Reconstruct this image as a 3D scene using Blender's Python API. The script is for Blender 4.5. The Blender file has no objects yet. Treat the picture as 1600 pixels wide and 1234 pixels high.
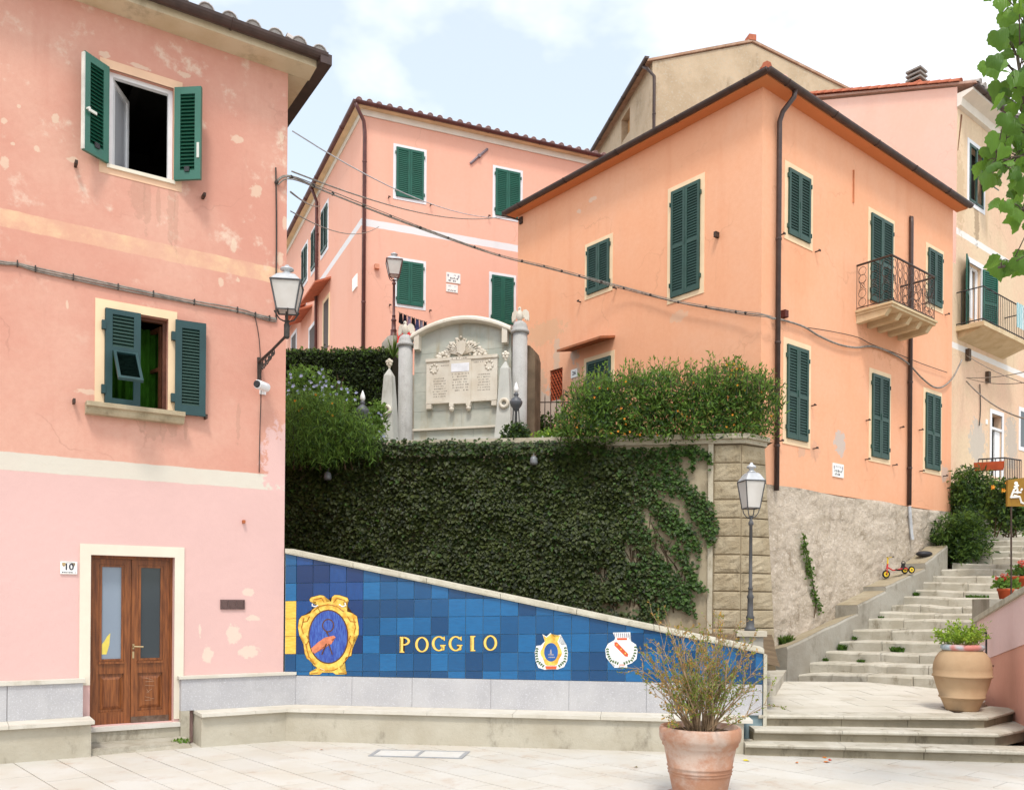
import bpy, bmesh, math, random
from mathutils import Vector, Matrix
random.seed(7)
R = math.radians
scene = bpy.context.scene
col = scene.collection

# ---------------------------------------------------------------- camera
FPX, CXP, HYP, ROLL, EYE = 1353.0, 800.0, 939.4, 0.008, 1.75
cr, sr = math.cos(ROLL), math.sin(ROLL)
cam = bpy.data.cameras.new('camera')
cam.sensor_width = 36.0
cam.lens = FPX * 36.0 / 1600.0
cam.shift_y = (HYP - 617.0) / 1600.0
cam.clip_start = 0.1
cam.clip_end = 2000
camo = bpy.data.objects.new('camera', cam)
col.objects.link(camo)
camo.matrix_world = Matrix(((cr, -sr, 0, 0), (0, 0, -1, 0), (sr, cr, 0, EYE), (0, 0, 0, 1)))
scene.camera = camo

# ---------------------------------------------------------------- sky, sun, exposure
SUN_AZ, SUN_EL = 182.0, 60.0           # degrees clockwise from +Y: behind the camera, a little to its right
wd = bpy.data.worlds.new('World')
scene.world = wd
wd.use_nodes = True
wn = wd.node_tree
wn.nodes.clear()
w_out = wn.nodes.new('ShaderNodeOutputWorld')
w_bg = wn.nodes.new('ShaderNodeBackground')
w_bg.inputs['Strength'].default_value = 0.12
w_sky = wn.nodes.new('ShaderNodeTexSky')
w_sky.sky_type = 'NISHITA'
w_sky.sun_disc = False
w_sky.sun_elevation = R(SUN_EL)
w_sky.sun_rotation = R(SUN_AZ)
w_sky.air_density = 1.2
w_sky.dust_density = 2.5
w_sky.ozone_density = 2.0
w_tc = wn.nodes.new('ShaderNodeTexCoord')
w_map = wn.nodes.new('ShaderNodeMapping')
w_map.inputs['Scale'].default_value = (1.0, 1.0, 1.9)
w_map.inputs['Location'].default_value = (3.1, 5.2, 0.7)
w_noise = wn.nodes.new('ShaderNodeTexNoise')
w_noise.inputs['Scale'].default_value = 1.9
w_noise.inputs['Detail'].default_value = 6.0
w_noise.inputs['Roughness'].default_value = 0.55
w_ramp = wn.nodes.new('ShaderNodeValToRGB')
w_ramp.color_ramp.elements[0].position = 0.42
w_ramp.color_ramp.elements[0].color = (0.34, 0.34, 0.34, 1)
w_ramp.color_ramp.elements[1].position = 0.62
w_ramp.color_ramp.elements[1].color = (1, 1, 1, 1)
w_mix = wn.nodes.new('ShaderNodeMix')
w_mix.data_type = 'RGBA'
w_mix.inputs['B'].default_value = (8.9, 8.7, 8.8, 1)
wn.links.new(w_tc.outputs['Generated'], w_map.inputs['Vector'])
wn.links.new(w_map.outputs['Vector'], w_noise.inputs['Vector'])
wn.links.new(w_noise.outputs['Fac'], w_ramp.inputs['Fac'])
wn.links.new(w_ramp.outputs['Color'], w_mix.inputs['Factor'])
w_tint = wn.nodes.new('ShaderNodeMix')
w_tint.data_type = 'RGBA'
w_tint.blend_type = 'MULTIPLY'
w_tint.inputs['Factor'].default_value = 1.0
w_tint.inputs['B'].default_value = (1.19, 1.34, 1.23, 1)
wn.links.new(w_sky.outputs['Color'], w_tint.inputs['A'])
wn.links.new(w_tint.outputs['Result'], w_mix.inputs['A'])
wn.links.new(w_mix.outputs['Result'], w_bg.inputs['Color'])
wn.links.new(w_bg.outputs['Background'], w_out.inputs['Surface'])

sun = bpy.data.lights.new('sun', 'SUN')
sun.energy = 1.5
sun.angle = R(10)
sun.color = (1.0, 0.94, 0.86)
suno = bpy.data.objects.new('sun', sun)
col.objects.link(suno)
sd = Vector((math.sin(R(SUN_AZ)) * math.cos(R(SUN_EL)), math.cos(R(SUN_AZ)) * math.cos(R(SUN_EL)), math.sin(R(SUN_EL))))
suno.rotation_euler = sd.to_track_quat('Z', 'Y').to_euler()
suno.location = (0, -10, 30)

vs = scene.view_settings
vs.view_transform = 'Standard'
vs.look = 'None'
vs.gamma = 1.0
vs.use_curve_mapping = False
vs.exposure = 0.70

# ---------------------------------------------------------------- photo geometry helpers
def ray(px, py):
    X, Y = px - CXP, py - HYP
    return Vector(((X * cr + Y * sr) / FPX, 1.0, -(-X * sr + Y * cr) / FPX))

def at(px, py, depth):
    d = ray(px, py)
    return Vector((d.x * depth, depth, EYE + d.z * depth))

def ground_at(px, py, z=0.0):
    d = ray(px, py)
    t = (z - EYE) / d.z
    return Vector((d.x * t, t, z))

class Frame:
    """vertical plane: s runs to the right as seen from the square, y into the wall, z up"""
    def __init__(self, p, az):
        self.p = Vector((p[0], p[1], 0.0))
        a = R(az)
        self.ex = Vector((math.sin(a), math.cos(a), 0))
        self.ey = Vector((-math.cos(a), math.sin(a), 0))
    def P(self, s, y=0.0, z=0.0):
        return self.p + self.ex * s + self.ey * y + Vector((0, 0, z))
    def moved(self, s, y=0.0, z=0.0):
        f = Frame((0, 0), 0)
        f.p, f.ex, f.ey = self.P(s, y, z), self.ex.copy(), self.ey.copy()
        return f
    def hit(self, px, py, y=0.0):
        d = ray(px, py)
        o = Vector((0, 0, EYE))
        q = self.p + self.ey * y
        t = (q - o).dot(self.ey) / d.dot(self.ey)
        w = o + d * t
        return (w - self.p).dot(self.ex), w.z - self.p.z
    def W(self, px, py, y=0.0):
        s, z = self.hit(px, py, y)
        return self.P(s, y, z)
    def rect(self, x0, x1, yt, yb, y=0.0):
        ym, xm = (yt + yb) / 2, (x0 + x1) / 2
        return self.hit(x0, ym, y)[0], self.hit(x1, ym, y)[0], self.hit(xm, yb, y)[1], self.hit(xm, yt, y)[1]
    def matrix(self, s=0, y=0, z=0):
        p = self.P(s, y, z)
        return Matrix(((self.ex.x, self.ey.x, 0, p.x), (self.ex.y, self.ey.y, 0, p.y), (0, 0, 1, p.z), (0, 0, 0, 1)))

# ---------------------------------------------------------------- mesh helpers
class MB:
    def __init__(self):
        self.v, self.f = [], []
    def add(self, vs_, fs_):
        n = len(self.v)
        self.v += [tuple(v) for v in vs_]
        self.f += [tuple(i + n for i in f) for f in fs_]
        return self
    def box(self, fr, x0, x1, y0, y1, z0, z1):
        q = [fr.P(x, y, z) for z in (z0, z1) for y in (y0, y1) for x in (x0, x1)]
        return self.add(q, [(0, 2, 3, 1), (4, 5, 7, 6), (0, 1, 5, 4), (2, 6, 7, 3), (0, 4, 6, 2), (1, 3, 7, 5)])
    def rough_box(self, fr, x0, x1, y0, y1, z0, z1, j=0.01, c=0.015):
        """box with a chamfered front top edge and slightly uneven corners"""
        rr = lambda: random.uniform(-j, j)
        prof = [(y0, z0), (y0, z1 - c), (y0 + c, z1), (y1, z1), (y1, z0)]
        a = [fr.P(x0 + rr() * .5, y + rr(), z + rr() * .6) for y, z in prof]
        b = [fr.P(x1 + rr() * .5, y + rr(), z + rr() * .6) for y, z in prof]
        m = [fr.P((x0 + x1) / 2 + rr(), y + rr(), z + rr() * .6) for y, z in prof]
        fs = []
        for k in range(5):
            l = (k + 1) % 5
            fs += [(k, l, 5 + l, 5 + k), (5 + k, 5 + l, 10 + l, 10 + k)]
        fs += [(4, 3, 2, 1, 0), (10, 11, 12, 13, 14)]
        return self.add(a + m + b, fs)
    def quad(self, *p):
        return self.add(p, [tuple(range(len(p)))])
    def prism(self, pts, vec):
        n = len(pts)
        vec = Vector(vec)
        a = [Vector(p) for p in pts]
        return self.add(a + [p + vec for p in a],
                        [tuple(range(n))[::-1], tuple(range(n, 2 * n))] + [(i, (i + 1) % n, n + (i + 1) % n, n + i) for i in range(n)])
    def tube(self, pts, r, n=6, cap=True):
        pts = [Vector(p) for p in pts]
        rs = r if isinstance(r, (list, tuple)) else [r] * len(pts)
        rings = []
        up = None
        for i, p in enumerate(pts):
            t = (pts[min(i + 1, len(pts) - 1)] - pts[max(i - 1, 0)])
            if t.length < 1e-9:
                t = Vector((0, 0, 1))
            t.normalize()
            if up is None:
                up = Vector((0, 0, 1)) if abs(t.z) < 0.9 else Vector((1, 0, 0))
            a = t.cross(up)
            if a.length < 1e-4:
                a = t.cross(Vector((0.3, 1, 0.2)))
            a.normalize()
            b = a.cross(t)
            up = b
            rings.append([p + (a * math.cos(2 * math.pi * k / n) + b * math.sin(2 * math.pi * k / n)) * rs[i] for k in range(n)])
        vv = [q for rg in rings for q in rg]
        ff = []
        for i in range(len(pts) - 1):
            for k in range(n):
                l = (k + 1) % n
                ff.append((i * n + k, i * n + l, (i + 1) * n + l, (i + 1) * n + k))
        if cap:
            ff.append(tuple(range(n))[::-1])
            ff.append(tuple(range((len(pts) - 1) * n, len(pts) * n)))
        return self.add(vv, ff)
    def lathe(self, c, prof, n=16, rot=0.0, wob=0.0):
        c = Vector(c)
        vv, ff = [], []
        for i, (r, z) in enumerate(prof):
            for k in range(n):
                a = rot + 2 * math.pi * k / n
                rr = r * (1 + wob * math.sin(3 * a + i))
                vv.append(c + Vector((rr * math.cos(a), rr * math.sin(a), z)))
        for i in range(len(prof) - 1):
            for k in range(n):
                l = (k + 1) % n
                ff.append((i * n + k, i * n + l, (i + 1) * n + l, (i + 1) * n + k))
        ff.append(tuple(range(n))[::-1])
        ff.append(tuple(range((len(prof) - 1) * n, len(prof) * n)))
        return self.add(vv, ff)
    def torus(self, fr, s, y, z, Rr, r, n=20, m=8, sx=1.0, a0=0.0, a1=2 * math.pi):
        """ring standing in the plane of fr"""
        full = abs(a1 - a0 - 2 * math.pi) < 1e-6
        cnt = n if full else n + 1
        vv, ff = [], []
        for i in range(cnt):
            a = a0 + (a1 - a0) * i / n
            for k in range(m):
                b = 2 * math.pi * k / m
                q = Rr + r * math.cos(b)
                vv.append(fr.P(s + q * sx * math.cos(a), y + r * math.sin(b), z + q * math.sin(a)))
        for i in range(n):
            j = (i + 1) % cnt
            for k in range(m):
                l = (k + 1) % m
                ff.append((i * m + k, j * m + k, j * m + l, i * m + l))
        return self.add(vv, ff)
    def ball(self, c, r, n=10, m=7, sc=(1, 1, 1)):
        prof = [(max(1e-4, math.sin(math.pi * i / m)) * 1.0, -math.cos(math.pi * i / m)) for i in range(m + 1)]
        c = Vector(c)
        vv, ff = [], []
        for q, z in prof:
            for k in range(n):
                a = 2 * math.pi * k / n
                vv.append(c + Vector((q * math.cos(a) * sc[0] * r, q * math.sin(a) * sc[1] * r, z * sc[2] * r)))
        for i in range(m):
            for k in range(n):
                l = (k + 1) % n
                ff.append((i * n + k, i * n + l, (i + 1) * n + l, (i + 1) * n + k))
        return self.add(vv, ff)
    def build(self, name, mat, parent=None, smooth=False, kind=None, label=None):
        base = root_loc(parent)
        me = bpy.data.meshes.new(name)
        me.from_pydata([(v[0] - base.x, v[1] - base.y, v[2] - base.z) for v in self.v], [], self.f)
        me.validate()
        if mat is not None:
            me.materials.append(mat)
        if smooth:
            me.polygons.foreach_set('use_smooth', [True] * len(me.polygons))
        me.update()
        o = bpy.data.objects.new(name, me)
        col.objects.link(o)
        if parent is not None:
            o.parent = parent
        if kind:
            o['kind'] = kind
        if label:
            o['label'] = label
        return o

def root_loc(o):
    if o is None:
        return Vector((0, 0, 0))
    while o.parent is not None:
        o = o.parent
    return Vector(o.location)

def thing(name, label, cat, loc, group=None):
    o = bpy.data.objects.new(name, None)
    o.empty_display_size = 0.2
    col.objects.link(o)
    o.location = Vector(loc)
    o['label'] = label
    o['category'] = cat
    if group:
        o['group'] = group
    return o

def tag(o, label, cat, group=None):
    o['label'] = label
    o['category'] = cat
    if group:
        o['group'] = group
    return o

def structure(o):
    o['kind'] = 'structure'
    return o

def inst(name, me, mw, parent):
    """an object sharing mesh data, placed by a world matrix"""
    o = bpy.data.objects.new(name, me)
    col.objects.link(o)
    o.parent = parent
    b = root_loc(parent)
    o.matrix_local = Matrix.Translation(-b) @ mw
    return o

def mesh_only(mb, name, mat, smooth=False):
    me = bpy.data.meshes.new(name)
    me.from_pydata(mb.v, [], mb.f)
    me.materials.append(mat)
    if smooth:
        me.polygons.foreach_set('use_smooth', [True] * len(me.polygons))
    me.update()
    return me

def place_new_origin(o, loc):
    """move a one-mesh thing's origin to its base"""
    loc = Vector(loc)
    o.data.transform(Matrix.Translation(-loc))
    o.location = loc
    return o

UNIT = Frame((0, 0), 90)

# ---------------------------------------------------------------- materials
def lin(c):
    return tuple(((x / 255.0) / 12.92 if x / 255.0 <= 0.04045 else ((x / 255.0 + 0.055) / 1.055) ** 2.4) for x in c)

def S(r, g, b, k=0.8):
    """surface colour seen as this sRGB value in full light -> base colour"""
    return tuple(min(0.85, x * k) for x in lin((r, g, b)))

class Mat:
    def __init__(self, name, rough=0.85, spec=0.25):
        self.m = bpy.data.materials.new(name)
        self.m.use_nodes = True
        self.nt = self.m.node_tree
        self.b = self.nt.nodes['Principled BSDF']
        self.b.inputs['Roughness'].default_value = rough
        self.b.inputs['Specular IOR Level'].default_value = spec
        self.pos = None
    def n(self, t, **k):
        nd = self.nt.nodes.new(t)
        for a, v in k.items():
            setattr(nd, a, v)
        return nd
    def l(self, a, b):
        self.nt.links.new(a, b)
    def P(self):
        if self.pos is None:
            self.pos = self.n('ShaderNodeNewGeometry').outputs['Position']
        return self.pos
    def scaled(self, sc):
        m = self.n('ShaderNodeVectorMath', operation='MULTIPLY')
        self.l(self.P(), m.inputs[0])
        m.inputs[1].default_value = sc
        return m.outputs[0]
    def noise(self, scale, detail=4, rough=0.55, sc=None):
        t = self.n('ShaderNodeTexNoise')
        t.inputs['Scale'].default_value = scale
        t.inputs['Detail'].default_value = detail
        t.inputs['Roughness'].default_value = rough
        self.l(self.scaled(sc) if sc else self.P(), t.inputs['Vector'])
        return t.outputs['Fac']
    def ramp(self, x, p0, p1, v0=0.0, v1=1.0):
        m = self.n('ShaderNodeMapRange')
        m.interpolation_type = 'SMOOTHSTEP'
        self.l(x, m.inputs['Value'])
        m.inputs['From Min'].default_value = p0
        m.inputs['From Max'].default_value = p1
        m.inputs['To Min'].default_value = v0
        m.inputs['To Max'].default_value = v1
        return m.outputs['Result']
    def mix(self, fac, a, b, mode='MIX'):
        m = self.n('ShaderNodeMix', data_type='RGBA', blend_type=mode)
        for key, v in (('Factor', fac), ('A', a), ('B', b)):
            s = m.inputs[key]
            if isinstance(v, (int, float)):
                s.default_value = v
            elif isinstance(v, tuple):
                s.default_value = (v[0], v[1], v[2], 1)
            else:
                self.l(v, s)
        return m.outputs['Result']
    def math(self, op, a, b=None):
        m = self.n('ShaderNodeMath', operation=op)
        for i, v in enumerate((a, b)):
            if v is None:
                continue
            if isinstance(v, (int, float)):
                m.inputs[i].default_value = v
            else:
                self.l(v, m.inputs[i])
        return m.outputs[0]
    def sep(self):
        s = self.n('ShaderNodeSeparateXYZ')
        self.l(self.P(), s.inputs[0])
        return s.outputs
    def bump(self, h, strength=0.3, dist=0.02):
        b = self.n('ShaderNodeBump')
        b.inputs['Strength'].default_value = strength
        b.inputs['Distance'].default_value = dist
        self.l(h, b.inputs['Height'])
        self.l(b.outputs['Normal'], self.b.inputs['Normal'])
    def rnd(self):
        return self.n('ShaderNodeNewGeometry').outputs['Random Per Island']
    def obrnd(self):
        return self.n('ShaderNodeObjectInfo').outputs['Random']
    def color(self, c):
        if isinstance(c, tuple):
            self.b.inputs['Base Color'].default_value = (c[0], c[1], c[2], 1)
        else:
            self.l(c, self.b.inputs['Base Color'])
        return self

def simple(name, c, rough=0.6, spec=0.3, var=0.12, scale=6.0, metal=0.0, bump=0.0):
    m = Mat(name, rough, spec)
    d = tuple(x * (1 - var) for x in c)
    e = tuple(min(0.9, x * (1 + var)) for x in c)
    m.color(m.mix(m.ramp(m.noise(scale, 5), 0.3, 0.7), d, e))
    m.b.inputs['Metallic'].default_value = metal
    if bump:
        m.bump(m.noise(scale * 6, 4), bump, 0.01)
    return m.m

def stucco(name, base, tint, streak, bands=(), patches=(), amt=0.7, sscale=1.0, bump=0.25, wear=None, rough=0.92, edge=0.012):
    """painted render: cloudy tone, rain streaks, flat painted bands, worn or toned patches with a shape of their own"""
    m = Mat(name, rough, 0.12)
    big = m.ramp(m.noise(0.7 * sscale, 6, 0.6), 0.35, 0.68)
    c = m.mix(m.math('MULTIPLY', big, amt), base, tint)
    st = m.ramp(m.noise(1.6 * sscale, 6, 0.62, (1.6, 1.6, 0.16)), 0.5, 0.78)
    c = m.mix(m.math('MULTIPLY', st, 0.55 * amt), c, streak)
    fine = m.ramp(m.noise(16.0 * sscale, 7, 0.7), 0.3, 0.72)
    c = m.mix(m.math('MULTIPLY', fine, 0.30 * amt), c, streak)
    dirt = m.ramp(m.noise(3.1, 8, 0.7, (2.2, 2.2, 0.22)), 0.58, 0.80)
    c = m.mix(m.math('MULTIPLY', dirt, 0.28 * amt), c, tuple(x * 0.62 for x in streak))
    # hairline cracks
    dn = m.n('ShaderNodeTexNoise')
    dn.inputs['Scale'].default_value = 2.2
    dn.inputs['Detail'].default_value = 6
    m.l(m.P(), dn.inputs['Vector'])
    dv = m.n('ShaderNodeVectorMath', operation='MULTIPLY_ADD')
    m.l(dn.outputs['Color'], dv.inputs[0])
    dv.inputs[1].default_value = (.7, .7, .7)
    m.l(m.P(), dv.inputs[2])
    vo = m.n('ShaderNodeTexVoronoi')
    vo.feature = 'DISTANCE_TO_EDGE'
    vo.inputs['Scale'].default_value = .55
    m.l(dv.outputs[0], vo.inputs['Vector'])
    ck = m.math('MULTIPLY', m.ramp(vo.outputs['Distance'], 0.0, 0.010, 1.0, 0.0), m.ramp(m.noise(.9, 3), 0.48, 0.62))
    c = m.mix(m.math('MULTIPLY', ck, 0.22), c, tuple(x * 0.5 for x in streak))
    z = m.sep()[2]
    wob = m.math('MULTIPLY', m.math('SUBTRACT', m.noise(5.0, 4), 0.5), edge * 2.5)
    zz = m.math('ADD', z, wob)
    for z0, z1, bc, wr in bands:
        k = m.math('MULTIPLY', m.ramp(zz, z0 - 0.006, z0 + 0.006), m.ramp(zz, z1 - 0.006, z1 + 0.006, 1.0, 0.0))
        if wr > 0:
            k = m.math('MULTIPLY', k, m.ramp(m.noise(2.6, 8, 0.7), 0.30, 0.62, 1.0, 1.0 - wr))
        bcol = m.mix(m.math('MULTIPLY', big, 0.5), bc, tuple(x * 0.9 for x in bc))
        c = m.mix(k, c, bcol)
    if wear:
        wcol, lo, hi, zlo, zhi = wear
        k = m.ramp(m.noise(2.3, 9, 0.68), lo, hi)
        k = m.math('MULTIPLY', k, m.ramp(z, zlo, zhi))
        c = m.mix(k, c, wcol)
    if patches:
        wv = m.n('ShaderNodeTexNoise')
        wv.inputs['Scale'].default_value = 7.5
        wv.inputs['Detail'].default_value = 8
        wv.inputs['Roughness'].default_value = 0.68
        m.l(m.P(), wv.inputs['Vector'])
        sh = m.n('ShaderNodeVectorMath', operation='MULTIPLY_ADD')
        m.l(wv.outputs['Color'], sh.inputs[0])
        for p, r, pc, strg in patches:
            rx, rz = (r, r) if isinstance(r, (int, float)) else r
            d = m.n('ShaderNodeVectorMath', operation='SUBTRACT')
            m.l(m.P(), d.inputs[0])
            d.inputs[1].default_value = p
            d2 = m.n('ShaderNodeVectorMath', operation='MULTIPLY')
            m.l(d.outputs[0], d2.inputs[0])
            d2.inputs[1].default_value = (1 / rx, 1 / rx, 1 / rz)
            w2 = m.n('ShaderNodeVectorMath', operation='MULTIPLY_ADD')
            m.l(wv.outputs['Color'], w2.inputs[0])
            w2.inputs[1].default_value = (2.6, 2.6, 2.6)
            m.l(d2.outputs[0], w2.inputs[2])
            w3 = m.n('ShaderNodeVectorMath', operation='SUBTRACT')
            m.l(w2.outputs[0], w3.inputs[0])
            w3.inputs[1].default_value = (1.3, 1.3, 1.3)
            ln = m.n('ShaderNodeVectorMath', operation='LENGTH')
            m.l(w3.outputs[0], ln.inputs[0])
            c = m.mix(m.ramp(ln.outputs['Value'], 0.78, 1.0, strg, 0.0), c, pc)
    m.color(c)
    h = m.math('ADD', m.noise(9, 5, 0.6), m.math('MULTIPLY', m.noise(70, 3), 0.25))
    m.bump(h, bump, 0.02)
    return m.m

def stone(name, c0, c1, dirt, scale=2.0, bump=0.35, rough=0.9, dirtamt=0.6, speck=None, perobj=0.0, bdist=0.02):
    m = Mat(name, rough, 0.2)
    c = m.mix(m.ramp(m.noise(scale, 7, 0.6), 0.32, 0.68), c0, c1)
    if perobj:
        c = m.mix(m.math('MULTIPLY', m.obrnd(), perobj), c, tuple(x * 0.72 for x in c0))
    k = m.math('MULTIPLY', m.ramp(m.noise(scale * 1.7, 8, 0.7, (1, 1, 0.5)), 0.52, 0.74), dirtamt)
    c = m.mix(k, c, dirt)
    if speck:
        c = m.mix(m.ramp(m.noise(speck[1], 2, 0.5), 0.56, 0.68, 0, 0.8), c, speck[0])
    m.color(c)
    m.bump(m.math('ADD', m.noise(scale * 9, 6, 0.65), m.math('MULTIPLY', m.noise(60, 3), 0.3)), bump, bdist)
    return m.m

def foliage(name, dark, light, rough=0.6, trans=0.25, third=None):
    m = Mat(name, rough, 0.3)
    r = m.rnd()
    c = m.mix(r, dark, light)
    if third:
        c = m.mix(m.ramp(m.noise(2.2, 3), 0.5, 0.7), c, third)
    m.color(c)
    tr = m.n('ShaderNodeBsdfTranslucent')
    m.l(m.mix(0.4, c, (0.35, 0.5, 0.08)), tr.inputs['Color'])
    ms = m.n('ShaderNodeMixShader')
    ms.inputs[0].default_value = trans
    out = m.nt.nodes['Material Output']
    m.l(m.b.outputs[0], ms.inputs[1])
    m.l(tr.outputs[0], ms.inputs[2])
    m.l(ms.outputs[0], out.inputs['Surface'])
    return m.m

def glassy(name, c, rough=0.08):
    m = Mat(name, rough, 0.6)
    m.color(c)
    return m.m

BROWN = simple('gutter_brown', (0.058, 0.034, 0.029), 0.45, 0.4, 0.2)
MAROON = simple('gutter_maroon', (0.105, 0.036, 0.033), 0.45, 0.4, 0.2)
IRON = simple('wrought_iron', (0.022, 0.022, 0.024), 0.55, 0.4, 0.3)
RUSTIRON = simple('rusty_iron', (0.055, 0.033, 0.025), 0.7, 0.3, 0.4, 20)
POSTGREY = simple('post_grey', (0.075, 0.075, 0.080), 0.5, 0.4, 0.2)
ZINC = simple('zinc_roof', (0.45, 0.46, 0.48), 0.4, 0.5, 0.15, 8, 0.3)
GREEN_D = simple('shutter_green', (0.022, 0.062, 0.048), 0.5, 0.4, 0.12, 3)
GREEN_M = simple('shutter_bright_green', (0.006, 0.086, 0.056), 0.45, 0.4, 0.1, 3)
GREEN_T = simple('shutter_teal', (0.016, 0.052, 0.056), 0.5, 0.4, 0.12, 3)
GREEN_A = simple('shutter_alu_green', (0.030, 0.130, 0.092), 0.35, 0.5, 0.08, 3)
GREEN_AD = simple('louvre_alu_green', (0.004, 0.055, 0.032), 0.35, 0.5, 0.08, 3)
GREEN_DD = simple('louvre_dark_green', (0.020, 0.052, 0.043), 0.55, 0.3, 0.1, 3)
BACK = simple('behind_louvres', (0.006, 0.009, 0.008), 0.9, 0.1)
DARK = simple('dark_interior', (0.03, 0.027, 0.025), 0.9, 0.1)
WHITE = simple('white_paint', (0.78, 0.78, 0.80), 0.6, 0.3, 0.04)
CREAM = simple('cream_trim', S(252, 222, 184), 0.85, 0.15, 0.05, 3)
OFFWHITE = simple('door_surround', S(240, 230, 212), 0.85, 0.15, 0.04, 3)
WHITETRIM = simple('white_trim', S(246, 246, 250), 0.8, 0.2, 0.03, 3)
CABLE = simple('cable_grey', (0.24, 0.215, 0.19), 0.7, 0.3, 0.3, 15)
CABLE_D = simple('cable_dark', (0.05, 0.042, 0.038), 0.7, 0.3, 0.3, 15)
TERRA = stone('terracotta_roof', S(226, 190, 172), S(206, 160, 140), S(170, 150, 140), 5, 0.3, perobj=0.4)
TERRA_G = stone('weathered_roof_tile', S(220, 214, 210), S(200, 190, 186), S(170, 140, 130), 5, 0.3, perobj=0.35)
TERRA_R = stone('red_roof_tile', S(214, 130, 100), S(190, 110, 85), S(150, 110, 95), 5, 0.3, perobj=0.6)
# ---------------------------------------------------------------- frames of the place
_pk = Frame((-3.22, 10.89), 57.24)              # face of the stone panels on the pink house
PH = Frame(tuple(_pk.P(0, 0.11)[:2]), 57.24)    # wall face of the pink house
PH_C = PH.hit(443, 1000)[0]                     # its right-hand corner
TW = Frame((-2.75, 11.17), 97.2)                # tiled wall face
IW = Frame((3.96, 14.9), 99.0)                  # retaining wall face, s = 0 at the corner
OC = (4.81, 16.0)                               # orange house corner
OR_ = Frame(OC, 50.7)
E0 = -.42                                       # the corner edge itself
OL = Frame(tuple(OR_.P(E0)[:2]), 140.7)
MC = (-4.17, 23.5)                              # corner of the pink house up the hill
MR = Frame(MC, 68.0)
ML = Frame(MC, 154.65)
RC = at(1493, 500, 23.5)
RB = Frame(RC[:2], 50.7)                        # beige house, street side
RG = Frame(RC[:2], 140.7)                       # its pink gable
SL = Frame((4.9, 15.36), 50.7)                  # stair side of the parapet
MO = Frame(at(715, 690, 17.4)[:2], 106.0)       # monument face

# ---------------------------------------------------------------- ground
ASPH = stone('square_bed', S(215, 208, 196, 0.5), S(200, 192, 178, 0.5), S(180, 168, 150, 0.5), 1.0)
g = MB().quad((-400, -400, -0.02), (400, -400, -0.02), (400, 400, -0.02), (-400, 400, -0.02)).build('ground', ASPH)
structure(g)
JOINT = simple('paving_joint', S(176, 156, 136, 0.6), 0.95, 0.1, 0.12, 4)
pv = MB().quad((-14, -2, -0.008), (16, -2, -0.008), (16, 15.5, -0.008), (-14, 15.5, -0.008)).build('square_paving', JOINT)
structure(pv)
SLABM = stone('pale_paving_slab', S(240, 236, 228, 0.62), S(232, 224, 210, 0.62), S(214, 184, 158, 0.58), 1.3, 0.15, 0.8, 0.6, perobj=0.22)
fp = Frame((0.0, 9.0), 138.0)
random.seed(3)
sl_w, sl_l = 0.40, 0.80
slab_meshes = []
for q in range(6):
    mb = MB()
    j = lambda: random.uniform(-0.003, 0.003)
    prof = [(-sl_l / 2 + .005, -sl_w / 2 + .005), (sl_l / 2 - .005, -sl_w / 2 + .005), (sl_l / 2 - .005, sl_w / 2 - .005), (-sl_l / 2 + .005, sl_w / 2 - .005)]
    prof = [(a + j(), b + j()) for a, b in prof]
    mb.add([(a, b, -0.03) for a, b in prof] + [(a, b, -0.002) for a, b in prof] + [(a * .995, b * .992, 0.0) for a, b in prof],
           [(0, 1, 5, 4), (1, 2, 6, 5), (2, 3, 7, 6), (3, 0, 4, 7), (4, 5, 9, 8), (5, 6, 10, 9), (6, 7, 11, 10), (7, 4, 8, 11), (8, 9, 10, 11)])
    slab_meshes.append(mesh_only(mb, 'paving_slab', SLABM))
cnt = 0
cands = []
for i in range(-40, 41):
    for k in range(-22, 23):
        s = k * sl_l + (0.4 if i % 2 else 0.0)
        p = fp.P(s, i * sl_w, 0)
        if -12 < p.x < 12 and 2.5 < p.y < 12.5:
            d = abs(p.x) / p.y
            if d < 0.75 and p.y > 7.2 and not (p.y > 11.6):
                cands.append((p.y, p.x, s, i * sl_w))
cands.sort()
for (yy, xx, s, t) in cands[:300]:
    mw = fp.matrix(s, t, random.uniform(-0.001, 0.0015)) @ Matrix.Rotation(random.uniform(-.003, .003), 4, 'X')
    inst('paving_slab', random.choice(slab_meshes), mw, pv)
    cnt += 1
# the square goes on behind the camera: one sheet
mb = MB()
mb.quad((-14, -2, -0.003), (16, -2, -0.003), (16, 7.0, -0.003), (-14, 7.0, -0.003))
structure(mb.build('square_near_paving', SLABM))

# steel framed drain cover set in the paving
a = ground_at(590, 1171)
b = ground_at(735, 1174)
c = ground_at(722, 1185)
d = ground_at(575, 1181)
t = thing('drain_cover', 'flat pale double drain cover with grey metal frame in paving before the bench', 'drain cover', (a + c) / 2)
t.location.z = 0.0
def lerp(p, q, k):
    return p + (q - p) * k
def quadgrid(u, v, z):
    p = lerp(lerp(a, b, u), lerp(d, c, u), v)
    return Vector((p.x, p.y, z))
DRAINF = simple('drain_frame', (0.30, 0.31, 0.33), 0.4, 0.5, 0.1)
DRAINP = stone('drain_panel', S(240, 238, 234, 0.66), S(232, 228, 220, 0.66), S(214, 206, 196, 0.6), 2)
for (u0, u1, v0, v1) in ((0, 1, 0, .08), (0, 1, .92, 1), (0, .045, .08, .92), (.955, 1, .08, .92), (.48, .52, .08, .92)):
    MB().prism([quadgrid(u0, v0, .001), quadgrid(u1, v0, .001), quadgrid(u1, v1, .001), quadgrid(u0, v1, .001)], (0, 0, .007)).build('frame_bar', DRAINF, t)
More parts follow.
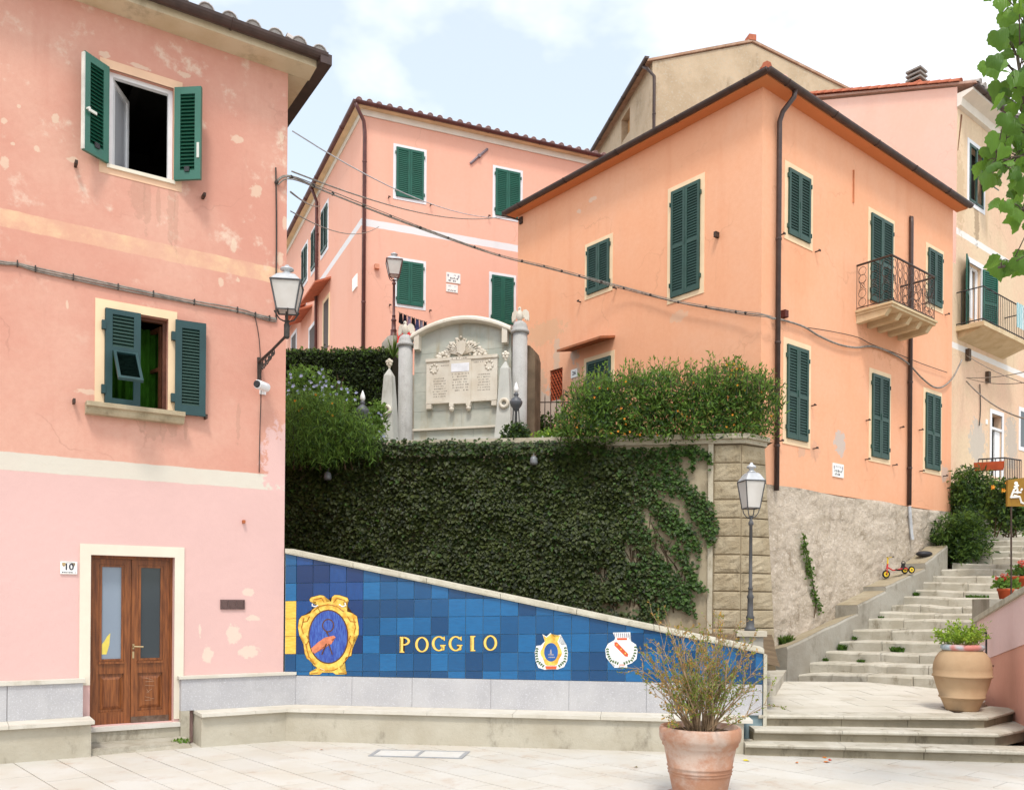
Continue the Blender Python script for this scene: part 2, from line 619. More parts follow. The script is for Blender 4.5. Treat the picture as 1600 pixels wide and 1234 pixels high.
for (u0, u1) in ((.047, .478), (.522, .953)):
    MB().prism([quadgrid(u0, .09, .001), quadgrid(u1, .09, .001), quadgrid(u1, .91, .001), quadgrid(u0, .91, .001)], (0, 0, .005)).build('cover_panel', DRAINP, t)

# fallen leaves
LEAFY = simple('fallen_leaf', S(214, 120, 30), 0.8, 0.2, 0.4, 40)
LEAFG = simple('yellow_fallen_leaf', S(240, 215, 40), 0.8, 0.2, 0.2, 40)
def fallen(px, py, mat, lab, s=0.05, nm='fallen_leaf'):
    p = ground_at(px, py, 0.004)
    an = random.uniform(0, 6)
    mb = MB()
    pts = []
    for k, rr in enumerate((1.0, .75, .55, .75, .5, .72, .52)):
        q = an + k * 2 * math.pi / 7
        pts.append((p.x + math.cos(q) * s * rr, p.y + math.sin(q) * s * rr, p.z + random.uniform(0.0, .016)))
    pts.append((p.x, p.y, p.z + .012))
    mb.add(pts, [(k, (k + 1) % 7, 7) for k in range(7)])
    o = place_new_origin(mb.build(nm, mat), (p.x, p.y, 0))
    tag(o, lab, 'leaf', 'fallen leaves on the paving')
fallen(502, 1171, LEAFY, 'single brown fallen leaf on paving left of the drain cover', 0.03)
fallen(1167, 1188, LEAFG, 'yellow fallen leaf beside the big flowerpot on the paving', 0.05)
fallen(1245, 1191, LEAFY, 'small brown fallen leaf left of the leaf cluster below the steps', 0.03)
fallen(1288, 1183, LEAFY, 'orange fallen leaf at the top of the cluster below the steps', 0.04)
fallen(1291, 1190, LEAFY, 'brown fallen leaf at the bottom of the cluster below the steps', 0.045)
fallen(1297, 1187, simple('red_leaf', S(200, 70, 50), 0.8), 'red fallen leaf at the right of the cluster below the steps', 0.035)
fallen(994, 1198, simple('olive_leaf', S(120, 110, 60), 0.8), 'small olive fallen leaf on paving left of the big flowerpot', 0.03)
# ---------------------------------------------------------------- shared builders
def wall_panel(mb, fr, s0, s1, z0, z1, holes=(), y=0.0, reveal=0.15):
    ss = sorted({s0, s1, *[h[0] for h in holes], *[h[1] for h in holes]})
    zs = sorted({z0, z1, *[h[2] for h in holes], *[h[3] for h in holes]})
    for i in range(len(ss) - 1):
        for k in range(len(zs) - 1):
            cs, cz = (ss[i] + ss[i + 1]) / 2, (zs[k] + zs[k + 1]) / 2
            if any(h[0] < cs < h[1] and h[2] < cz < h[3] for h in holes):
                continue
            mb.quad(fr.P(ss[i], y, zs[k]), fr.P(ss[i + 1], y, zs[k]), fr.P(ss[i + 1], y, zs[k + 1]), fr.P(ss[i], y, zs[k + 1]))
    for a, b, c, d in holes:
        r = y + reveal
        mb.quad(fr.P(a, y, c), fr.P(a, r, c), fr.P(a, r, d), fr.P(a, y, d))
        mb.quad(fr.P(b, y, c), fr.P(b, y, d), fr.P(b, r, d), fr.P(b, r, c))
        mb.quad(fr.P(a, y, d), fr.P(a, r, d), fr.P(b, r, d), fr.P(b, y, d))
        mb.quad(fr.P(a, y, c), fr.P(b, y, c), fr.P(b, r, c), fr.P(a, r, c))

def frame_trim(mb, fr, a, b, c, d, w, y0, y1, bottom=True):
    """flat surround of width w round an opening"""
    mb.box(fr, a - w, a, y0, y1, c - (w if bottom else 0), d + w)
    mb.box(fr, b, b + w, y0, y1, c - (w if bottom else 0), d + w)
    mb.box(fr, a, b, y0, y1, d, d + w)
    if bottom:
        mb.box(fr, a, b, y0, y1, c - w, c)

def leaf(fr, a, b, c, d, y, parent, mat, smat, mid=None, pitch=0.05, stile=0.055, rail=0.07, thick=0.035, lower_solid=False, names=('shutter', 'louvre_slats'), skip=None, back=True):
    """one shutter leaf in the plane of fr: a rigid frame and its louvres"""
    mb = MB()
    mb.box(fr, a, a + stile, y, y + thick, c, d)
    mb.box(fr, b - stile, b, y, y + thick, c, d)
    zs = [c + rail * 1.3]
    mb.box(fr, a + stile, b - stile, y + .001, y + thick - .001, c, c + rail * 1.3)
    if mid:
        for mz in mid:
            mb.box(fr, a + stile, b - stile, y + .001, y + thick - .001, mz - rail / 2, mz + rail / 2)
            zs += [mz - rail / 2, mz + rail / 2]
    mb.box(fr, a + stile, b - stile, y + .001, y + thick - .001, d - rail, d)
    zs.append(d - rail)
    o = mb.build(names[0], mat, parent)
    sb = MB()
    for k in range(0, len(zs), 2):
        z0, z1 = zs[k], zs[k + 1]
        if skip and skip[0] < (z0 + z1) / 2 < skip[1]:
            continue
        n = max(3, int((z1 - z0) / pitch))
        p = (z1 - z0) / n
        for i in range(n):
            zc = z0 + (i + .5) * p
            q = [fr.P(x, yy, zz) for x in (a + stile, b - stile) for yy, zz in ((y + .004, zc - p * .45), (y + .010, zc - p * .52), (y + thick - .004, zc + p * .45), (y + thick - .010, zc + p * .52))]
            sb.add(q, [(0, 1, 5, 4), (1, 2, 6, 5), (2, 3, 7, 6), (3, 0, 4, 7), (0, 3, 2, 1), (4, 5, 6, 7)])
        if back:
            sb.quad(fr.P(a + stile, y + thick - .002, z0), fr.P(b - stile, y + thick - .002, z0), fr.P(b - stile, y + thick - .002, z1), fr.P(a + stile, y + thick - .002, z1))
    sb.build(names[1], smat, parent)
    return o

def closed_window(house, fr, px, mat, smat, trim, tw=0.08, mid=False, pitch=0.052, hooks=True, tt=None, below=True):
    a, b, c, d = fr.rect(*px)
    mb = MB()
    frame_trim(mb, fr, a, b, c, d, tw, -0.012, 0.03, below)
    w = mb.build('window', trim, house)
    m = (a + b) / 2
    md = [c + (d - c) * .47] if mid else None
    leaf(fr, a + .004, m - .003, c + .005, d - .004, -.045, w, mat, smat, md, pitch)
    leaf(fr, m + .003, b - .004, c + .005, d - .004, -.045, w, mat, smat, md, pitch)
    hb = MB()
    for s in (a - .03, b + .012):
        for k in (.12, .88):
            z = c + (d - c) * k
            hb.box(fr, s, s + .018, -.05, .0, z - .04, z + .04)
    hb.box(fr, m - .012, m + .012, -.056, -.044, c + (d - c) * .5 - .06, c + (d - c) * .5 + .06)
    hb.build('hinge_set', mat, w, kind='stuff')
    if hooks:
        for s in (a - tw - .14, b + tw + .10):
            h = MB()
            z = c - .10
            h.box(fr, s, s + .02, -.09, .0, z, z + .02)
            h.box(fr, s - .015, s + .05, -.10, -.085, z, z + .035)
            h.build('shutter_hook', RUSTIRON, w)
    return a, b, c, d, w

def gutter(fr, s0, s1, y, z, r, mat, parent, name='gutter'):
    mb = MB()
    n = 8
    prof = [(y + r * math.cos(math.pi + math.pi * k / n), z + r * math.sin(math.pi + math.pi * k / n)) for k in range(n + 1)]
    prof += [(yy * 1 + (y - yy) * .12, zz + .004) for yy, zz in reversed(prof)]
    A = [fr.P(s0, *q) for q in prof]
    B = [fr.P(s1, *q) for q in prof]
    m = len(prof)
    mb.add(A + B, [(i, (i + 1) % m, m + (i + 1) % m, m + i) for i in range(m)] + [tuple(range(n + 1))[::-1], tuple(range(m, m + n + 1))])
    k = s0 + .6
    while k < s1 - .2:      # bead clips
        mb.tube([fr.P(k, y + (r + .006) * math.cos(math.pi + math.pi * i / 8), z + (r + .006) * math.sin(math.pi + math.pi * i / 8)) for i in range(9)], .010, 5)
        k += 1.6
    return mb.build(name, mat, parent)

def coppo_mesh(r, L, mat):
    mb = MB()
    n = 7
    rows = []
    for (l, rr) in ((0, r), (L, r * .82)):
        rows.append([(rr * math.cos(math.pi * k / n), l, rr * math.sin(math.pi * k / n)) for k in range(n + 1)])
        rows.append([(.86 * rr * math.cos(math.pi * k / n), l, .86 * rr * math.sin(math.pi * k / n)) for k in range(n + 1)])
    v = rows[0] + rows[1] + rows[2] + rows[3]
    m = n + 1
    f = []
    for k in range(n):
        f += [(k, k + 1, 2 * m + k + 1, 2 * m + k), (m + k + 1, m + k, 3 * m + k, 3 * m + k + 1), (k + 1, k, m + k, m + k + 1)]
    mb.add(v, f)
    e = [(.84 * r * math.cos(math.pi * k / n), .015, .84 * r * math.sin(math.pi * k / n)) for k in range(n + 1)]
    mb.add(e, [tuple(range(n + 1))[::-1]])
    return mesh_only(mb, 'roof_tile', mat, True)

def tile_row(fr, s0, s1, y, z, pitch, slope, me, parent, rows=1, L=.42):
    s = s0
    k = 0
    while s < s1:
        for r in range(rows):
            dl = r * L * .8
            mw = fr.matrix(s + random.uniform(-.012, .012), y + dl * math.cos(slope) + random.uniform(-.02, .02), z + dl * math.sin(slope) + random.uniform(-.006, .006)) @ Matrix.Rotation(slope, 4, 'X') @ Matrix.Rotation(random.uniform(-.04, .04), 4, 'Z')
            inst('roof_tile', me, mw, parent)
        s += pitch

def downpipe(pts, r, mat, parent, fr=None):
    mb = MB()
    mb.tube(pts, r, 10)
    o = mb.build('downpipe', mat, parent, True)
    zs = sorted((pts[-1].z, pts[-2].z))
    z = zs[0] + .8
    while z < zs[1] - .2:
        c = pts[-1]
        MB().lathe((c.x, c.y, z), [(r + .004, 0), (r + .012, .005), (r + .012, .04), (r + .004, .045)], 10).build('pipe_clip', mat, o)
        z += 1.9
    return o

def text_mesh(s, size, extrude=0.002, bold=0.0):
    cu = bpy.data.curves.new('txt', 'FONT')
    cu.body = s
    cu.size = size
    cu.extrude = extrude
    cu.offset = bold
    cu.align_x = 'CENTER'
    cu.align_y = 'CENTER'
    o = bpy.data.objects.new('txt', cu)
    col.objects.link(o)
    dg = bpy.context.evaluated_depsgraph_get()
    me = bpy.data.meshes.new_from_object(o.evaluated_get(dg))
    bpy.data.objects.remove(o)
    return me

def wall_text(s, size, fr, sc, y, z, mat, parent, name='lettering', bold=0.0):
    me = text_mesh(s, size, .0015, bold)
    me.materials.clear()
    me.materials.append(mat)
    mw = fr.matrix(sc, y, z) @ Matrix.Rotation(R(90), 4, 'X')
    return inst(name, me, mw, parent)

INK = simple('dark_lettering', (0.03, 0.03, 0.05), 0.6)
CERAM = simple('white_ceramic', (0.80, 0.79, 0.76), 0.2, 0.5, 0.03)

def tiny_lines(fr, s0, s1, zs, y, mat, parent, h=.008, name='lettering', seed=1, gap=.35):
    """rows of small illegible letters as short strokes"""
    rg = random.Random(seed)
    mb = MB()
    for z in zs:
        ww = (s1 - s0) * rg.uniform(.78, 1)
        s = (s0 + s1) / 2 - ww / 2
        e = s + ww
        while s < e:
            w = h * rg.uniform(.5, 1.0)
            if rg.random() > .16:
                hh = h * rg.uniform(.75, 1.1)
                mb.box(fr, s, s + w * .55, y - .0015, y + .001, z, z + hh)
                if rg.random() > .4:
                    mb.box(fr, s + w * .56, s + w * .9, y - .0015, y + .001, z + (0 if rg.random() > .5 else hh * .7), z + hh)
            s += w * (1 + gap)
    return mb.build(name, mat, parent, kind='stuff')

# ---------------------------------------------------------------- pink house on the left
hx = lambda x, y: PH.W(x, y)
z_at = lambda fr, x, y: fr.hit(x, y)[1]
PZ_EAVE = z_at(PH, 459, 116)
zb1, zb0 = z_at(PH, 220, 724), z_at(PH, 220, 750)        # white string course
zc1, zc0 = z_at(PH, 220, 373), z_at(PH, 220, 399)        # worn cream string course
LP = S(244, 202, 196, .74)
SAL = S(228, 166, 147, .76)
SAL2 = S(238, 188, 168, .77)
STK = S(214, 148, 130, .78)
CRM = S(240, 220, 195)
patches = []
for (x, y, r) in ((371, 218, (.09, .07)), (87, 186, (.055, .09)), (59, 233, (.04, .045)), (5, 188, (.04, .05)), (115, 250, (.08, .05)), (7, 255, (.05, .09)), (163, 85, (.09, .05)), (215, 103, (.16, .04)),
                  (288, 117, (.1, .05)), (366, 385, (.05, .1)), (345, 440, (.05, .08)), (445, 350, (.05, .12)), (438, 405, (.06, .16)), (400, 300, (.10, .13)), (105, 475, (.02, .07)), (440, 215, (.04, .1)), (20, 225, (.03, .03)), (29, 165, (.03, .03)),
                  (135, 612, (.17, .04)), (372, 437, (.03, .05))):
    patches.append((tuple(hx(x, y)), (r[0] * .8, r[1] * .8), CRM, .55))
patches.append((tuple(hx(437, 715)), (.26, .5), LP, 1.0))
for (x, y, r) in ((365, 990, (.11, .13)), (325, 1022, (.08, .14)), (312, 985, (.02, .1)), (390, 1018, (.16, .09)), (388, 925, (.1, .06)), (395, 965, (.12, .05))):
    patches.append((tuple(hx(x, y)), (r[0] * .85, r[1] * .85), S(240, 228, 208), .6))
for (x, y, r) in ((215, 305, (.10, .30)), (230, 312, (.05, .42)), (248, 320, (.03, .30)), (268, 325, (.05, .50)), (275, 345, (.03, .38)), (222, 665, (.05, .12)), (240, 668, (.12, .13)), (255, 672, (.04, .2)), (268, 670, (.06, .11)), (290, 668, (.03, .16)), (372, 660, (.03, .3))):
    patches.append((tuple(hx(x, y)), r, S(160, 130, 110), .22))
PINKWALL = stucco('pink_house_render', SAL, SAL2, STK, bands=((-.5, zb0, LP, 0.0), (zb0, zb1, S(238, 230, 216, .74), 0.05), (zc0, zc1, S(246, 206, 168), 0.75)),
                  patches=patches, amt=0.75, wear=(S(240, 212, 192), 0.55, 0.70, zb1 + .3, zb1 + 3.5))
house = thing('pink_house', 'pink rendered house with open green shutters and brown door on the left', 'house', PH.P(PH_C - 2, 0, 0))
up = PH.rect(170, 271, 123, 272)
lo = PH.rect(163, 262.5, 490, 639)
dr = PH.rect(141, 272, 868.5, 1131)
PS0 = PH.hit(-260, 600)[0]
mb = MB()
wall_panel(mb, PH, PS0, PH_C, -.05, PZ_EAVE, (up, lo, dr), 0, .16)
mb.quad(PH.P(PH_C, 0, -.05), PH.P(PH_C, 6.2, -.05), PH.P(PH_C, 6.2, PZ_EAVE), PH.P(PH_C, 0, PZ_EAVE))
mb.quad(PH.P(PS0, 6.2, -.05), PH.P(PH_C, 6.2, -.05), PH.P(PH_C, 6.2, PZ_EAVE), PH.P(PS0, 6.2, PZ_EAVE))
mb.quad(PH.P(PS0, 0, -.05), PH.P(PS0, 6.2, -.05), PH.P(PS0, 6.2, PZ_EAVE), PH.P(PS0, 0, PZ_EAVE))
mb.build('wall', PINKWALL, house)
# rooms behind the openings
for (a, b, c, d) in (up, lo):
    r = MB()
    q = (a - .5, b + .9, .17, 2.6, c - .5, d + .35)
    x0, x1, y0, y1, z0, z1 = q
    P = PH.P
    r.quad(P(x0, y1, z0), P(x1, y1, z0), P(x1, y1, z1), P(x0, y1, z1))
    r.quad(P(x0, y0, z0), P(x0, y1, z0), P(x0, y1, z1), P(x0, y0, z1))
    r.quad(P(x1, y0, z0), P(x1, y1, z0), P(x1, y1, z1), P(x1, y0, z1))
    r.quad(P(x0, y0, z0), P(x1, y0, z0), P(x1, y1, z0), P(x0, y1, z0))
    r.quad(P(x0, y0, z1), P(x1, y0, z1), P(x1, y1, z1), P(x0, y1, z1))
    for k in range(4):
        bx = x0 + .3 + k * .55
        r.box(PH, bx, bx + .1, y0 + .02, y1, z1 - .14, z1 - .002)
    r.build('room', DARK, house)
# eave
EO = 0.33
SOFF = stone('stained_soffit', S(232, 214, 184), S(214, 192, 156), S(150, 132, 104), 1.2, 0.2, 0.9, 0.6)
mb = MB()
z0 = PZ_EAVE - .02
P = PH.P
prof = [(0, z0 - .0), (-EO + .05, z0 + .03), (-EO + .05, z0 + .12), (0.02, z0 + .12)]
e1 = PH_C + EO - .05
mb.add([P(PS0, y, z) for y, z in prof] + [P(e1 if y < -.01 else e1, y, z) for y, z in prof], [(0, 1, 5, 4), (1, 2, 6, 5), (2, 3, 7, 6), (3, 0, 4, 7), (0, 3, 2, 1), (4, 5, 6, 7)])
mb.add([P(PH_C + .0, .02, z0), P(e1, .02, z0 + .03), P(e1, 6.6, z0 + .03), P(PH_C, 6.6, z0), P(PH_C, .02, z0 + .12), P(e1, .02, z0 + .12), P(e1, 6.6, z0 + .12), P(PH_C, 6.6, z0 + .12)],
       [(0, 1, 2, 3), (4, 7, 6, 5), (1, 5, 6, 2), (0, 4, 5, 1)])
mb.build('soffit', SOFF, house)
gutter(PH, PS0, PH_C + EO + .05, -EO - .03, z0 + .17, .085, BROWN, house)
PHs = Frame(tuple(PH.P(PH_C, 0)[:2]), 57.24 - 90)
gutter(PHs, -EO - .06, 6.5, -EO - .03, z0 + .17, .085, BROWN, house) if False else None
sg = MB()
Q = [P(PH_C + EO - .05, -EO - .1, z0 + .16), P(PH_C + EO + .1, -EO - .1, z0 + .16), P(PH_C + EO + .1, 6.6, z0 + .16), P(PH_C + EO - .05, 6.6, z0 + .16)]
sg.prism(Q, (0, 0, -.13))
sg.build('side_gutter', BROWN, house)
mb = MB()
sl = R(17)
rz = z0 + .2
e2 = PH_C + EO + .04
mb.quad(P(PS0, -EO + .04, rz), P(e2, -EO + .04, rz), P(e2 - 2.5, 3.1, rz + math.tan(sl) * 3.5), P(PS0, 3.1, rz + math.tan(sl) * 3.5))
mb.quad(P(e2, -EO + .04, rz), P(e2, 6.6, rz), P(e2 - 2.5, 3.1, rz + math.tan(sl) * 3.5))
mb.quad(P(PS0, 6.6, rz), P(e2, 6.6, rz), P(e2 - 2.5, 3.1, rz + math.tan(sl) * 3.5), P(PS0, 3.1, rz + math.tan(sl) * 3.5))
roof = mb.build('roof', TERRA, house)
cm = coppo_mesh(.105, .5, TERRA_G)
tile_row(PH, PH.hit(150, 0)[0], e2 - .05, -EO - .02, rz - .01, .285, sl, cm, roof, 3)
tile_row(PHs, -EO + .2, 5.5, -EO - .05, rz, .285, sl, cm, roof, 1)

# upper window
PEACH = simple('peach_surround', S(246, 204, 172), 0.9, 0.1, 0.06, 3)
a, b, c, d = up
mb = MB()
frame_trim(mb, PH, a, b, c, d, .1, -.006, .01)
win = mb.build('window', PEACH, house)
mb = MB()
frame_trim(mb, PH.moved(0, .06), a + .05, b - .05, c + .05, d - .05, .05, 0, .06)
mb.build('white_frame', WHITE, win)
MB().box(PH, a - .02, b + .02, -.03, .16, c - .03, c + .012).build('sill', OFFWHITE, win)
# white casement swung inwards at the left
ci = Frame(tuple(P(a + .06, .10)[:2]), 57.24 - 60)
mb = MB()
frame_trim(mb, ci, .05, .42, c + .1, d - .1, .05, 0, .05)
cs = mb.build('casement', WHITE, win)
MB().box(ci, .05, .42, .02, .026, c + .1, d - .1).build('pane', glassy('lace_pane', (.42, .43, .46)), win)
for (hinge, sgn, ang) in ((a, -1, 33), (b, 1, 38)):
    hp = P(hinge - .0, -.02)
    w = (b - a) / 2 - .01
    az = 57.24 + (ang if sgn > 0 else -ang)
    if sgn > 0:
        lf = Frame(tuple(hp[:2]), az)
        q = (0.015, w)
    else:
        lf = Frame(tuple(hp[:2]), az)
        q = (-w, -.015)
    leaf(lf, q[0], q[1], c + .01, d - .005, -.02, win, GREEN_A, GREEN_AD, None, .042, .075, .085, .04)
    mb = MB()
    if sgn < 0:
        mb.box(lf, q[0] - .012, q[0] + .004, -.022, .022, c + .02, d - .02)
        mb.box(lf, q[0] + .02, q[0] + .04, -.07, -.02, (c + d) / 2 - .09, (c + d) / 2 - .07)
        mb.box(lf, q[0] + .02, q[0] + .12, -.075, -.06, (c + d) / 2 - .12, (c + d) / 2 - .09)
    else:
        mb.box(lf, q[1] - .045, q[1] - .015, -.03, -.02, (c + d) / 2 - .3, (c + d) / 2 - .12)
    mb.build('shutter_bolt', simple('bolt_metal', (.6, .6, .55), .35, .5), win)
    MB().box(lf, (q[0] + q[1]) / 2 - .03, (q[0] + q[1]) / 2 + .03, -.035, -.019, c + .1, c + .16).build('shutter_catch', IRON, win)
for s in (a - .36, b + .33):
    MB().box(PH, s, s + .03, -.12, 0, c - .12, c - .08).build('shutter_hook', RUSTIRON, win)
# lower window
a, b, c, d = lo
mb = MB()
frame_trim(mb, PH, a, b, c, d, .1, -.008, .01, False)
win = mb.build('window', CREAM, house)
OLDSTONE = stone('old_sill_stone', S(206, 190, 162), S(180, 164, 136), S(110, 98, 80), 5, .5)
mb = MB()
pf = [(-.0, -.13), (-.10, -.13), (-.12, -.10), (-.13, -.06), (-.17, -.05), (-.17, 0.0), (.1, 0.01), (.1, -.13)]
A = [P(a - .2, y, c + z) for y, z in pf]
B = [P(b + .17, y, c + z) for y, z in pf]
mb.add(A + B, [(i, (i + 1) % 8, 8 + (i + 1) % 8, 8 + i) for i in range(8)] + [tuple(range(8))[::-1], tuple(range(8, 16))])
mb.build('stone_sill', OLDSTONE, win)
WOODR = simple('window_wood', (.10, .035, .018), .5, .3, .3, 12)
mb = MB()
frame_trim(mb, PH.moved(0, .09), a + .045, b - .045, c + .03, d - .04, .045, 0, .06)
mb.build('wooden_frame', WOODR, win)
wr = Frame(tuple(P(b - .06, .16)[:2]), 57.24 + 75)
mb = MB()
frame_trim(mb, wr, -.38, -.05, c + .09, d - .1, .045, 0, .045)
mb.box(wr, -.38, -.05, .005, .04, (c + d) / 2 - .02, (c + d) / 2 + .02)
mb.build('casement', WOODR, win)
CURT = simple('green_curtain', (.022, .085, .006), .9, .1, .35, 4)
mb = MB()
n = 40
vv = []
for k in range(n + 1):
    s = a - .1 + (b - a + .2) * k / n
    yy = .42 + .03 * math.sin(k * 1.7) + .015 * math.sin(k * .6)
    vv += [P(s, yy, c - .2), P(s, yy, d - .05)]
mb.add(vv, [(2 * k, 2 * k + 2, 2 * k + 3, 2 * k + 1) for k in range(n)])
mb.build('curtain', CURT, win, True)
w = (b - a) / 2
lc, ld = c + .01, d - .004
mz = lc + (ld - lc) * .585
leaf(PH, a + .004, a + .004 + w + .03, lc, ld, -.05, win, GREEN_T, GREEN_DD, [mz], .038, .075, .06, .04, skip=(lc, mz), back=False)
# its lower flap propped open
fl0 = P(a + .085, -.05, mz - .04)
fa = R(44)
mb = MB()
wl = w - .085
fh = mz - lc - .09
def FP(u, v, k=0.0):
    return P(a + .085 + u, -.05 - v * math.sin(fa) - k * math.cos(fa), mz - .04 - v * math.cos(fa) + k * math.sin(fa))
for (u0, u1, v0, v1) in ((0, .03, 0, fh), (wl - .03, wl, 0, fh), (.03, wl - .03, 0, .035), (.03, wl - .03, fh - .045, fh)):
    mb.add([FP(u0, v0), FP(u1, v0), FP(u1, v1), FP(u0, v1), FP(u0, v0, .035), FP(u1, v0, .035), FP(u1, v1, .035), FP(u0, v1, .035)],
           [(0, 1, 2, 3), (4, 7, 6, 5), (0, 4, 5, 1), (1, 5, 6, 2), (2, 6, 7, 3), (3, 7, 4, 0)])
mb.build('shutter_flap', GREEN_T, win)
mb = MB()
for i in range(14):
    v = .04 + i * (fh - .09) / 14
    mb.add([FP(.03, v, .002), FP(wl - .03, v, .002), FP(wl - .03, v + .028, .03), FP(.03, v + .028, .03)], [(0, 1, 2, 3)])
mb.quad(FP(.03, .035, .001), FP(wl - .03, .035, .001), FP(wl - .03, fh - .045, .001), FP(.03, fh - .045, .001))
mb.build('louvre_slats', GREEN_DD, win)
lf = Frame(tuple(P(b + .055, -.03)[:2]), 57.24 + 6)
leaf(lf, 0.02, w + .02, lc - .02, ld, -.03, win, GREEN_T, GREEN_DD, None, .038, .075, .09, .04)
hb = MB()
for s in (a - .035, b + .03):
    for k in (.16, .82):
        hb.box(PH, s, s + .045, -.06, 0, c + (d - c) * k - .05, c + (d - c) * k + .05)
hb.build('hinge_set', GREEN_T, win, kind='stuff')
for s in (a - .33, b + .42):
    MB().box(PH, s, s + .025, -.1, 0, c - .03, c + .02).build('shutter_hook', RUSTIRON, win)

# door
a, b, c, d = dr
WOOD = Mat('door_wood', .38, .4)
k1 = WOOD.noise(7, 6, .6, (6, 6, .5))
cw = WOOD.mix(WOOD.ramp(k1, .3, .7), (.115, .032, .008), (.26, .085, .022))
WOOD.color(cw)
WOOD.bump(k1, .15, .01)
WOOD = WOOD.m
mb = MB()
zcap = _pk.hit(131, 1060.5)[1]
mb.box(PH, a - .115, a, -.014, .01, .75, d + .125)
mb.box(PH, b, b + .11, -.014, .01, .3, d + .125)
mb.box(PH, a, b, -.014, .01, d, d + .125)
mb.build('door_surround', OFFWHITE, house)
Dm = PH.moved(0, .13)
w = b - a
door = MB()
frame_trim(door, Dm, a + .03, b - .03, c - .02, d - .035, .035, -.02, .09, False)
door = door.build('door', WOOD, house)
mid = (a + b) / 2 - .005
for (s0, s1, rec, nm) in ((a + .032, mid - .002, .0, 'l'), (mid + .002, b - .032, -.012, 'r')):
    mb = MB()
    st = .075
    zg0 = c + (d - c) * .365
    zg1 = d - .10
    mb.box(Dm, s0, s0 + st, rec, rec + .05, c, d - .037)
    mb.box(Dm, s1 - st, s1, rec, rec + .05, c, d - .037)
    mb.box(Dm, s0 + st, s1 - st, rec + .001, rec + .049, c, c + .14)
    mb.box(Dm, s0 + st, s1 - st, rec + .001, rec + .049, zg0 - .13, zg0)
    mb.box(Dm, s0 + st, s1 - st, rec + .001, rec + .049, zg1, d - .037)
    mb.build('door_leaf', WOOD, door)
    mb = MB()   # raised lower panel
    z0_, z1_ = c + .14, zg0 - .13
    mb.box(Dm, s0 + st, s1 - st, rec + .026, rec + .04, z0_, z1_)
    u0, u1 = s0 + st + .03, s1 - st - .03
    mb.add([Dm.P(s, y, z) for (s, y, z) in ((u0 - .012, rec + .026, z0_ + .03), (u1 + .012, rec + .026, z0_ + .03), (u1 + .012, rec + .026, z1_ - .03), (u0 - .012, rec + .026, z1_ - .03),
                                          (u0 + .025, rec + .008, z0_ + .07), (u1 - .025, rec + .008, z0_ + .07), (u1 - .025, rec + .008, z1_ - .07), (u0 + .025, rec + .008, z1_ - .07))],
           [(0, 1, 5, 4), (1, 2, 6, 5), (2, 3, 7, 6), (3, 0, 4, 7), (4, 5, 6, 7)])
    mb.build('door_panel', WOOD, door)
    mb = MB()   # glazed sash
    frame_trim(mb, Dm, s0 + st + .03, s1 - st - .03, zg0 + .045, zg1 - .03, .028, rec + .004, rec + .04)
    mb.box(Dm, s0 + st - .005, s1 - st + .005, rec - .022, rec + .01, zg0 - .012, zg0 + .014)
    mb.build('sash', WOOD, door)
    gm = glassy('sky_tinted_glass', (.22, .27, .34), .12) if nm == 'l' else glassy('dark_door_glass', (.035, .046, .055), .06)  # left pane: sky reflection put into the blue-grey base colour
    MB().box(Dm, s0 + st + .03, s1 - st - .03, rec + .022, rec + .028, zg0 + .045, zg1 - .03).build('glass_pane', gm, door)
    if nm == 'l':
        px = s0 + st + .035
        zz = zg0 + .05
        MB().prism([Dm.P(px + u, rec + .021, zz + v) for u, v in ((0, .05), (.05, .05), (.08, .16), (.09, .3), (.055, .26), (.03, .21), (0, .17))], Dm.ey * -.001).build('yellow_sticker', simple('yellow_print', (.75, .62, .12), .6), door)
    else:
        mb = MB()
        for q in range(7):
            zz = z0_ + .12 + q * .045
            mb.tube([Dm.P(u0 + .05 + random.uniform(0, .03), rec + .006, zz), Dm.P(u1 - .06 - random.uniform(0, .06), rec + .006, zz + random.uniform(-.05, .05))], .0016, 4)
        mb.build('scratch_marks', simple('scratch', (.45, .3, .2), .8), door, kind='stuff')
        MB().box(Dm, s0 + .002, s1 - .002, rec - .002, rec + .001, c, c + .075).build('worn_kickplate', stone('worn_wood', (.10, .06, .04), (.17, .13, .10), (.05, .04, .03), 9), door)
BRASS = simple('brass', (.42, .32, .18), .35, .5, .1, 8, .6)
mb = MB()
hz = c + (d - c) * .46
mb.box(Dm, mid + .015, mid + .035, -.03, -.011, hz - .03, hz + .03)
mb.tube([Dm.P(mid + .025, -.03, hz), Dm.P(mid + .028, -.06, hz), Dm.P(mid + .13, -.06, hz - .005)], .011, 6)
mb.box(Dm, mid + .015, mid + .035, -.02, -.011, hz - .14, hz - .06)
mb.build('door_handle', BRASS, door)
MARB = stone('white_marble', S(240, 234, 226, .7), S(228, 222, 212, .7), S(196, 188, 174, .6), 3, .1, .6, .4)
MB().box(PH, a - .07, b + .06, -.10, .15, c - .05, c - .002).build('threshold', MARB, house)
CONC = stone('bench_concrete', S(222, 214, 196, .66), S(206, 196, 176, .66), S(120, 108, 92, .6), 1.6, .35, .92, .75)
mb = MB()
mb.box(PH, a - .07, b + .06, -.07, .15, .0, c - .051)
mb.build('threshold_riser', CONC, house)
OLDSTEP = stone('broken_step', S(214, 206, 190, .62), S(190, 180, 160, .62), S(120, 108, 90, .6), 4, .7)
mb = MB()
zst = max(.08, c - .17)
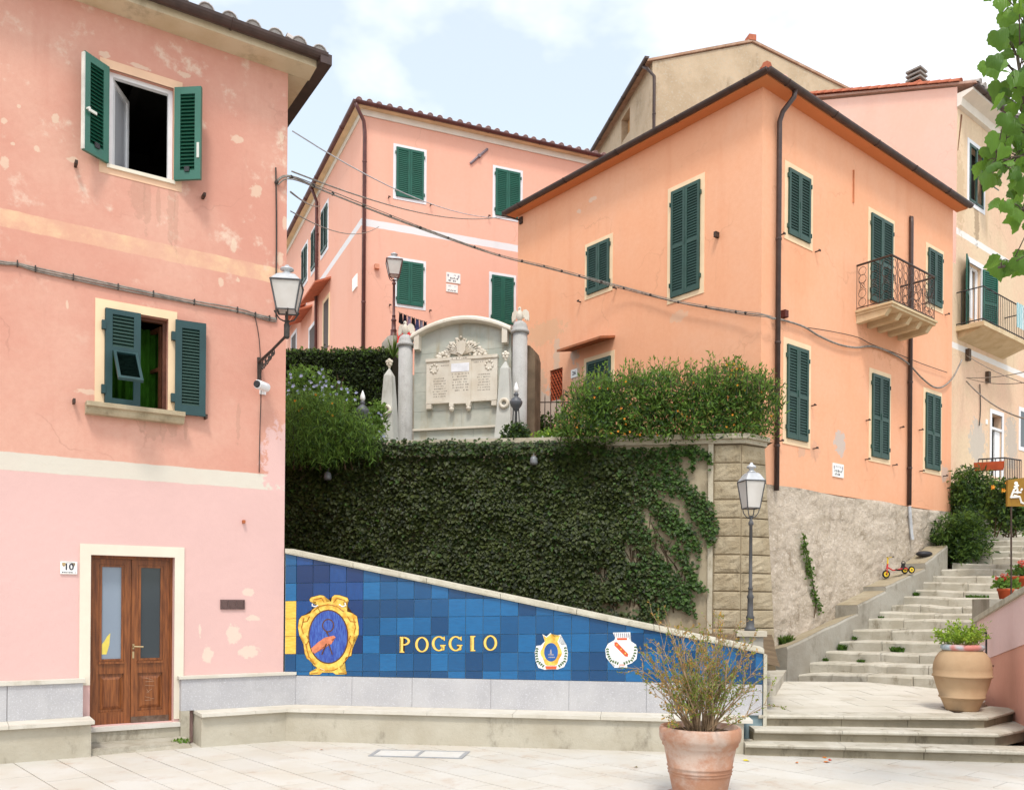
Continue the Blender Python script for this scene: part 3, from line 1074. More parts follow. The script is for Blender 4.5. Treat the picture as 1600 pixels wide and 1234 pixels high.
mb.add([P(s, y, z) for s, y, z in ((a - .05, -.42, -.005), (b + .13, -.42, -.005), (b + .13, -.075, -.005), (a - .05, -.075, -.005),
                                   (a - .05, -.40, zst - .02), (b + .10, -.36, zst - .05), (b + .13, -.075, zst), (a - .05, -.075, zst))],
       [(0, 1, 5, 4), (1, 2, 6, 5), (2, 3, 7, 6), (3, 0, 4, 7), (4, 5, 6, 7)])
mb.build('door_step', OLDSTEP, house)

# plaque, vent
s0, s1, z0_, z1_ = PH.rect(94, 120.5, 877, 896.5)
t = thing('house_number_plaque', 'white ceramic house number plaque reading 10 left of the brown door', 'plaque', P((s0 + s1) / 2, 0, z0_))
MB().box(PH, s0, s1, -.018, .0, z0_, z1_).build('ceramic_plate', CERAM, t)
sm, zm = (s0 + s1) / 2, (z0_ + z1_) / 2
wall_text('10', (z1_ - z0_) * .72, PH, sm, -.0195, zm + .008, INK, t, bold=.002)
for s, cc in ((s0 + .035, (.35, .25, .12)), (s1 - .04, (.25, .2, .14))):
    MB().prism([PH.P(s + u * .017, -.0185, zm + .035 + v * .022) for u, v in ((-1, 1), (1, 1), (1, -.2), (0, -1.2), (-1, -.2))], PH.ey * -.0015).build('crest_mark', simple('crest_ink', cc, .4, .3, .5, 60), t)
tiny_lines(PH, s0 + .012, s1 - .012, [z0_ + .012], -.018, INK, t, .014, 'lettering', 5)
tiny_lines(PH, sm - .03, sm + .03, [z1_ - .016], -.018, INK, t, .008, 'lettering', 6)
s0, s1, z0_, z1_ = PH.rect(344, 382, 936.5, 951.5)
t = thing('vent_grille', 'small dark brown vent grille low on the pale pink wall', 'grille', P((s0 + s1) / 2, 0, z0_))
GR = simple('vent_brown', (.12, .075, .07), .6, .3, .1)
mb = MB()
frame_trim(mb, PH, s0 + .012, s1 - .012, z0_ + .012, z1_ - .012, .012, -.02, 0)
mb.build('frame', GR, t)
mb = MB()
for k in range(7):
    z = z0_ + .014 + k * (z1_ - z0_ - .028) / 7
    mb.box(PH, s0 + .013, s1 - .013, -.015, -.003, z, z + .007)
for k in range(1, 3):
    s = s0 + (s1 - s0) * k / 3
    mb.box(PH, s - .006, s + .006, -.018, -.002, z0_ + .013, z1_ - .013)
mb.build('louvre_slats', GR, t)
# rusty bits left in the wall
for (x, y, lab) in ((380, 815, 'short rusty iron peg in the pink wall above the vent grille'),):
    t = MB().box(PH, *(lambda s, z: (s - .015, s + .015, -.05, 0, z - .02, z + .02))(*PH.hit(x, y)))
    tag(place_new_origin(t.build('iron_peg', simple('rust', S(190, 110, 70), .9)), PH.W(x, y)), lab, 'peg')

# cables on the facade
def cable(pts, r, mat, name='cable', n=5, label=None, cat='cable', group=None, sub=4, loc=None):
    """smooth tube through points"""
    pts = [Vector(p) for p in pts]
    out = []
    m = len(pts)
    for i in range(m - 1):
        p0, p1, p2, p3 = pts[max(i - 1, 0)], pts[i], pts[i + 1], pts[min(i + 2, m - 1)]
        for k in range(sub):
            u = k / sub
            out.append(.5 * ((2 * p1) + (p2 - p0) * u + (2 * p0 - 5 * p1 + 4 * p2 - p3) * u * u + (3 * p1 - p0 - 3 * p2 + p3) * u ** 3))
    out.append(pts[-1])
    o = MB().tube(out, r, n).build(name, mat, None, True)
    if label:
        place_new_origin(o, pts[0])
        tag(o, label, cat, group)
    return o
run = [(-250, 345), (-150, 372), (-60, 396), (0, 410), (27, 413), (55, 421), (114, 434), (184, 449), (239, 460), (303, 473), (370, 485), (398, 493), (420, 498), (432, 500)]
t = thing('facade_cable_bundle', 'bundle of grey cables strapped along the pink wall above the lower window', 'cable', PH.W(0, 410))
for q, (dz, yy) in enumerate(((0, -.028), (.019, -.02), (-.018, -.02))):
    o = cable([PH.W(x, y, yy) + Vector((0, 0, dz + random.uniform(-.008, .008))) for x, y in run], .009, CABLE)
    o.data.transform(Matrix.Translation(-t.location))
    o.parent = t
    o.name = 'cable'
for (x, y) in run[4:-1]:
    s, z = PH.hit(x, y)
    MB().box(PH, s - .006, s + .006, -.045, 0, z - .034, z + .034).build('cable_strap', CABLE_D, t)
cable([PH.W(x, y, -.02) for x, y in ((431, 262), (432, 330), (432, 400), (431, 470), (432, 500))], .010, CABLE_D, 'wall_cable', label='thin dark cable running down the pink wall beside its right corner', sub=2)
cable([PH.W(x, y, -.02) for x, y in ((398, 493), (405, 530), (408, 600), (406, 680), (405, 738))], .006, CABLE_D, 'wall_cable', label='thin cable dropping past the white camera on the pink wall', sub=3)

# security camera
s, z = PH.hit(404, 607)
t = thing('security_camera', 'small white bullet security camera on the pink wall below the lantern', 'camera', PH.P(s, 0, z))
c0 = PH.P(s, -.16, z)
dv = (PH.ex * -.8 - PH.ey * .6).normalized()
mb = MB()
mb.tube([c0 + dv * .10, c0 + dv * .099, c0 - dv * .09, c0 - dv * .095], [.05, .056, .056, .045], 14)
mb.build('camera_body', WHITE, t)
MB().tube([c0 + dv * .101, c0 + dv * .125], [.045, .04], 14).build('lens', IRON, t)
MB().tube([c0 - dv * .05, PH.P(s + .05, -.06, z - .02), PH.P(s + .05, 0, z - .03)], .018, 8).build('bracket', WHITE, t)
MB().box(PH, s + .01, s + .09, -.02, 0, z - .07, z + .01).build('mount_plate', WHITE, t)
# ---------------------------------------------------------------- stone benches
def isect(f1, y1, f2, y2):
    p, d = f1.P(0, y1), f1.ex
    q, n = f2.P(0, y2), f2.ey
    return p + d * ((q - p).dot(n) / d.dot(n))

def loc_s(fr, p):
    return (Vector(p) - fr.p).dot(fr.ex)

def strip(fr, sa0, sa1, sb0, sb1, y0, y1, z0, z1, mb=None):
    """box whose two ends may be mitred: sa at y0 (front), sb at y1 (back)"""
    mb = mb or MB()
    P_ = fr.P
    q = [P_(sa0, y0, z0), P_(sa1, y0, z0), P_(sb1, y1, z0), P_(sb0, y1, z0), P_(sa0, y0, z1), P_(sa1, y0, z1), P_(sb1, y1, z1), P_(sb0, y1, z1)]
    return mb.add(q, [(0, 3, 2, 1), (4, 5, 6, 7), (0, 1, 5, 4), (1, 2, 6, 5), (2, 3, 7, 6), (3, 0, 4, 7)])

GRAN = stone('speckled_grey_granite', S(214, 212, 214, .70), S(200, 198, 202, .70), S(170, 168, 170, .66), 2.2, .12, .7, .35, (S(222, 222, 228, .75), 75.0), perobj=.1)
SEATM = stone('pale_seat_marble', S(244, 238, 226, .68), S(230, 222, 206, .68), S(190, 178, 156, .6), 2.0, .15, .7, .5, perobj=.08)
BASEY_P, FRONT_P, BASEY_T, FRONT_T = -.34, -.40, -.42, -.465
ZS, ZT = .362, .402
# left bench, beside the door
sL = PS0
sR = _pk.hit(141, 1126)[0]
t = thing('stone_bench', 'stone bench with granite back panels at the left edge, left of the brown door', 'bench', _pk.P((sL + sR) / 2, -.2, 0), 'stone benches along the walls')
strip(_pk, sL, sR - .03, sL, sR - .03, BASEY_P, .10, -.02, ZS).build('base', CONC, t)
js = [sL, _pk.hit(11, 1125)[0] - 1.5, _pk.hit(11, 1125)[0], sR]
for k in range(3):
    strip(_pk, js[k] + .002, js[k + 1] - .002, js[k] + .002, js[k + 1] - .002, FRONT_P, .06, ZS + .001, ZT).build('seat_slab', SEATM, t)
pr = _pk.hit(130, 1090)[0]
pj = [sL, _pk.hit(11, 1090)[0] - 1.2, _pk.hit(11, 1090)[0], pr]
for k in range(3):
    strip(_pk, pj[k] + .003, pj[k + 1] - .003, pj[k] + .003, pj[k + 1] - .003, 0, .10, ZT + .001, .79).build('back_panel', GRAN, t)
strip(_pk, sL, pr + .02, sL, pr + .02, -.025, .108, .791, .835).build('coping', SEATM, t)
# long bench: pink wall, round the inner corner, below the tiles
t = thing('stone_bench', 'long angled stone bench with granite back panels below the blue tiled wall', 'bench', TW.P(2.6, -.25, 0), 'stone benches along the walls')
p0 = _pk.hit(303, 1119)[0]
bl = _pk.hit(283, 1085)[0]
cf = isect(_pk, FRONT_P, TW, FRONT_T)
cb = isect(_pk, 0, TW, 0)
cbb = isect(_pk, BASEY_P, TW, BASEY_T)
cbk = isect(_pk, .10, TW, .10)
strip(_pk, p0 + .01, loc_s(_pk, cbb), p0 + .01, loc_s(_pk, cbk), BASEY_P, .10, -.02, ZS).build('base', CONC, t)
strip(TW, loc_s(TW, cbb) + .001, 5.55, loc_s(TW, cbk) + .001, 5.55, BASEY_T, .10, -.02, ZS).build('base', CONC, t)
sj = [p0, _pk.hit(385, 1112)[0]]
strip(_pk, p0, sj[1] - .002, p0, sj[1] - .002, FRONT_P, .06, ZS + .001, ZT).build('seat_slab', SEATM, t)
strip(_pk, sj[1] + .002, loc_s(_pk, cf) - .001, sj[1] + .002, loc_s(_pk, isect(_pk, .06, TW, .06)) - .001, FRONT_P, .06, ZS + .001, ZT).build('seat_slab', SEATM, t)
xs = [None, 555, 680, 808, 940, 1070, 1168]
for k in range(6):
    a0 = loc_s(TW, cf) + .001 if k == 0 else TW.hit(xs[k], 1115)[0]
    b0 = loc_s(TW, isect(_pk, .06, TW, .06)) + .001 if k == 0 else a0
    e = TW.hit(xs[k + 1], 1115)[0] - .004
    strip(TW, a0, e, b0, e, FRONT_T, .06, ZS + .001, ZT).build('seat_slab', SEATM, t)
pj = [bl, _pk.hit(372, 1080)[0]]
strip(_pk, bl, loc_s(_pk, cb) - .002, bl, loc_s(_pk, isect(_pk, .1, TW, .1)) - .002, 0, .10, ZT + .001, .785).build('back_panel', GRAN, t)
strip(_pk, bl - .03, loc_s(_pk, cb) - .002, bl - .03, loc_s(_pk, isect(_pk, .1, TW, .1)) - .002, -.025, .108, .786, .82).build('coping', SEATM, t)
xs = [None, 550, 644, 767, 889, 1010, 1130, 1191]
for k in range(7):
    a0 = loc_s(TW, cb) + .002 if k == 0 else TW.hit(xs[k], 1080)[0] + .002
    b0 = loc_s(TW, isect(_pk, .1, TW, .1)) + .002 if k == 0 else a0
    e = TW.hit(xs[k + 1], 1080)[0] - .002
    strip(TW, a0, e, b0, e, -.004, .10, ZT + .001, .772 + random.uniform(-.002, .002)).build('back_panel', GRAN, t)
# narrow jamb block between door and bench
MB().box(_pk, bl - .001, bl + .1, .001, .1, -.02, ZT).build('end_block', CONC, t)

# ---------------------------------------------------------------- blue tiled wall
tw = thing('tiled_wall', 'wall clad in glazed blue tiles with a sloping top, letters and painted crests', 'wall', TW.P(2.8, .15, 0))
S0, S1 = -.194, 5.83
top = lambda s: 2.345 - .1998 * (s + .193)
mb = MB()
pts = [TW.P(S0 + .0, .02, .3), TW.P(S1, .02, .3), TW.P(S1, .02, top(S1)), TW.P(S0, .02, top(S0))]
GROUT = simple('tile_grout', (.20, .27, .30), .9, .1, .1)
mb.prism([TW.P(S0, .022, -.1), TW.P(S1, .022, -.1), TW.P(S1, .022, top(S1) + .004), TW.P(S0, .022, top(S0) + .004)], TW.ey * .26)
mb.build('wall_core', GROUT, tw)
def clip(poly, f):
    out = []
    for i in range(len(poly)):
        p, q = poly[i], poly[(i + 1) % len(poly)]
        a_, b_ = f(p), f(q)
        if a_ >= 0:
            out.append(p)
        if (a_ >= 0) != (b_ >= 0):
            k = a_ / (a_ - b_)
            out.append((p[0] + (q[0] - p[0]) * k, p[1] + (q[1] - p[1]) * k))
    return out
def tile_mat(name, c0, c1, sc, yellow=False):
    m = Mat(name, .16, .5)
    st = m.noise(9, 6, .7, sc)
    ob = m.obrnd()
    c = m.mix(m.ramp(ob, .1, 1.0), c1, tuple(x * .62 for x in c0))
    c = m.mix(m.ramp(st, .34, .68, 0, .34), c, tuple(x * .6 for x in c0))
    c = m.mix(m.ramp(m.noise(24, 6, .75, sc), .56, .72, 0, .30), c, tuple(min(.8, x * 1.5) for x in c1))
    m.color(c)
    m.bump(m.noise(5, 3), .12, .01)
    return m.m
BLUE = tile_mat('blue_glazed_tile', (.007, .078, .225), (.010, .125, .315), (1, 1, 7))
BLUE2 = tile_mat('violet_blue_tile', (.006, .035, .150), (.009, .060, .225), (7, 7, .8))
YELT = Mat('yellow_glazed_tile', .25, .4)
YELT.color(YELT.mix(YELT.ramp(YELT.noise(9, 6, .7, (1, 1, 5)), .3, .7), (.70, .40, .05), (.82, .56, .10)))
YELT = YELT.m
YELT.node_tree.nodes['Principled BSDF'].inputs['Roughness'].default_value = .25
cols = [-.186, -.038] + [-.038 + .2222 * k for k in range(1, 27)]
cols = [x for x in cols if x < S1 - .05] + [S1]
row = lambda k, s: .822 + .022 * s + .2285 * k
ins = .0022
for i in range(len(cols) - 1):
    for k in range(-1, 8):
        s0, s1 = cols[i] + ins, cols[i + 1] - ins
        poly = [(s0, row(k, s0) + ins), (s1, row(k, s1) + ins), (s1, row(k + 1, s1) - ins), (s0, row(k + 1, s0) - ins)]
        poly = clip(poly, lambda p: p[1] - .778)
        poly = clip(poly, lambda p: top(p[0]) - .002 - p[1]) if poly else poly
        if len(poly) < 3 or max(p[1] for p in poly) - min(p[1] for p in poly) < .008:
            continue
        mt = YELT if (i == 0 and k in (1, 2, 3)) else (BLUE2 if 1 <= i <= 4 and k >= 1 else BLUE)
        y0 = .009 + random.uniform(-.0012, .0012)
        tl = random.uniform(-.0012, .0012)
        n = len(poly)
        cx_ = sum(p[0] for p in poly) / n
        cz_ = sum(p[1] for p in poly) / n
        fr_ = [TW.P(cx_ + (p[0] - cx_) * .975, y0 + tl * (1 if p[0] > cx_ else -1), cz_ + (p[1] - cz_) * .975) for p in poly]
        md = [TW.P(p[0], y0 + .003, p[1]) for p in poly]
        bk = [TW.P(p[0], .0225, p[1]) for p in poly]
        mb = MB()
        mb.add(fr_ + md + bk, [tuple(range(n))] + [(j, n + j, n + (j + 1) % n, (j + 1) % n) for j in range(n)] + [(n + j, 2 * n + j, 2 * n + (j + 1) % n, n + (j + 1) % n) for j in range(n)])
        mb.build('tile', mt, tw)
# coping stones
COPE = stone('weathered_coping', S(232, 226, 208, .68), S(212, 204, 184, .66), S(150, 140, 118, .6), 4, .4)
k = 0
s = S0 + .01
while s < S1 - .05:
    e = min(S1 + .01, s + .92 + random.uniform(-.05, .05))
    z0_, z1_ = top(s) + .005, top(e) + .005
    mb = MB()
    h = .062
    prof = [(-.022, 0), (-.028, .02), (-.022, h), (.28, h + .012), (.28, 0)]
    A = [TW.P(s + .003, y, z0_ + z) for y, z in prof]
    M_ = [TW.P((s + e) / 2, y + random.uniform(-.003, .003), (z0_ + z1_) / 2 + z + random.uniform(-.003, .003)) for y, z in prof]
    B = [TW.P(e - .003, y, z1_ + z) for y, z in prof]
    mb.add(A + M_ + B, [(i, (i + 1) % 5, 5 + (i + 1) % 5, 5 + i) for i in range(5)] + [(5 + i, 5 + (i + 1) % 5, 10 + (i + 1) % 5, 10 + i) for i in range(5)] + [(4, 3, 2, 1, 0), (10, 11, 12, 13, 14)])
    mb.build('coping_stone', COPE, tw)
    s = e

MB().prism([TW.P(S1 + .004, -.012, .0), TW.P(S1 + .045, -.012, .0), TW.P(S1 + .045, -.012, top(S1) - .006), TW.P(S1 + .004, -.012, top(S1) + .002)], TW.ey * .30).build('end_slab', COPE, tw)
# painted and relief decoration of the tiles: shapes measured in photo pixels and laid on the tile face
def flat(pts, y, mat, parent, name, th=.002):
    """polygon in photo pixels -> thin plate on the tile face"""
    q = [TW.W(x, yy, y) for x, yy in pts]
    me = MB()
    n = len(q)
    bm = bmesh.new()
    vsx = [bm.verts.new(p) for p in q]
    bm.faces.new(vsx)
    r = bmesh.ops.triangulate(bm, faces=bm.faces[:])
    bm.verts.index_update()
    tris = [tuple(v.index for v in f.verts) for f in bm.faces]
    bm.free()
    me.add(q + [p + TW.ey * th for p in q], tris + [(i, n + i, n + (i + 1) % n, (i + 1) % n) for i in range(n)])
    return me.build(name, mat, parent)
def flat_strip(outer, inner, y, mat, parent, name, th=.002):
    """band between two polylines in photo pixels -> thin plate on the tile face"""
    n = len(outer)
    q = [TW.W(x, yy, y) for x, yy in outer] + [TW.W(x, yy, y) for x, yy in inner]
    b_ = [p + TW.ey * th for p in q]
    f = []
    for i in range(n - 1):
        f += [(i, i + 1, n + i + 1, n + i), (i, 2 * n + i, 2 * n + i + 1, i + 1), (n + i, n + i + 1, 3 * n + i + 1, 3 * n + i)]
    return MB().add(q + b_, f).build(name, mat, parent)
def C4(pts, x0, y0):
    return [(x0 + x / 4.0, y0 + y / 4.0) for x, y in pts]
def ell(cx_, cy_, rx, ry, n=32, a0=0, a1=360):
    return [(cx_ + rx * math.cos(R(a0 + (a1 - a0) * k / n)), cy_ + ry * math.sin(R(a0 + (a1 - a0) * k / n))) for k in range(n if a1 - a0 == 360 else n + 1)]
def ringpoly(cx_, cy_, rx, ry, w, a0, a1, n=20):
    o = ell(cx_, cy_, rx, ry, n, a0, a1 + 1e-6)
    i = ell(cx_, cy_, rx - w, ry - w, n, a0, a1 + 1e-6)
    return o + i[::-1]
GOLD = Mat('painted_gold', .25, .4)
GOLD.color(GOLD.mix(GOLD.ramp(GOLD.noise(14, 5), .3, .65), (.60, .30, .03), (.84, .58, .12)))
GOLD = GOLD.m
GOLDD = simple('painted_ochre', (.42, .17, .012), .3, .4, .3, 25)
GBROWN = simple('painted_outline', (.10, .035, .008), .3, .4)
OVAL = Mat('painted_violet_blue', .2, .5)
OVAL.color(OVAL.mix(OVAL.ramp(OVAL.noise(9, 6, .7, (9, 9, 1)), .35, .65), (.016, .035, .26), (.06, .14, .46)))
OVAL = OVAL.m
SKIN = simple('painted_arm', (.62, .20, .10), .3, .4, .2, 20)
LETG = simple('letter_gold', (.80, .55, .13), .3, .4, .1, 20)
EWH = simple('painted_white', (.78, .78, .78), .25, .4, .05)
EGRN = simple('painted_wreath', (.06, .12, .03), .3, .4, .5, 60)
ERED = simple('painted_red', (.62, .10, .035), .3, .4, .1)
EGREY = simple('painted_grey', (.32, .30, .34), .3, .4, .3, 60)
EBLUE = simple('painted_crest_blue', (.02, .09, .30), .3, .4, .2)
out1 = [(335, 385), (345, 372), (400, 358), (425, 362), (435, 380), (440, 400), (470, 400), (475, 370), (490, 357), (520, 358), (572, 375), (578, 393), (540, 398), (545, 425), (565, 440), (570, 460), (600, 470), (630, 490), (642, 560), (640, 605), (612, 620), (605, 650), (612, 660), (600, 700), (595, 735), (560, 745), (555, 770), (535, 790), (520, 805), (530, 825), (565, 835), (565, 850), (500, 853), (480, 840), (415, 840), (400, 853), (335, 853), (335, 838), (375, 828), (382, 810), (360, 795), (345, 765), (318, 752), (305, 720), (298, 670), (305, 655), (300, 625), (272, 610), (263, 560), (270, 510), (285, 490), (340, 470), (350, 450), (365, 440), (385, 425), (375, 398), (338, 397)]
def grow(pts, d):
    cx_ = sum(p[0] for p in pts) / len(pts)
    cy_ = sum(p[1] for p in pts) / len(pts)
    return [(p[0] + d * (1 if p[0] > cx_ else -1), p[1] + d * (1 if p[1] > cy_ else -1)) for p in pts]
o = C4(out1, 400, 840)
flat(grow(o, .7), .0062, GBROWN, tw, 'crest_outline')
flat(o, .0045, GOLD, tw, 'crest_scrollwork')
# scroll shading
for seg in (([(300, 500), (285, 560), (296, 600)]), ([(610, 500), (622, 560), (612, 600)]), ([(310, 660), (330, 740), (370, 790)]), ([(600, 665), (578, 740), (545, 785)]), ([(360, 385), (410, 375), (425, 400)]), ([(555, 390), (505, 375), (485, 402)]),
            ([(360, 455), (400, 425), (452, 415), (505, 425), (550, 460)]), ([(400, 815), (430, 828), (475, 828), (510, 815)]), ([(290, 525), (320, 520), (335, 490)]), ([(625, 525), (590, 520), (572, 490)]), ([(318, 610), (330, 640), (316, 665)]), ([(590, 610), (580, 640), (594, 665)]), ([(345, 845), (390, 842)]), ([(515, 845), (560, 842)])):
    q = C4(seg, 400, 840)
    MB().tube([TW.W(x, y, .0035) for x, y in q], .007, 5).build('scroll_shading', GOLDD, tw)
flat(C4(ell(452, 617, 126, 170), 400, 840), .0035, GBROWN, tw, 'oval_outline')
flat(C4(ell(452, 617, 118, 162), 400, 840), .002, OVAL, tw, 'oval_field')
flat(C4([(345, 690), (390, 650), (430, 622), (485, 610), (498, 620), (468, 636), (478, 645), (472, 662), (440, 667), (400, 695), (368, 722), (352, 715)], 400, 840), .0005, SKIN, tw, 'painted_arm_shape')
flat_strip(C4(ell(451, 547, 38, 42, 24, 0, 360.001), 400, 840), C4(ell(451, 547, 31, 35, 24, 0, 360.001), 400, 840), .0008, GBROWN, tw, 'painted_ring')
for seg in ([(440, 588), (455, 612)], [(440, 660), (412, 728)], [(455, 662), (477, 728)], [(446, 585), (446, 600), (452, 608)]):
    q = C4(seg, 400, 840)
    MB().tube([TW.W(x, y, .0) for x, y in q], .008, 5).build('painted_divider', GBROWN, tw)
# white ribbon ends
for seg in ([(352, 410), (352, 425), (372, 430), (388, 420)], [(556, 405), (560, 422), (540, 430), (520, 415)]):
    MB().tube([TW.W(x, y, .003) for x, y in C4(seg, 400, 840)], .009, 5).build('painted_ribbon', EWH, tw)
# lettering POGGIO
def letter(polys, name):
    for pl in polys:
        if isinstance(pl, tuple):
            (cx_, cy_, rx, ry, wt, wn, a0, a1) = pl
            for g_, y_, mt in ((2.2, .0060, GBROWN), (0, .0035, LETG)):
                o_, i_ = thickring(cx_, cy_, rx + g_, ry + g_, wt + 2 * g_, wn + 2 * g_, a0, a1)
                flat_strip(C4(o_, 400, 840), C4(i_, 400, 840), y_, mt, tw, name if g_ == 0 else name + '_outline')
            continue
        q = C4(pl, 400, 840)
        flat(grow(q, .55), .0060, GBROWN, tw, name + '_outline')
        flat(q, .0035, LETG, tw, name)
def stem(x, y0, y1, w=12, sw=26, dx=0):
    h = w / 2
    q = sw / 2
    return [(x - q + dx, y0), (x + q + dx, y0), (x + q + dx, y0 + 5), (x + h + dx * .8, y0 + 9), (x + h, y1 - 9), (x + q, y1 - 5), (x + q, y1), (x - q, y1), (x - q, y1 - 5), (x - h, y1 - 9), (x - h + dx * .8, y0 + 9), (x - q + dx, y0 + 5)]
def thickring(cx_, cy_, rx, ry, wt, wn, a0, a1, n=28):
    o, i = [], []
    for k in range(n + 1):
        a_ = R(a0 + (a1 - a0) * k / n)
        w = wn + (wt - wn) * abs(math.cos(a_))
        o.append((cx_ + rx * math.cos(a_), cy_ + ry * math.sin(a_)))
        i.append((cx_ + (rx - w) * math.cos(a_), cy_ + (ry - w) * math.sin(a_)))
    return o, i
letter([stem(912, 618, 716, 13, 30, 2), (926, 645, 36, 26, 14, 7, -100, 100)], 'letter')
for cx_ in (1037, 1465):
    cy_ = 666 if cx_ < 1200 else 656
    letter([(cx_, cy_, 42, 48, 15, 7, 0, 360)], 'letter')
for cx_, cy_ in ((1143, 660), (1248, 660)):
    letter([(cx_, cy_, 44, 47, 16, 7, 42, 312), [(cx_ + 8, cy_ + 8), (cx_ + 42, cy_ + 8), (cx_ + 42, cy_ + 14), (cx_ + 35, cy_ + 16), (cx_ + 35, cy_ + 38), (cx_ + 24, cy_ + 43), (cx_ + 24, cy_ + 16), (cx_ + 8, cy_ + 14)],
            [(cx_ + 24, cy_ - 36), (cx_ + 36, cy_ - 46), (cx_ + 37, cy_ - 18), (cx_ + 31, cy_ - 20)]], 'letter')
letter([stem(1355, 612, 707, 14, 32)], 'letter')
# the two smaller crests
def wreath(pts, n=9):
    for k in range(n):
        u = k / (n - 1) * (len(pts) - 1)
        i = min(int(u), len(pts) - 2)
        f = u - i
        x = pts[i][0] + (pts[i + 1][0] - pts[i][0]) * f
        y = pts[i][1] + (pts[i + 1][1] - pts[i][1]) * f
        a_ = math.atan2(pts[i + 1][1] - pts[i][1], pts[i + 1][0] - pts[i][0])
        for sg in (-1, 1):
            b_ = a_ + sg * .6
            l, w = 15, 5
            q = [(x, y), (x + l * .5 * math.cos(b_) - w * math.sin(b_), y + l * .5 * math.sin(b_) + w * math.cos(b_)), (x + l * math.cos(b_), y + l * math.sin(b_)), (x + l * .5 * math.cos(b_) + w * math.sin(b_), y + l * .5 * math.sin(b_) - w * math.cos(b_))]
            flat(C4(q, 800, 934), .001, EGRN, tw, 'wreath_leaf')
w2 = [(190, 225), (215, 240), (240, 218), (265, 238), (305, 228), (290, 270), (310, 295), (340, 292), (350, 340), (345, 390), (325, 430), (285, 445), (250, 438), (205, 447), (165, 435), (148, 395), (142, 340), (152, 298), (180, 295), (205, 270)]
flat(C4(w2, 800, 934), .0045, EWH, tw, 'small_crest_ground')
flat(C4([(195, 232), (215, 247), (243, 224), (268, 246), (300, 234), (285, 270), (205, 270)], 800, 934), .003, GOLD, tw, 'small_crest_crown')
flat(C4([(245 + (62 + 6 * math.cos(k * math.pi / 3)) * math.cos(k * math.pi / 18), 342 + (82 + 5 * math.cos(k * math.pi / 3)) * math.sin(k * math.pi / 18)) for k in range(36)], 800, 934), .0022, GOLD, tw, 'small_crest_cartouche')
flat(C4(ell(244, 338, 43, 58), 800, 934), .001, EBLUE, tw, 'small_crest_field')
for q in ([(225, 350), (262, 350), (262, 357), (225, 357)], [(228, 366), (268, 366), (268, 373), (228, 373)], [(240, 320), (246, 320), (250, 348), (236, 348)]):
    flat(C4(q, 800, 934), .0, EGREY, tw, 'small_crest_mark')
flat(C4([(208, 425), (280, 425), (276, 443), (212, 443)], 800, 934), .0008, ERED, tw, 'small_crest_ribbon')
wreath([(158, 310), (152, 350), (160, 395), (190, 420)])
wreath([(332, 305), (338, 350), (328, 395), (300, 420)])
w3 = [(630, 215), (740, 213), (728, 250), (745, 270), (775, 290), (785, 330), (778, 380), (750, 405), (718, 418), (722, 435), (690, 430), (640, 435), (645, 418), (610, 400), (588, 370), (583, 320), (600, 285), (640, 262), (645, 248)]
flat(C4(w3, 800, 934), .0045, EWH, tw, 'small_crest_ground')
for k in range(8):
    x = 637 + k * 12.6
    flat(C4([(x, 219), (x + 7, 219), (x + 6 + (4 - k) * .8, 246), (x + (4 - k) * 1.6, 246)], 800, 934), .003, EGREY, tw, 'small_crest_crown')
flat(C4([(655, 249), (720, 249), (718, 262), (658, 262)], 800, 934), .003, ERED, tw, 'small_crest_band')
flat(C4([(640, 275), (656, 275), (727, 350), (723, 367), (706, 363), (640, 296)], 800, 934), .003, ERED, tw, 'small_crest_bend')
for (x, y) in ((656, 292), (682, 318), (708, 345)):
    flat(C4(ell(x, y, 5, 5, 10), 800, 934), .002, GOLD, tw, 'small_crest_bee')
flat(C4([(668, 412), (708, 412), (704, 424), (672, 424)], 800, 934), .0025, simple('painted_pink', (.7, .4, .36), .3), tw, 'small_crest_ribbon')
wreath([(596, 312), (600, 355), (618, 390), (655, 405)])
wreath([(772, 300), (768, 350), (748, 388), (708, 405)])
# ---------------------------------------------------------------- ground behind the tiled wall, retaining wall
EARTH = stone('bank_earth', S(150, 128, 100, .6), S(120, 100, 78, .6), S(90, 80, 60, .6), 3, .6)
mb = MB()
n = 14
vv = []
for k in range(n + 1):
    s = S0 - .6 + (S1 + .25 - S0 + .6) * k / n
    zf = top(max(s, S0)) - .12
    a_ = TW.P(s, .28, min(zf, 2.2))
    b_ = IW.P(-9.4 + 9.9 * k / n, -.0, max(1.22, min(2.15, zf + .08)))
    for j in range(5):
        q = a_.lerp(b_, j / 4)
        vv.append(q + Vector((0, 0, random.uniform(-.04, .02) if 0 < j < 4 else 0)))
mb.add(vv, [(k * 5 + j, (k + 1) * 5 + j, (k + 1) * 5 + j + 1, k * 5 + j + 1) for k in range(n) for j in range(4)])
structure(mb.build('garden_bank', EARTH, None, True))

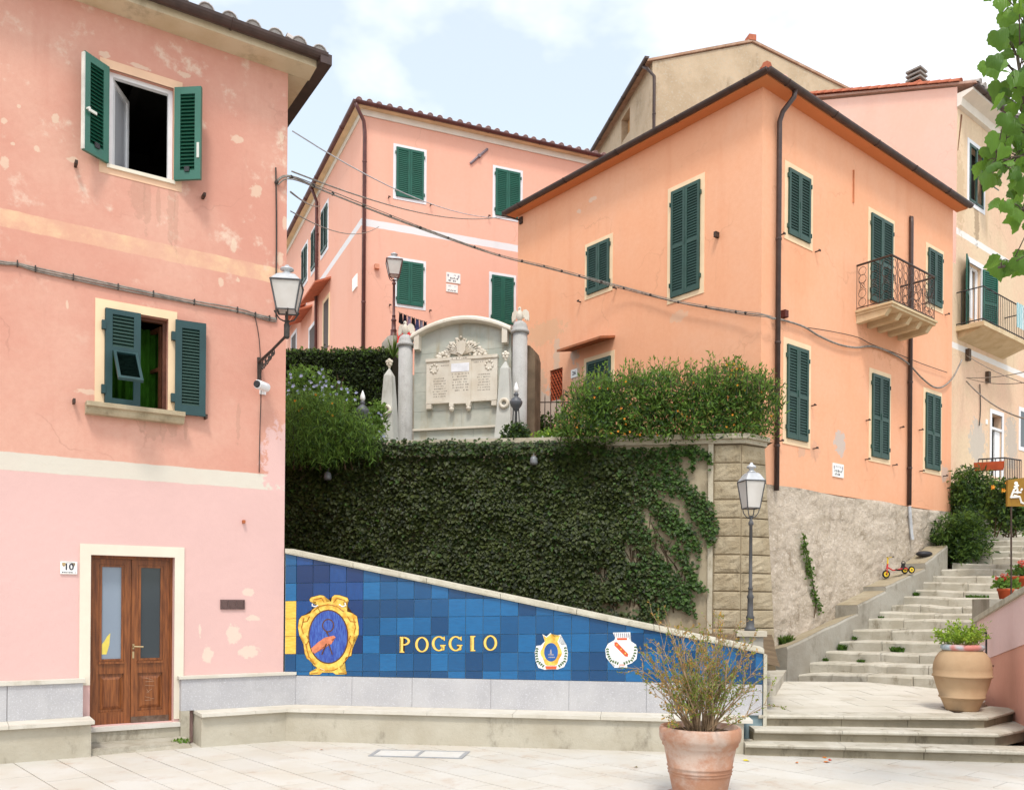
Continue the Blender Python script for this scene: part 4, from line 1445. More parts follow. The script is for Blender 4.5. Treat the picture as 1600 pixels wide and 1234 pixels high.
RET = stone('retaining_wall_render', S(196, 182, 156, .7), S(178, 162, 136, .7), S(128, 112, 90, .65), 1.2, .5, .95, .6)
BLOCKM = stone('rusticated_stone', S(208, 192, 164, .70), S(186, 168, 138, .70), S(130, 116, 94, .62), 3.4, 1.0, .95, .8, perobj=.3)
CORN = stone('pale_cornice_stone', S(226, 216, 196, .68), S(206, 194, 170, .66), S(150, 138, 114, .6), 3, .4, .9, .6)
rw = thing('retaining_wall', 'tall ivy covered retaining wall with a rusticated stone corner pier', 'wall', IW.P(-3, .3, 0))
ZW = 4.50
P = IW.P
mb = MB()
PIL = -.50
mb.prism([P(-9.6, .0, -.1), P(PIL, .0, -.1), P(PIL, 0, ZW), P(-9.6, 0, ZW)], IW.ey * .8)
mb.build('wall_face', RET, rw)
mb = MB()
mb.box(IW, PIL - .09, PIL - .005, -.035, .3, .9, ZW - .001)
mb.build('pier_edge_strip', CORN, rw)
# pier: rusticated blocks on two faces, the right one battered
pr_top = at(1195, 690, 15.2)
zz = ZW - .005
rowh = .317
k = 0
core = MB()
cf0, cf1 = P(PIL, .03, 0), P(-.02, .03, 0)
rt = Vector((pr_top.x, pr_top.y, 0)) + IW.ey * .03
bt = IW.ex * .26
core.add([cf0 + Vector((0, 0, -.1)), cf1 + Vector((0, 0, -.1)) + bt * .0, rt + bt + Vector((0, 0, -.1)), rt + bt + IW.ey * .8 + Vector((0, 0, -.1)), cf0 + IW.ey * .8 + Vector((0, 0, -.1)),
          cf0 + Vector((0, 0, ZW - .01)), cf1 + Vector((0, 0, ZW - .01)), rt + Vector((0, 0, ZW - .01)), rt + IW.ey * .8 + Vector((0, 0, ZW - .01)), cf0 + IW.ey * .8 + Vector((0, 0, ZW - .01))],
         [(0, 1, 6, 5), (1, 2, 7, 6), (2, 3, 8, 7), (3, 4, 9, 8), (4, 0, 5, 9), (5, 6, 7, 8, 9)])
core.build('pier_core', simple('block_joint', S(140, 122, 96, .6), .95), rw)
def pillow(mb, q, n_, d, m=.03):
    """block face with bevelled margin and rough centre; q: 4 corners, n_: outward"""
    c_ = sum(q, Vector()) / 4
    inn = [p + (c_ - p).normalized() * m + n_ * d for p in q]
    g = []
    N = 5
    for a_ in range(N + 1):
        for b_ in range(N + 1):
            u, v = a_ / N, b_ / N
            p = (inn[0].lerp(inn[1], u)).lerp(inn[3].lerp(inn[2], u), v)
            edge = a_ in (0, N) or b_ in (0, N)
            g.append(p + n_ * (0 if edge else random.uniform(0, .022)))
    nb = len(mb.v)
    mb.add(g, [(a_ * 6 + b_, (a_ + 1) * 6 + b_, (a_ + 1) * 6 + b_ + 1, a_ * 6 + b_ + 1) for a_ in range(N) for b_ in range(N)])
    idx = {0: 0, 1: N * 6, 2: N * 6 + N, 3: N}
    mb.add([*q, *inn], [(0, 1, 5, 4), (1, 2, 6, 5), (2, 3, 7, 6), (3, 0, 4, 7)])
nr = (IW.ex * (rt - cf1).dot(IW.ey) - IW.ey * (rt - cf1).dot(IW.ex)).normalized()
while zz > .9:
    z1_, z0_ = zz - .012, zz - rowh
    fb = lambda z: (ZW - z) / ZW
    q = [P(PIL + .01, .03, z0_), P(-.03, .03, z0_), P(-.03, .03, z1_), P(PIL + .01, .03, z1_)]
    mb = MB()
    pillow(mb, q, -IW.ey, .018)
    mb.build('stone_block', BLOCKM, rw)
    q = [cf1 + Vector((0, 0, z0_)), rt + bt * fb(z0_) + Vector((0, 0, z0_)), rt + bt * fb(z1_) + Vector((0, 0, z1_)), cf1 + Vector((0, 0, z1_))]
    mb = MB()
    pillow(mb, q, nr, .018)
    mb.build('stone_block', BLOCKM, rw)
    zz -= rowh
# cornice
mb = MB()
for (y, z0_, z1_) in ((-.10, ZW + .075, ZW + .16), (-.05, ZW, ZW + .074)):
    mb.prism([P(-9.6, y, z0_), P(.02 - y * .4, y, z0_), rt + Vector((0, 0, z0_)) + (IW.ex * .9 - IW.ey * .3) * (-y), rt + IW.ey * .5 + Vector((0, 0, z0_)), P(-9.6, .7, z0_)], (0, 0, z1_ - z0_))
mb.build('cornice', CORN, rw)

# upper garden and upper street levels
UG = stone('garden_soil', S(140, 125, 95, .6), S(110, 100, 75, .6), S(80, 75, 55, .6), 3, .5)
zg = ZW + .10
structure(MB().quad(Vector((-9, 16.9, zg)), Vector((4.6, 15.3, zg)), Vector((4.6, 22, zg)), Vector((-9, 22, zg))).build('garden_ground', UG))
STR = stone('upper_street_paving', S(214, 206, 192, .6), S(200, 190, 172, .6), S(160, 150, 130, .6), 2, .2)
ZU = 7.05
structure(MB().prism([Vector((-14, 20.6, ZU)), Vector((.25, 20.3, ZU)), Vector((.25, 32, ZU)), Vector((-14, 32, ZU))], (0, 0, -3.0)).build('upper_street', STR))

# ---------------------------------------------------------------- steps and landing
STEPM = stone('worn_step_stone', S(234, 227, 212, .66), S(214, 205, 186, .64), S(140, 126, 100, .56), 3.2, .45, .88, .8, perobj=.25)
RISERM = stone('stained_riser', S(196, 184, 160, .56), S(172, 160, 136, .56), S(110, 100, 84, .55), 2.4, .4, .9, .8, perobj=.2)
es = thing('entrance_steps', 'three wide pale stone steps leading up to the landing', 'steps', (4.3, 10.3, 0))
def step_block(poly, z0_, z1_, nose=.03, depth=.34):
    """poly: front polyline (left to right) in plan; riser blocks and tread slabs, mitred at the bends"""
    th = .045
    pl = [Vector((*p, 0)) for p in poly]
    def inward(i):
        ds = []
        if i > 0:
            ds.append((pl[i] - pl[i - 1]).normalized())
        if i < len(pl) - 1:
            ds.append((pl[i + 1] - pl[i]).normalized())
        ns = [Vector((-d.y, d.x, 0)) for d in ds]
        if len(ns) == 1:
            return ns[0]
        m_ = (ns[0] + ns[1]).normalized()
        return m_ / m_.dot(ns[0])
    for i in range(len(pl) - 1):
        na, nb_ = inward(i), inward(i + 1)
        L = (pl[i + 1] - pl[i]).length
        nb = max(1, round(L / .9))
        cuts = [0] + [(k + random.uniform(-.12, .12)) / nb for k in range(1, nb)] + [1]
        def pt(u, y, z):
            return pl[i].lerp(pl[i + 1], u) + na.lerp(nb_, u) * y + Vector((0, 0, z))
        g_ = .003 / L
        for k in range(nb):
            u0, u1 = cuts[k] + g_, cuts[k + 1] - g_
            y_ = .012 + random.uniform(0, .006)
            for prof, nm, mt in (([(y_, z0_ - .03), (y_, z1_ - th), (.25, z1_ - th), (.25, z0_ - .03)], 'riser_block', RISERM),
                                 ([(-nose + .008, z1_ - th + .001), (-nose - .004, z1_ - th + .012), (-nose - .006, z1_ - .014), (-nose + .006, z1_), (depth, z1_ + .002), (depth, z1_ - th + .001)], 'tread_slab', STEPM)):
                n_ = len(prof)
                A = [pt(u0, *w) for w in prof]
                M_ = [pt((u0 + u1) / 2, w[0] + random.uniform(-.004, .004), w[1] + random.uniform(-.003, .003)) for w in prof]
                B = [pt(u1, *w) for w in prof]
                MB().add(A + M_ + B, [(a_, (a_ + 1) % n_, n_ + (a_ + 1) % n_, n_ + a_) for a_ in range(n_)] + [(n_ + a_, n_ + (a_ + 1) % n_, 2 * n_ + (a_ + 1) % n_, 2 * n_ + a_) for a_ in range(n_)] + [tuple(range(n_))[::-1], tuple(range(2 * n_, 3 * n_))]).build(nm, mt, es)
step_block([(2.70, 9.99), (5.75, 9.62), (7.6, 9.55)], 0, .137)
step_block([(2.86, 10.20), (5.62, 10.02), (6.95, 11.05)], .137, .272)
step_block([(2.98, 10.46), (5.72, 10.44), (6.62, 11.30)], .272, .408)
LANDM = stone('landing_slab', S(240, 234, 222, .70), S(226, 218, 202, .68), S(190, 178, 154, .58), 1.4, .2, .85, .5, perobj=.12)
# landing: sloping slabs
lt = thing('stair_landing', 'pale sloping stone landing between the entrance steps and the long staircase', 'landing', (4.5, 12.5, 0))
lf = Frame((2.98, 10.81), 90.0)
for i in range(6):
    for k in range(7):
        x0 = k * .72 + (.36 if i % 2 else 0) - .2
        y0 = i * .62
        def LZ(x, y):
            return .404 + max(0, y) * .012 + .002 * random.uniform(-1, 1)
        q = []
        for (xx, yy) in ((x0 + .004, y0 + .004), (x0 + .716, y0 + .004), (x0 + .716, y0 + .616), (x0 + .004, y0 + .616)):
            xx = max(-.35, min(xx, 2.55 + max(0, yy) * .98 if yy < 1.0 else 3.55 + (yy - 1) * .3))
            q.append(lf.P(xx, yy, LZ(xx, yy)))
        if (q[1] - q[0]).length < .08:
            continue
        MB().prism([p - Vector((0, 0, .08)) for p in q], (0, 0, .08)).build('landing_slab', LANDM, lt)
structure(MB().prism([Vector((2.6, 10.55, .30)), Vector((5.68, 10.55, .30)), Vector((6.55, 11.4, .30)), Vector((8.5, 16, .30)), Vector((2.6, 16, .30))], (0, 0, -.35)).build('landing_fill', EARTH))

# long staircase beside the parapet: nosings read off the photo along the parapet face
st = thing('long_staircase', 'long worn stone staircase climbing beside the orange house', 'stairs', SL.P(1, -1.2, 0))
LN = [(1250, 1054), (1262, 1035), (1288, 1018), (1312, 1000), (1332, 981.5), (1357, 966), (1375, 955), (1393, 944), (1410, 931), (1429, 920), (1443, 909), (1457, 898), (1471, 888), (1486, 879.5)]
steps = [SL.hit(x, y) for x, y in LN]
steps[0] = (.30, .50)
steps[1] = (.68, .68)
while len(steps) < 24:
    s, z = steps[-1]
    steps.append((s + .475, z + .153))
GRASS = foliage('weed_green', (.02, .06, .008), (.07, .16, .02), .7, .3)
def dzr(i):
    return .14 - .028 * i if i < 9 else -.11
WR = 2.75
for i in range(len(steps)):
    s, z = steps[i]
    s2 = steps[i + 1][0] if i + 1 < len(steps) else s + .48
    rise = .155
    nb = random.choice((3, 3, 4))
    cuts = [0.0] + sorted([WR * (k + random.uniform(-.2, .2)) / nb for k in range(1, nb)]) + [WR]
    for k in range(nb):
        w0, w1 = cuts[k] + .006, cuts[k + 1] - .006
        def skew(w):      # fan: nosing drifts a little and sags to the right
            return .06 * math.sin(w * 2.2 + i) * .5
        def zz_(w):
            return z + dzr(i) * w / WR + random.uniform(-.026, .012)
        j = lambda: random.uniform(-.032, .032)
        zb = -.24
        ws = [w0, (w0 + w1) / 2, w1]
        vv = []
        for w in ws:
            zt = zz_(w)
            sk = skew(w) + j()
            vv += [SL.P(s + sk + .012, -w, zt + zb), SL.P(s + sk, -w, zt - .03), SL.P(s + sk + .022, -w, zt), SL.P(s2 + .06, -w, zt + .012), SL.P(s2 + .06, -w, zt + zb)]
        m = MB()
        m.add(vv, [(a_ * 5 + b_, a_ * 5 + (b_ + 1) % 5, (a_ + 1) * 5 + (b_ + 1) % 5, (a_ + 1) * 5 + b_) for a_ in range(2) for b_ in range(5)] + [(0, 1, 2, 3, 4), (14, 13, 12, 11, 10)])
        m.build('step_stone', STEPM, st)
# weeds at the step joints
def grass_tuft(p, r, h, n, label, group='weeds in the joints', mat=None, name='weed_tuft'):
    mb = MB()
    for k in range(n):
        a_, q = random.uniform(0, 6.3), r * math.sqrt(random.random())
        b0 = Vector(p) + Vector((q * math.cos(a_), q * math.sin(a_), 0))
        l = h * random.uniform(.4, 1)
        d = Vector((random.uniform(-.6, .6), random.uniform(-.6, .6), 1)).normalized() * l
        s_ = Vector((-d.y, d.x, 0))
        s_ = (s_.normalized() if s_.length > 1e-4 else Vector((1, 0, 0))) * .009
        mid_ = b0 + d * .6
        mb.add([b0 - s_, b0 + s_, mid_ + s_ * 1.6, mid_ - s_ * 1.6, b0 + d + Vector((0, 0, -.2 * l))], [(0, 1, 2, 3), (3, 2, 4)])
    o = place_new_origin(mb.build(name, mat or GRASS), p)
    o['kind'] = 'stuff'
    tag(o, label, 'weeds', group)
    return o
# ---------------------------------------------------------------- stair parapet, kerb, pink side wall
PARM = stone('parapet_render', S(200, 194, 182, .64), S(182, 174, 160, .64), S(130, 120, 102, .6), 1.5, .5, .95, .7)
PART = stone('parapet_sandy_top', S(206, 192, 166, .62), S(188, 172, 144, .62), S(140, 124, 98, .58), 2, .5, .95, .6)
pa = thing('stair_parapet', 'stepped rendered parapet between the staircase and the orange house', 'parapet', SL.P(2, .25, 0))
PB = ((-.02, 2.42, 1.00, 1.60), (2.38, 3.50, 1.75, 2.045), (3.46, 5.20, 2.12, 2.55), (5.15, 6.18, 2.65, 3.08))
for (a_, b_, za, zb) in PB:
    W_ = .50
    m = MB()
    vv = []
    N = 6
    for k in range(N + 1):
        s = a_ + (b_ - a_) * k / N
        z = za + (zb - za) * k / N + random.uniform(-.012, .012)
        zl = z - (.12 if a_ < 1 else .02)
        vv += [SL.P(s, .0, -.1), SL.P(s, -.005, z - .05), SL.P(s, .015, z - .012), SL.P(s, W_ - .02, zl), SL.P(s, W_, -.1)]
    m.add(vv, [(k * 5 + j, (k + 1) * 5 + j, (k + 1) * 5 + j + 1, k * 5 + j + 1) for k in range(N) for j in range(2)] + [(4, 3, 2, 1, 0), tuple(N * 5 + j for j in range(5))] + [(k * 5 + 3, (k + 1) * 5 + 3, (k + 1) * 5 + 4, k * 5 + 4) for k in range(N)])
    m.build('parapet_block', PARM, pa)
    m = MB()
    m.add([v + Vector((0, 0, .004)) for i, v in enumerate(vv) if i % 5 in (2, 3)], [(k * 2, (k + 1) * 2, (k + 1) * 2 + 1, k * 2 + 1) for k in range(N)])
    m.build('parapet_top', PART, pa)
kb = MB().prism([Vector((3.16, 12.3, .25)), Vector((3.80, 12.45, .25)), Vector((4.86, 15.30, .25)), Vector((3.5, 15.3, .25))], (0, 0, .33)).build('low_kerb', STEPM)
tag(place_new_origin(kb, (4.0, 13.6, .3)), 'low pale stone kerb between the tiled wall end and the stair parapet', 'kerb')

PKL = stucco('side_wall_pink', S(252, 220, 218, .84), S(248, 212, 208, .84), S(238, 198, 192, .8), amt=.6)
PKS = stucco('side_wall_salmon', S(240, 180, 160, .82), S(234, 170, 150, .82), S(220, 158, 138, .8), amt=.6)
sw = thing('pink_side_wall', 'low pink rendered wall with stone coping at the right edge by the steps', 'wall', (6.7, 11.8, .3))
WA, WB = Vector((7.1, 13.2, 0)), Vector((5.95, 9.5, 0))
swf = Frame(WA[:2], math.degrees(math.atan2(WB.x - WA.x, WB.y - WA.y)))
L = (WB - WA).length
zt = lambda s: 1.49 + s * .15
zm_ = lambda s: zt(s) - .62
m = MB().prism([swf.P(0.0, 0, -.1), swf.P(L, 0, -.1), swf.P(L, 0, zm_(L)), swf.P(0, 0, zm_(0))], swf.ey * .34)
m.build('lower_render', PKS, sw)
m = MB().prism([swf.P(0.0, -.012, zm_(0) + .002), swf.P(L, -.012, zm_(L) + .002), swf.P(L, -.012, zt(L)), swf.P(0, -.012, zt(0))], swf.ey * .35)
m.build('upper_render', PKL, sw)
for k in range(4):
    a_, b_ = L * k / 4 - (.06 if k == 0 else 0), L * (k + 1) / 4 - .004
    m = MB().prism([swf.P(a_, -.05, zt(a_) + .001), swf.P(b_, -.05, zt(b_) + .001), swf.P(b_, -.05, zt(b_) + .075), swf.P(a_, -.05, zt(a_) + .075)], swf.ey * .44)
    m.build('coping_stone', COPE, sw)
MB().box(swf, -.17, -.002, -.03, .37, -.1, 1.465).build('end_pier', CORN, sw)
# iron handrail bracket on that wall
hb = thing('handrail_post', 'thin black iron handrail post beside the round terracotta jar', 'railing', at(1541, 1045, 12.2))
p0, p1 = at(1541, 1045, 12.2), at(1541, 987, 12.2)
m = MB().tube([p0, p1], .013, 8)
m.build('post', IRON, hb)
MB().tube([p1 + Vector((0, 0, -.012)), p1 + Vector((-.07, .12, -.012)), p1 + Vector((-.08, .2, -.04))], .012, 6).build('rail_end', IRON, hb)
MB().tube([p0 + Vector((0, 0, .05)), swf.P(loc_s(swf, p0), 0, p0.z + .05)], .009, 6).build('wall_fixing', IRON, hb)

# ---------------------------------------------------------------- orange house
from mathutils import noise as mn
ORA = S(250, 184, 146, .82)
op = []
for (fr, x, y, r, cc, k) in ((OL, 850, 520, (.8, .3), S(226, 186, 150), .5), (OL, 870, 555, (.12, .5), S(214, 196, 176), .6), (OL, 840, 600, (.3, .5), S(214, 186, 160), .6), (OL, 852, 640, (.7, .5), S(212, 200, 186), .8), (OL, 1060, 495, (.25, .12), S(240, 200, 170), .6), (OL, 1015, 590, (.5, .25), S(232, 190, 156), .6),
                             (OL, 900, 590, (.15, .3), S(214, 196, 176), .6), (OL, 925, 312, (.14, .06), S(244, 214, 190), .7), (OL, 905, 330, (.08, .06), S(244, 214, 190), .7), (OR_, 1312, 692, (.24, .28), S(206, 200, 194), .8), (OR_, 1253, 702, (.14, .2), S(216, 180, 156), .6), (OR_, 1274, 705, (.2, .2), S(222, 176, 150), .5), (OR_, 1476, 740, (.2, .2), S(206, 196, 186), .6),
                             (OR_, 1385, 520, (1.1, .6), S(226, 160, 120), .45), (OL, 898, 553, (.14, .2), S(206, 196, 186), .7)):  # wide darker orange below the balcony: its soft shade put into the colour
    op.append((tuple(fr.W(x, y)), r, cc, k))
ORW = stucco('orange_render', ORA, S(250, 192, 158, .82), S(240, 164, 124, .8), patches=op, amt=.8, sscale=.8, bump=.15)
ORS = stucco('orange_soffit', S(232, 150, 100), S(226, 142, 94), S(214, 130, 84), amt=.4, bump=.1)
oh = thing('orange_house', 'two storey orange house with dark green shutters above the staircase', 'house', (4.9, 16.3, 3.8))
ZE = 11.13
SLN, SRN = OL.hit(809, 420)[0], OR_.hit(1487, 600)[0]
ZB = 3.93
m = MB()
bd = OR_.rect(1359.5, 1393, 341.5, 470)
ldoor = OL.rect(917.5, 955, 561, 650)
lat = OL.rect(858.8, 878.8, 576.5, 625)
wall_panel(m, OL, SLN, 0, 0, ZE, (lat,), 0, .2)
wall_panel(m, OR_, E0, SRN, ZB - .04, ZE, (), 0, .2)
bk = OR_.P(SRN, 0, 0)
m.quad(OR_.P(SRN, 0, 2), OR_.P(SRN, 7.5, 2), OR_.P(SRN, 7.5, ZE), OR_.P(SRN, 0, ZE))
m.quad(OL.P(SLN, 0, 2), OL.P(SLN, SRN - E0, 2), OL.P(SLN, SRN - E0, ZE), OL.P(SLN, 0, ZE))
m.build('wall', ORW, oh)
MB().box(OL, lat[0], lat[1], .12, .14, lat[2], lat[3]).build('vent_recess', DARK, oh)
m = MB()
LATT = simple('brick_lattice', S(170, 84, 56), .9, .1, .2, 15)
nx = 5
for k in range(-5, nx + 1):
    for sg in (1, -1):
        a0 = lat[0] + (lat[1] - lat[0]) * k / nx
        hgt = lat[3] - lat[2]
        q = []
        wd_ = lat[1] - lat[0]
        run_ = hgt * .62
        pts2 = []
        for u in (0, 1):
            x_ = a0 + (run_ * u)
            pts2.append((x_ if sg > 0 else lat[0] + lat[1] - x_, lat[2] + hgt * u))
        # clip to opening
        (xa, za), (xb, zb) = pts2
        lo_, hi_ = 0.0, 1.0
        for bound, s_ in ((lat[0], 1), (lat[1], -1)):
            fa_, fb_ = s_ * (xa - bound), s_ * (xb - bound)
            if fa_ < 0 and fb_ < 0:
                hi_ = -1
            elif fa_ < 0:
                lo_ = max(lo_, fa_ / (fa_ - fb_))
            elif fb_ < 0:
                hi_ = min(hi_, fa_ / (fa_ - fb_))
        if hi_ > lo_:
            p_, q_ = (xa + (xb - xa) * lo_, za + (zb - za) * lo_), (xa + (xb - xa) * hi_, za + (zb - za) * hi_)
            m.tube([OL.P(p_[0], .04, p_[1]), OL.P(q_[0], .04, q_[1])], .018, 4)
vm = m.build('vent_lattice', LATT, oh)
vm['kind'] = 'stuff'
# rough stone footing of the stair side
FOOT = stone('rough_footing', S(212, 196, 176, .72), S(228, 212, 194, .74), S(158, 138, 114, .62), 1.6, 1.0, .97, .75, (S(236, 224, 210, .76), 22.0), bdist=.04)
nx, nz = 230, 124
vv = []
for i in range(nx + 1):
    s = E0 - .03 + (SRN - E0 + .03) * i / nx
    for k in range(nz + 1):
        z = .3 + (ZB - .3 + .02 * math.sin(s * 2)) * k / nz
        p = OR_.P(s, 0, z)
        d = mn.fractal(p * 1.1, 1.0, 2.0, 4) * .05 + mn.fractal(p * 7.0, .8, 2.1, 5) * .018 + abs(mn.noise(p * 3.1)) * .018
        cell = mn.voronoi(p * 3.2)[0]
        d += max(0, .5 - cell[0]) * .02
        hole = mn.noise(p * 1.3 + Vector((3, 7, 1)))
        if hole > .34 and z < ZB - .5:
            d -= min(.07, (hole - .34) * .3)
        bulge = .10 * max(0, 1 - (z - .6) / 3.2)
        edge = min(1, (nz - k) / 2.0)
        vv.append(OR_.P(s, -.03 - max(-.02, d) * edge - bulge * .6, z))
m = MB().add(vv, [(i * (nz + 1) + k, (i + 1) * (nz + 1) + k, (i + 1) * (nz + 1) + k + 1, i * (nz + 1) + k + 1) for i in range(nx) for k in range(nz)])
m.quad(OR_.P(E0 - .03, -.03, ZB), OR_.P(SRN, -.03, ZB), OR_.P(SRN, .02, ZB), OR_.P(E0 - .03, .02, ZB))
m.build('stone_footing', FOOT, oh, True)
# eaves
OO, RO = .25, .25
m = MB()
c_in = OL.P(0, 0, ZE)
m.prism([OL.P(SLN - .15, -OO, ZE), OL.P(RO, -OO, ZE), OL.P(RO, SRN - E0 + .2, ZE), OL.P(0.0, SRN - E0 + .2, ZE), OL.P(0, 0, ZE), OL.P(SLN - .15, 0, ZE)], (0, 0, .05))
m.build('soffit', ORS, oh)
gutter(OL, SLN - .2, RO + .06, -OO - .04, ZE + .085, .075, BROWN, oh)
gutter(OR_, E0 - OO - .05, SRN + .25, -RO - .05, ZE + .085, .075, BROWN, oh)
m = MB()
rz = ZE + .10
rs = R(16)
def roofpt(s, y, h):
    return OL.P(s, y, rz + h)
h_ = math.tan(rs) * 3.7
m.quad(roofpt(SLN - .2, -OO - .05, 0), roofpt(RO + .05, -OO - .05, 0), roofpt(-3.6, 3.2, h_), roofpt(SLN - .2, 3.2, h_))
m.quad(roofpt(RO + .05, -OO - .05, 0), roofpt(RO + .05, SRN - E0 + .2, 0), roofpt(-3.6, SRN - E0 + .2, h_), roofpt(-3.6, 3.2, h_))
roof = m.build('roof', TERRA_R, oh)
cm2 = coppo_mesh(.09, .45, TERRA)
tile_row(OL, SLN - .12, RO - .1, -OO + .02, rz - .03, .30, rs, cm2, roof, 2)
tile_row(OR_, .3, SRN, -RO + .05, rz - .05, .30, rs, cm2, roof, 1)
m = MB()
for k in range(24):
    p_ = roofpt(RO, -OO, .05).lerp(roofpt(-3.6, 3.2, h_ + .05), k / 24)
    q_ = roofpt(RO, -OO, .05).lerp(roofpt(-3.6, 3.2, h_ + .05), (k + 1.1) / 24)
    m.tube([p_, q_], [.095, .08], 8)
hr = m.build('hip_ridge', TERRA_R, roof)
# windows
closed_window(oh, OL, (918.75, 953, 380, 455), GREEN_D, GREEN_DD, CREAM, .09)
closed_window(oh, OL, (1049.5, 1094.5, 291, 459), GREEN_D, GREEN_DD, CREAM, .10, True, hooks=False)
closed_window(oh, OR_, (1230.5, 1264.5, 271.5, 374), GREEN_D, GREEN_DD, CREAM, .11)
a, b, c, d, w_ = closed_window(oh, OR_, (1359.5, 1393, 341.5, 477), GREEN_D, GREEN_DD, CREAM, .10, True, hooks=False, below=False)
closed_window(oh, OR_, (1449, 1470.5, 392.5, 478), GREEN_D, GREEN_DD, CREAM, .10)
closed_window(oh, OR_, (1228, 1261, 542.5, 688), GREEN_D, GREEN_DD, CREAM, .11, True)
closed_window(oh, OR_, (1361, 1387.5, 587, 716), GREEN_D, GREEN_DD, CREAM, .10, True)
closed_window(oh, OR_, (1445, 1467.5, 616, 734), GREEN_D, GREEN_DD, CREAM, .10, True)
# garden door and its canopy
a, b, c, d = ldoor
m = MB()
frame_trim(m, OL, a, b, c - .3, d, .1, -.012, .02, False)
w_ = m.build('garden_door', CREAM, oh)
leaf(OL, a + .004, b - .004, c - .3, d - .004, -.04, w_, GREEN_D, GREEN_DD, None, .055, .06)
ca, cb_ = OL.hit(893, 545)[0], OL.hit(961, 540)[0]
zc = OL.hit(927, 541)[1]
MB().prism([OL.P(ca, 0, zc + .04), OL.P(cb_, 0, zc + .04), OL.P(cb_, -.45, zc - .06), OL.P(ca, -.45, zc - .06)], (0, 0, .05)).build('door_canopy', stone('canopy_slab', S(196, 120, 80, .7), S(170, 110, 80, .7), S(130, 110, 90, .6), 3), oh)
# iron ties and pegs in the wall
m = MB().box(OR_, *(lambda q: (q[0] - .012, q[0] + .012, -.03, 0, q[1] - .62, q[1] + .05))(OR_.hit(1333, 270)))
m.build('iron_tie', simple('painted_tie', S(214, 140, 100), .8), oh)
s, z = OL.hit(1122, 368)
MB().box(OL, s - .03, s + .03, -.1, 0, z - .05, z + .05).build('iron_peg', RUSTIRON, oh)
for (x, y) in ((1268, 634), (1353, 657), (1406, 668), (1436, 672)):
    s, z = OR_.hit(x, y)
    MB().tube([OR_.P(s, 0, z), OR_.P(s, -.1, z), OR_.P(s - .06, -.1, z + .01)], .014, 5).build('shutter_hook', RUSTIRON, oh)
# downpipes
cp = OR_.P(.03, -.08)
downpipe([OR_.P(.16, -RO - .04, ZE + .02), OR_.P(.14, -RO - .03, ZE - .10), OR_.P(.03, -.12, ZE - .34), OR_.P(-.01, -.08, ZE - .52), OR_.P(-.01, -.08, ZE - .9), OR_.P(-.01, -.08, ZB - .1)], .047, BROWN, oh)
s2 = OR_.hit(1419, 500)[0]
zt2 = OR_.hit(1419, 340)[1]
downpipe([OR_.P(s2 + .06, .02, zt2 + .03), OR_.P(s2 + .03, -.04, zt2), OR_.P(s2, -.06, zt2 - .15), OR_.P(s2, -.06, ZB + .02)], .045, BROWN, oh)
MB().tube([OR_.P(s2, -.06, ZB), OR_.P(s2 + .02, -.1, ZB - .6), OR_.P(s2 + .03, -.12, ZB - .75)], .04, 8).build('lower_pipe', ZINC, oh)
# balcony
BO, B0, B1, BZ = .76, 2.86, 4.75, 7.77
BALM = stone('balcony_stone', S(240, 216, 178, .72), S(226, 198, 156, .7), S(180, 150, 112, .65), 3, .2, .85, .4)
bal = thing('iron_balcony', 'stone balcony with curly wrought iron railing on the orange house', 'balcony', OR_.P((B0 + B1) / 2, -BO / 2, BZ - .3))
m = MB().box(OR_, B0, B1, -BO, .0, BZ - .0895, BZ)
m.box(OR_, B0 - .03, B1 + .03, -BO - .03, .0, BZ - .035, BZ + .01)
m.build('slab', BALM, bal)
for k in range(5):
    s = B0 + .02 + (B1 - B0 - .16) * k / 4
    MB().prism([OR_.P(s, 0, BZ - .091), OR_.P(s, -BO + .06, BZ - .091), OR_.P(s, -BO + .16, BZ - .22), OR_.P(s, 0, BZ - .25)], OR_.ex * .13).build('corbel', BALM, bal)
RAILM = simple('railing_bronze', (.05, .032, .026), .5, .4, .3)
RZ = BZ + .94
def rail_side(fr, s0, s1, y, axis, n):
    m = MB()
    def pt(u, z):
        return OR_.P(s0 + (s1 - s0) * u, y, z) if axis == 's' else OR_.P(s0, y + (s1 - y) * u, z)
    m.tube([pt(0, RZ), pt(1, RZ)], .022, 6)
    m.build('handrail', RAILM, bal)
    MB().tube([pt(0, BZ + .06), pt(1, BZ + .06)], .012, 5).build('bottom_rail', RAILM, bal)
    m = MB()
    for k in range(n + 1):
        u = k / n
        m.tube([pt(u, BZ), pt(u, RZ)], .008, 4)
        if k < n:
            uc = (k + .5) / n
            du = .32 / n
            for (z0_, r_) in ((BZ + .16, 1), (BZ + .34, 1), (BZ + .50, .6), (BZ + .64, 1), (BZ + .80, 1)):
                ring = [pt(uc + du * r_ * math.cos(t_ * math.pi / 6), z0_ + .085 * r_ * math.sin(t_ * math.pi / 6)) for t_ in range(13)]
                m.tube(ring, .006, 4, False)
            m.tube([pt(uc - du, BZ + .40), pt(uc, BZ + .5), pt(uc - du, BZ + .6)], .006, 4)
            m.tube([pt(uc + du, BZ + .40), pt(uc, BZ + .5), pt(uc + du, BZ + .6)], .006, 4)
    o_ = m.build('curly_bars', RAILM, bal)
    o_['kind'] = 'stuff'
rail_side(OR_, B0 + .03, B1 - .03, -BO + .02, 's', 8)
rail_side(OR_, B0 + .03, -BO + .02, 0.0, 'y', 3)
rail_side(OR_, B1 - .03, -BO + .02, 0.0, 'y', 3)

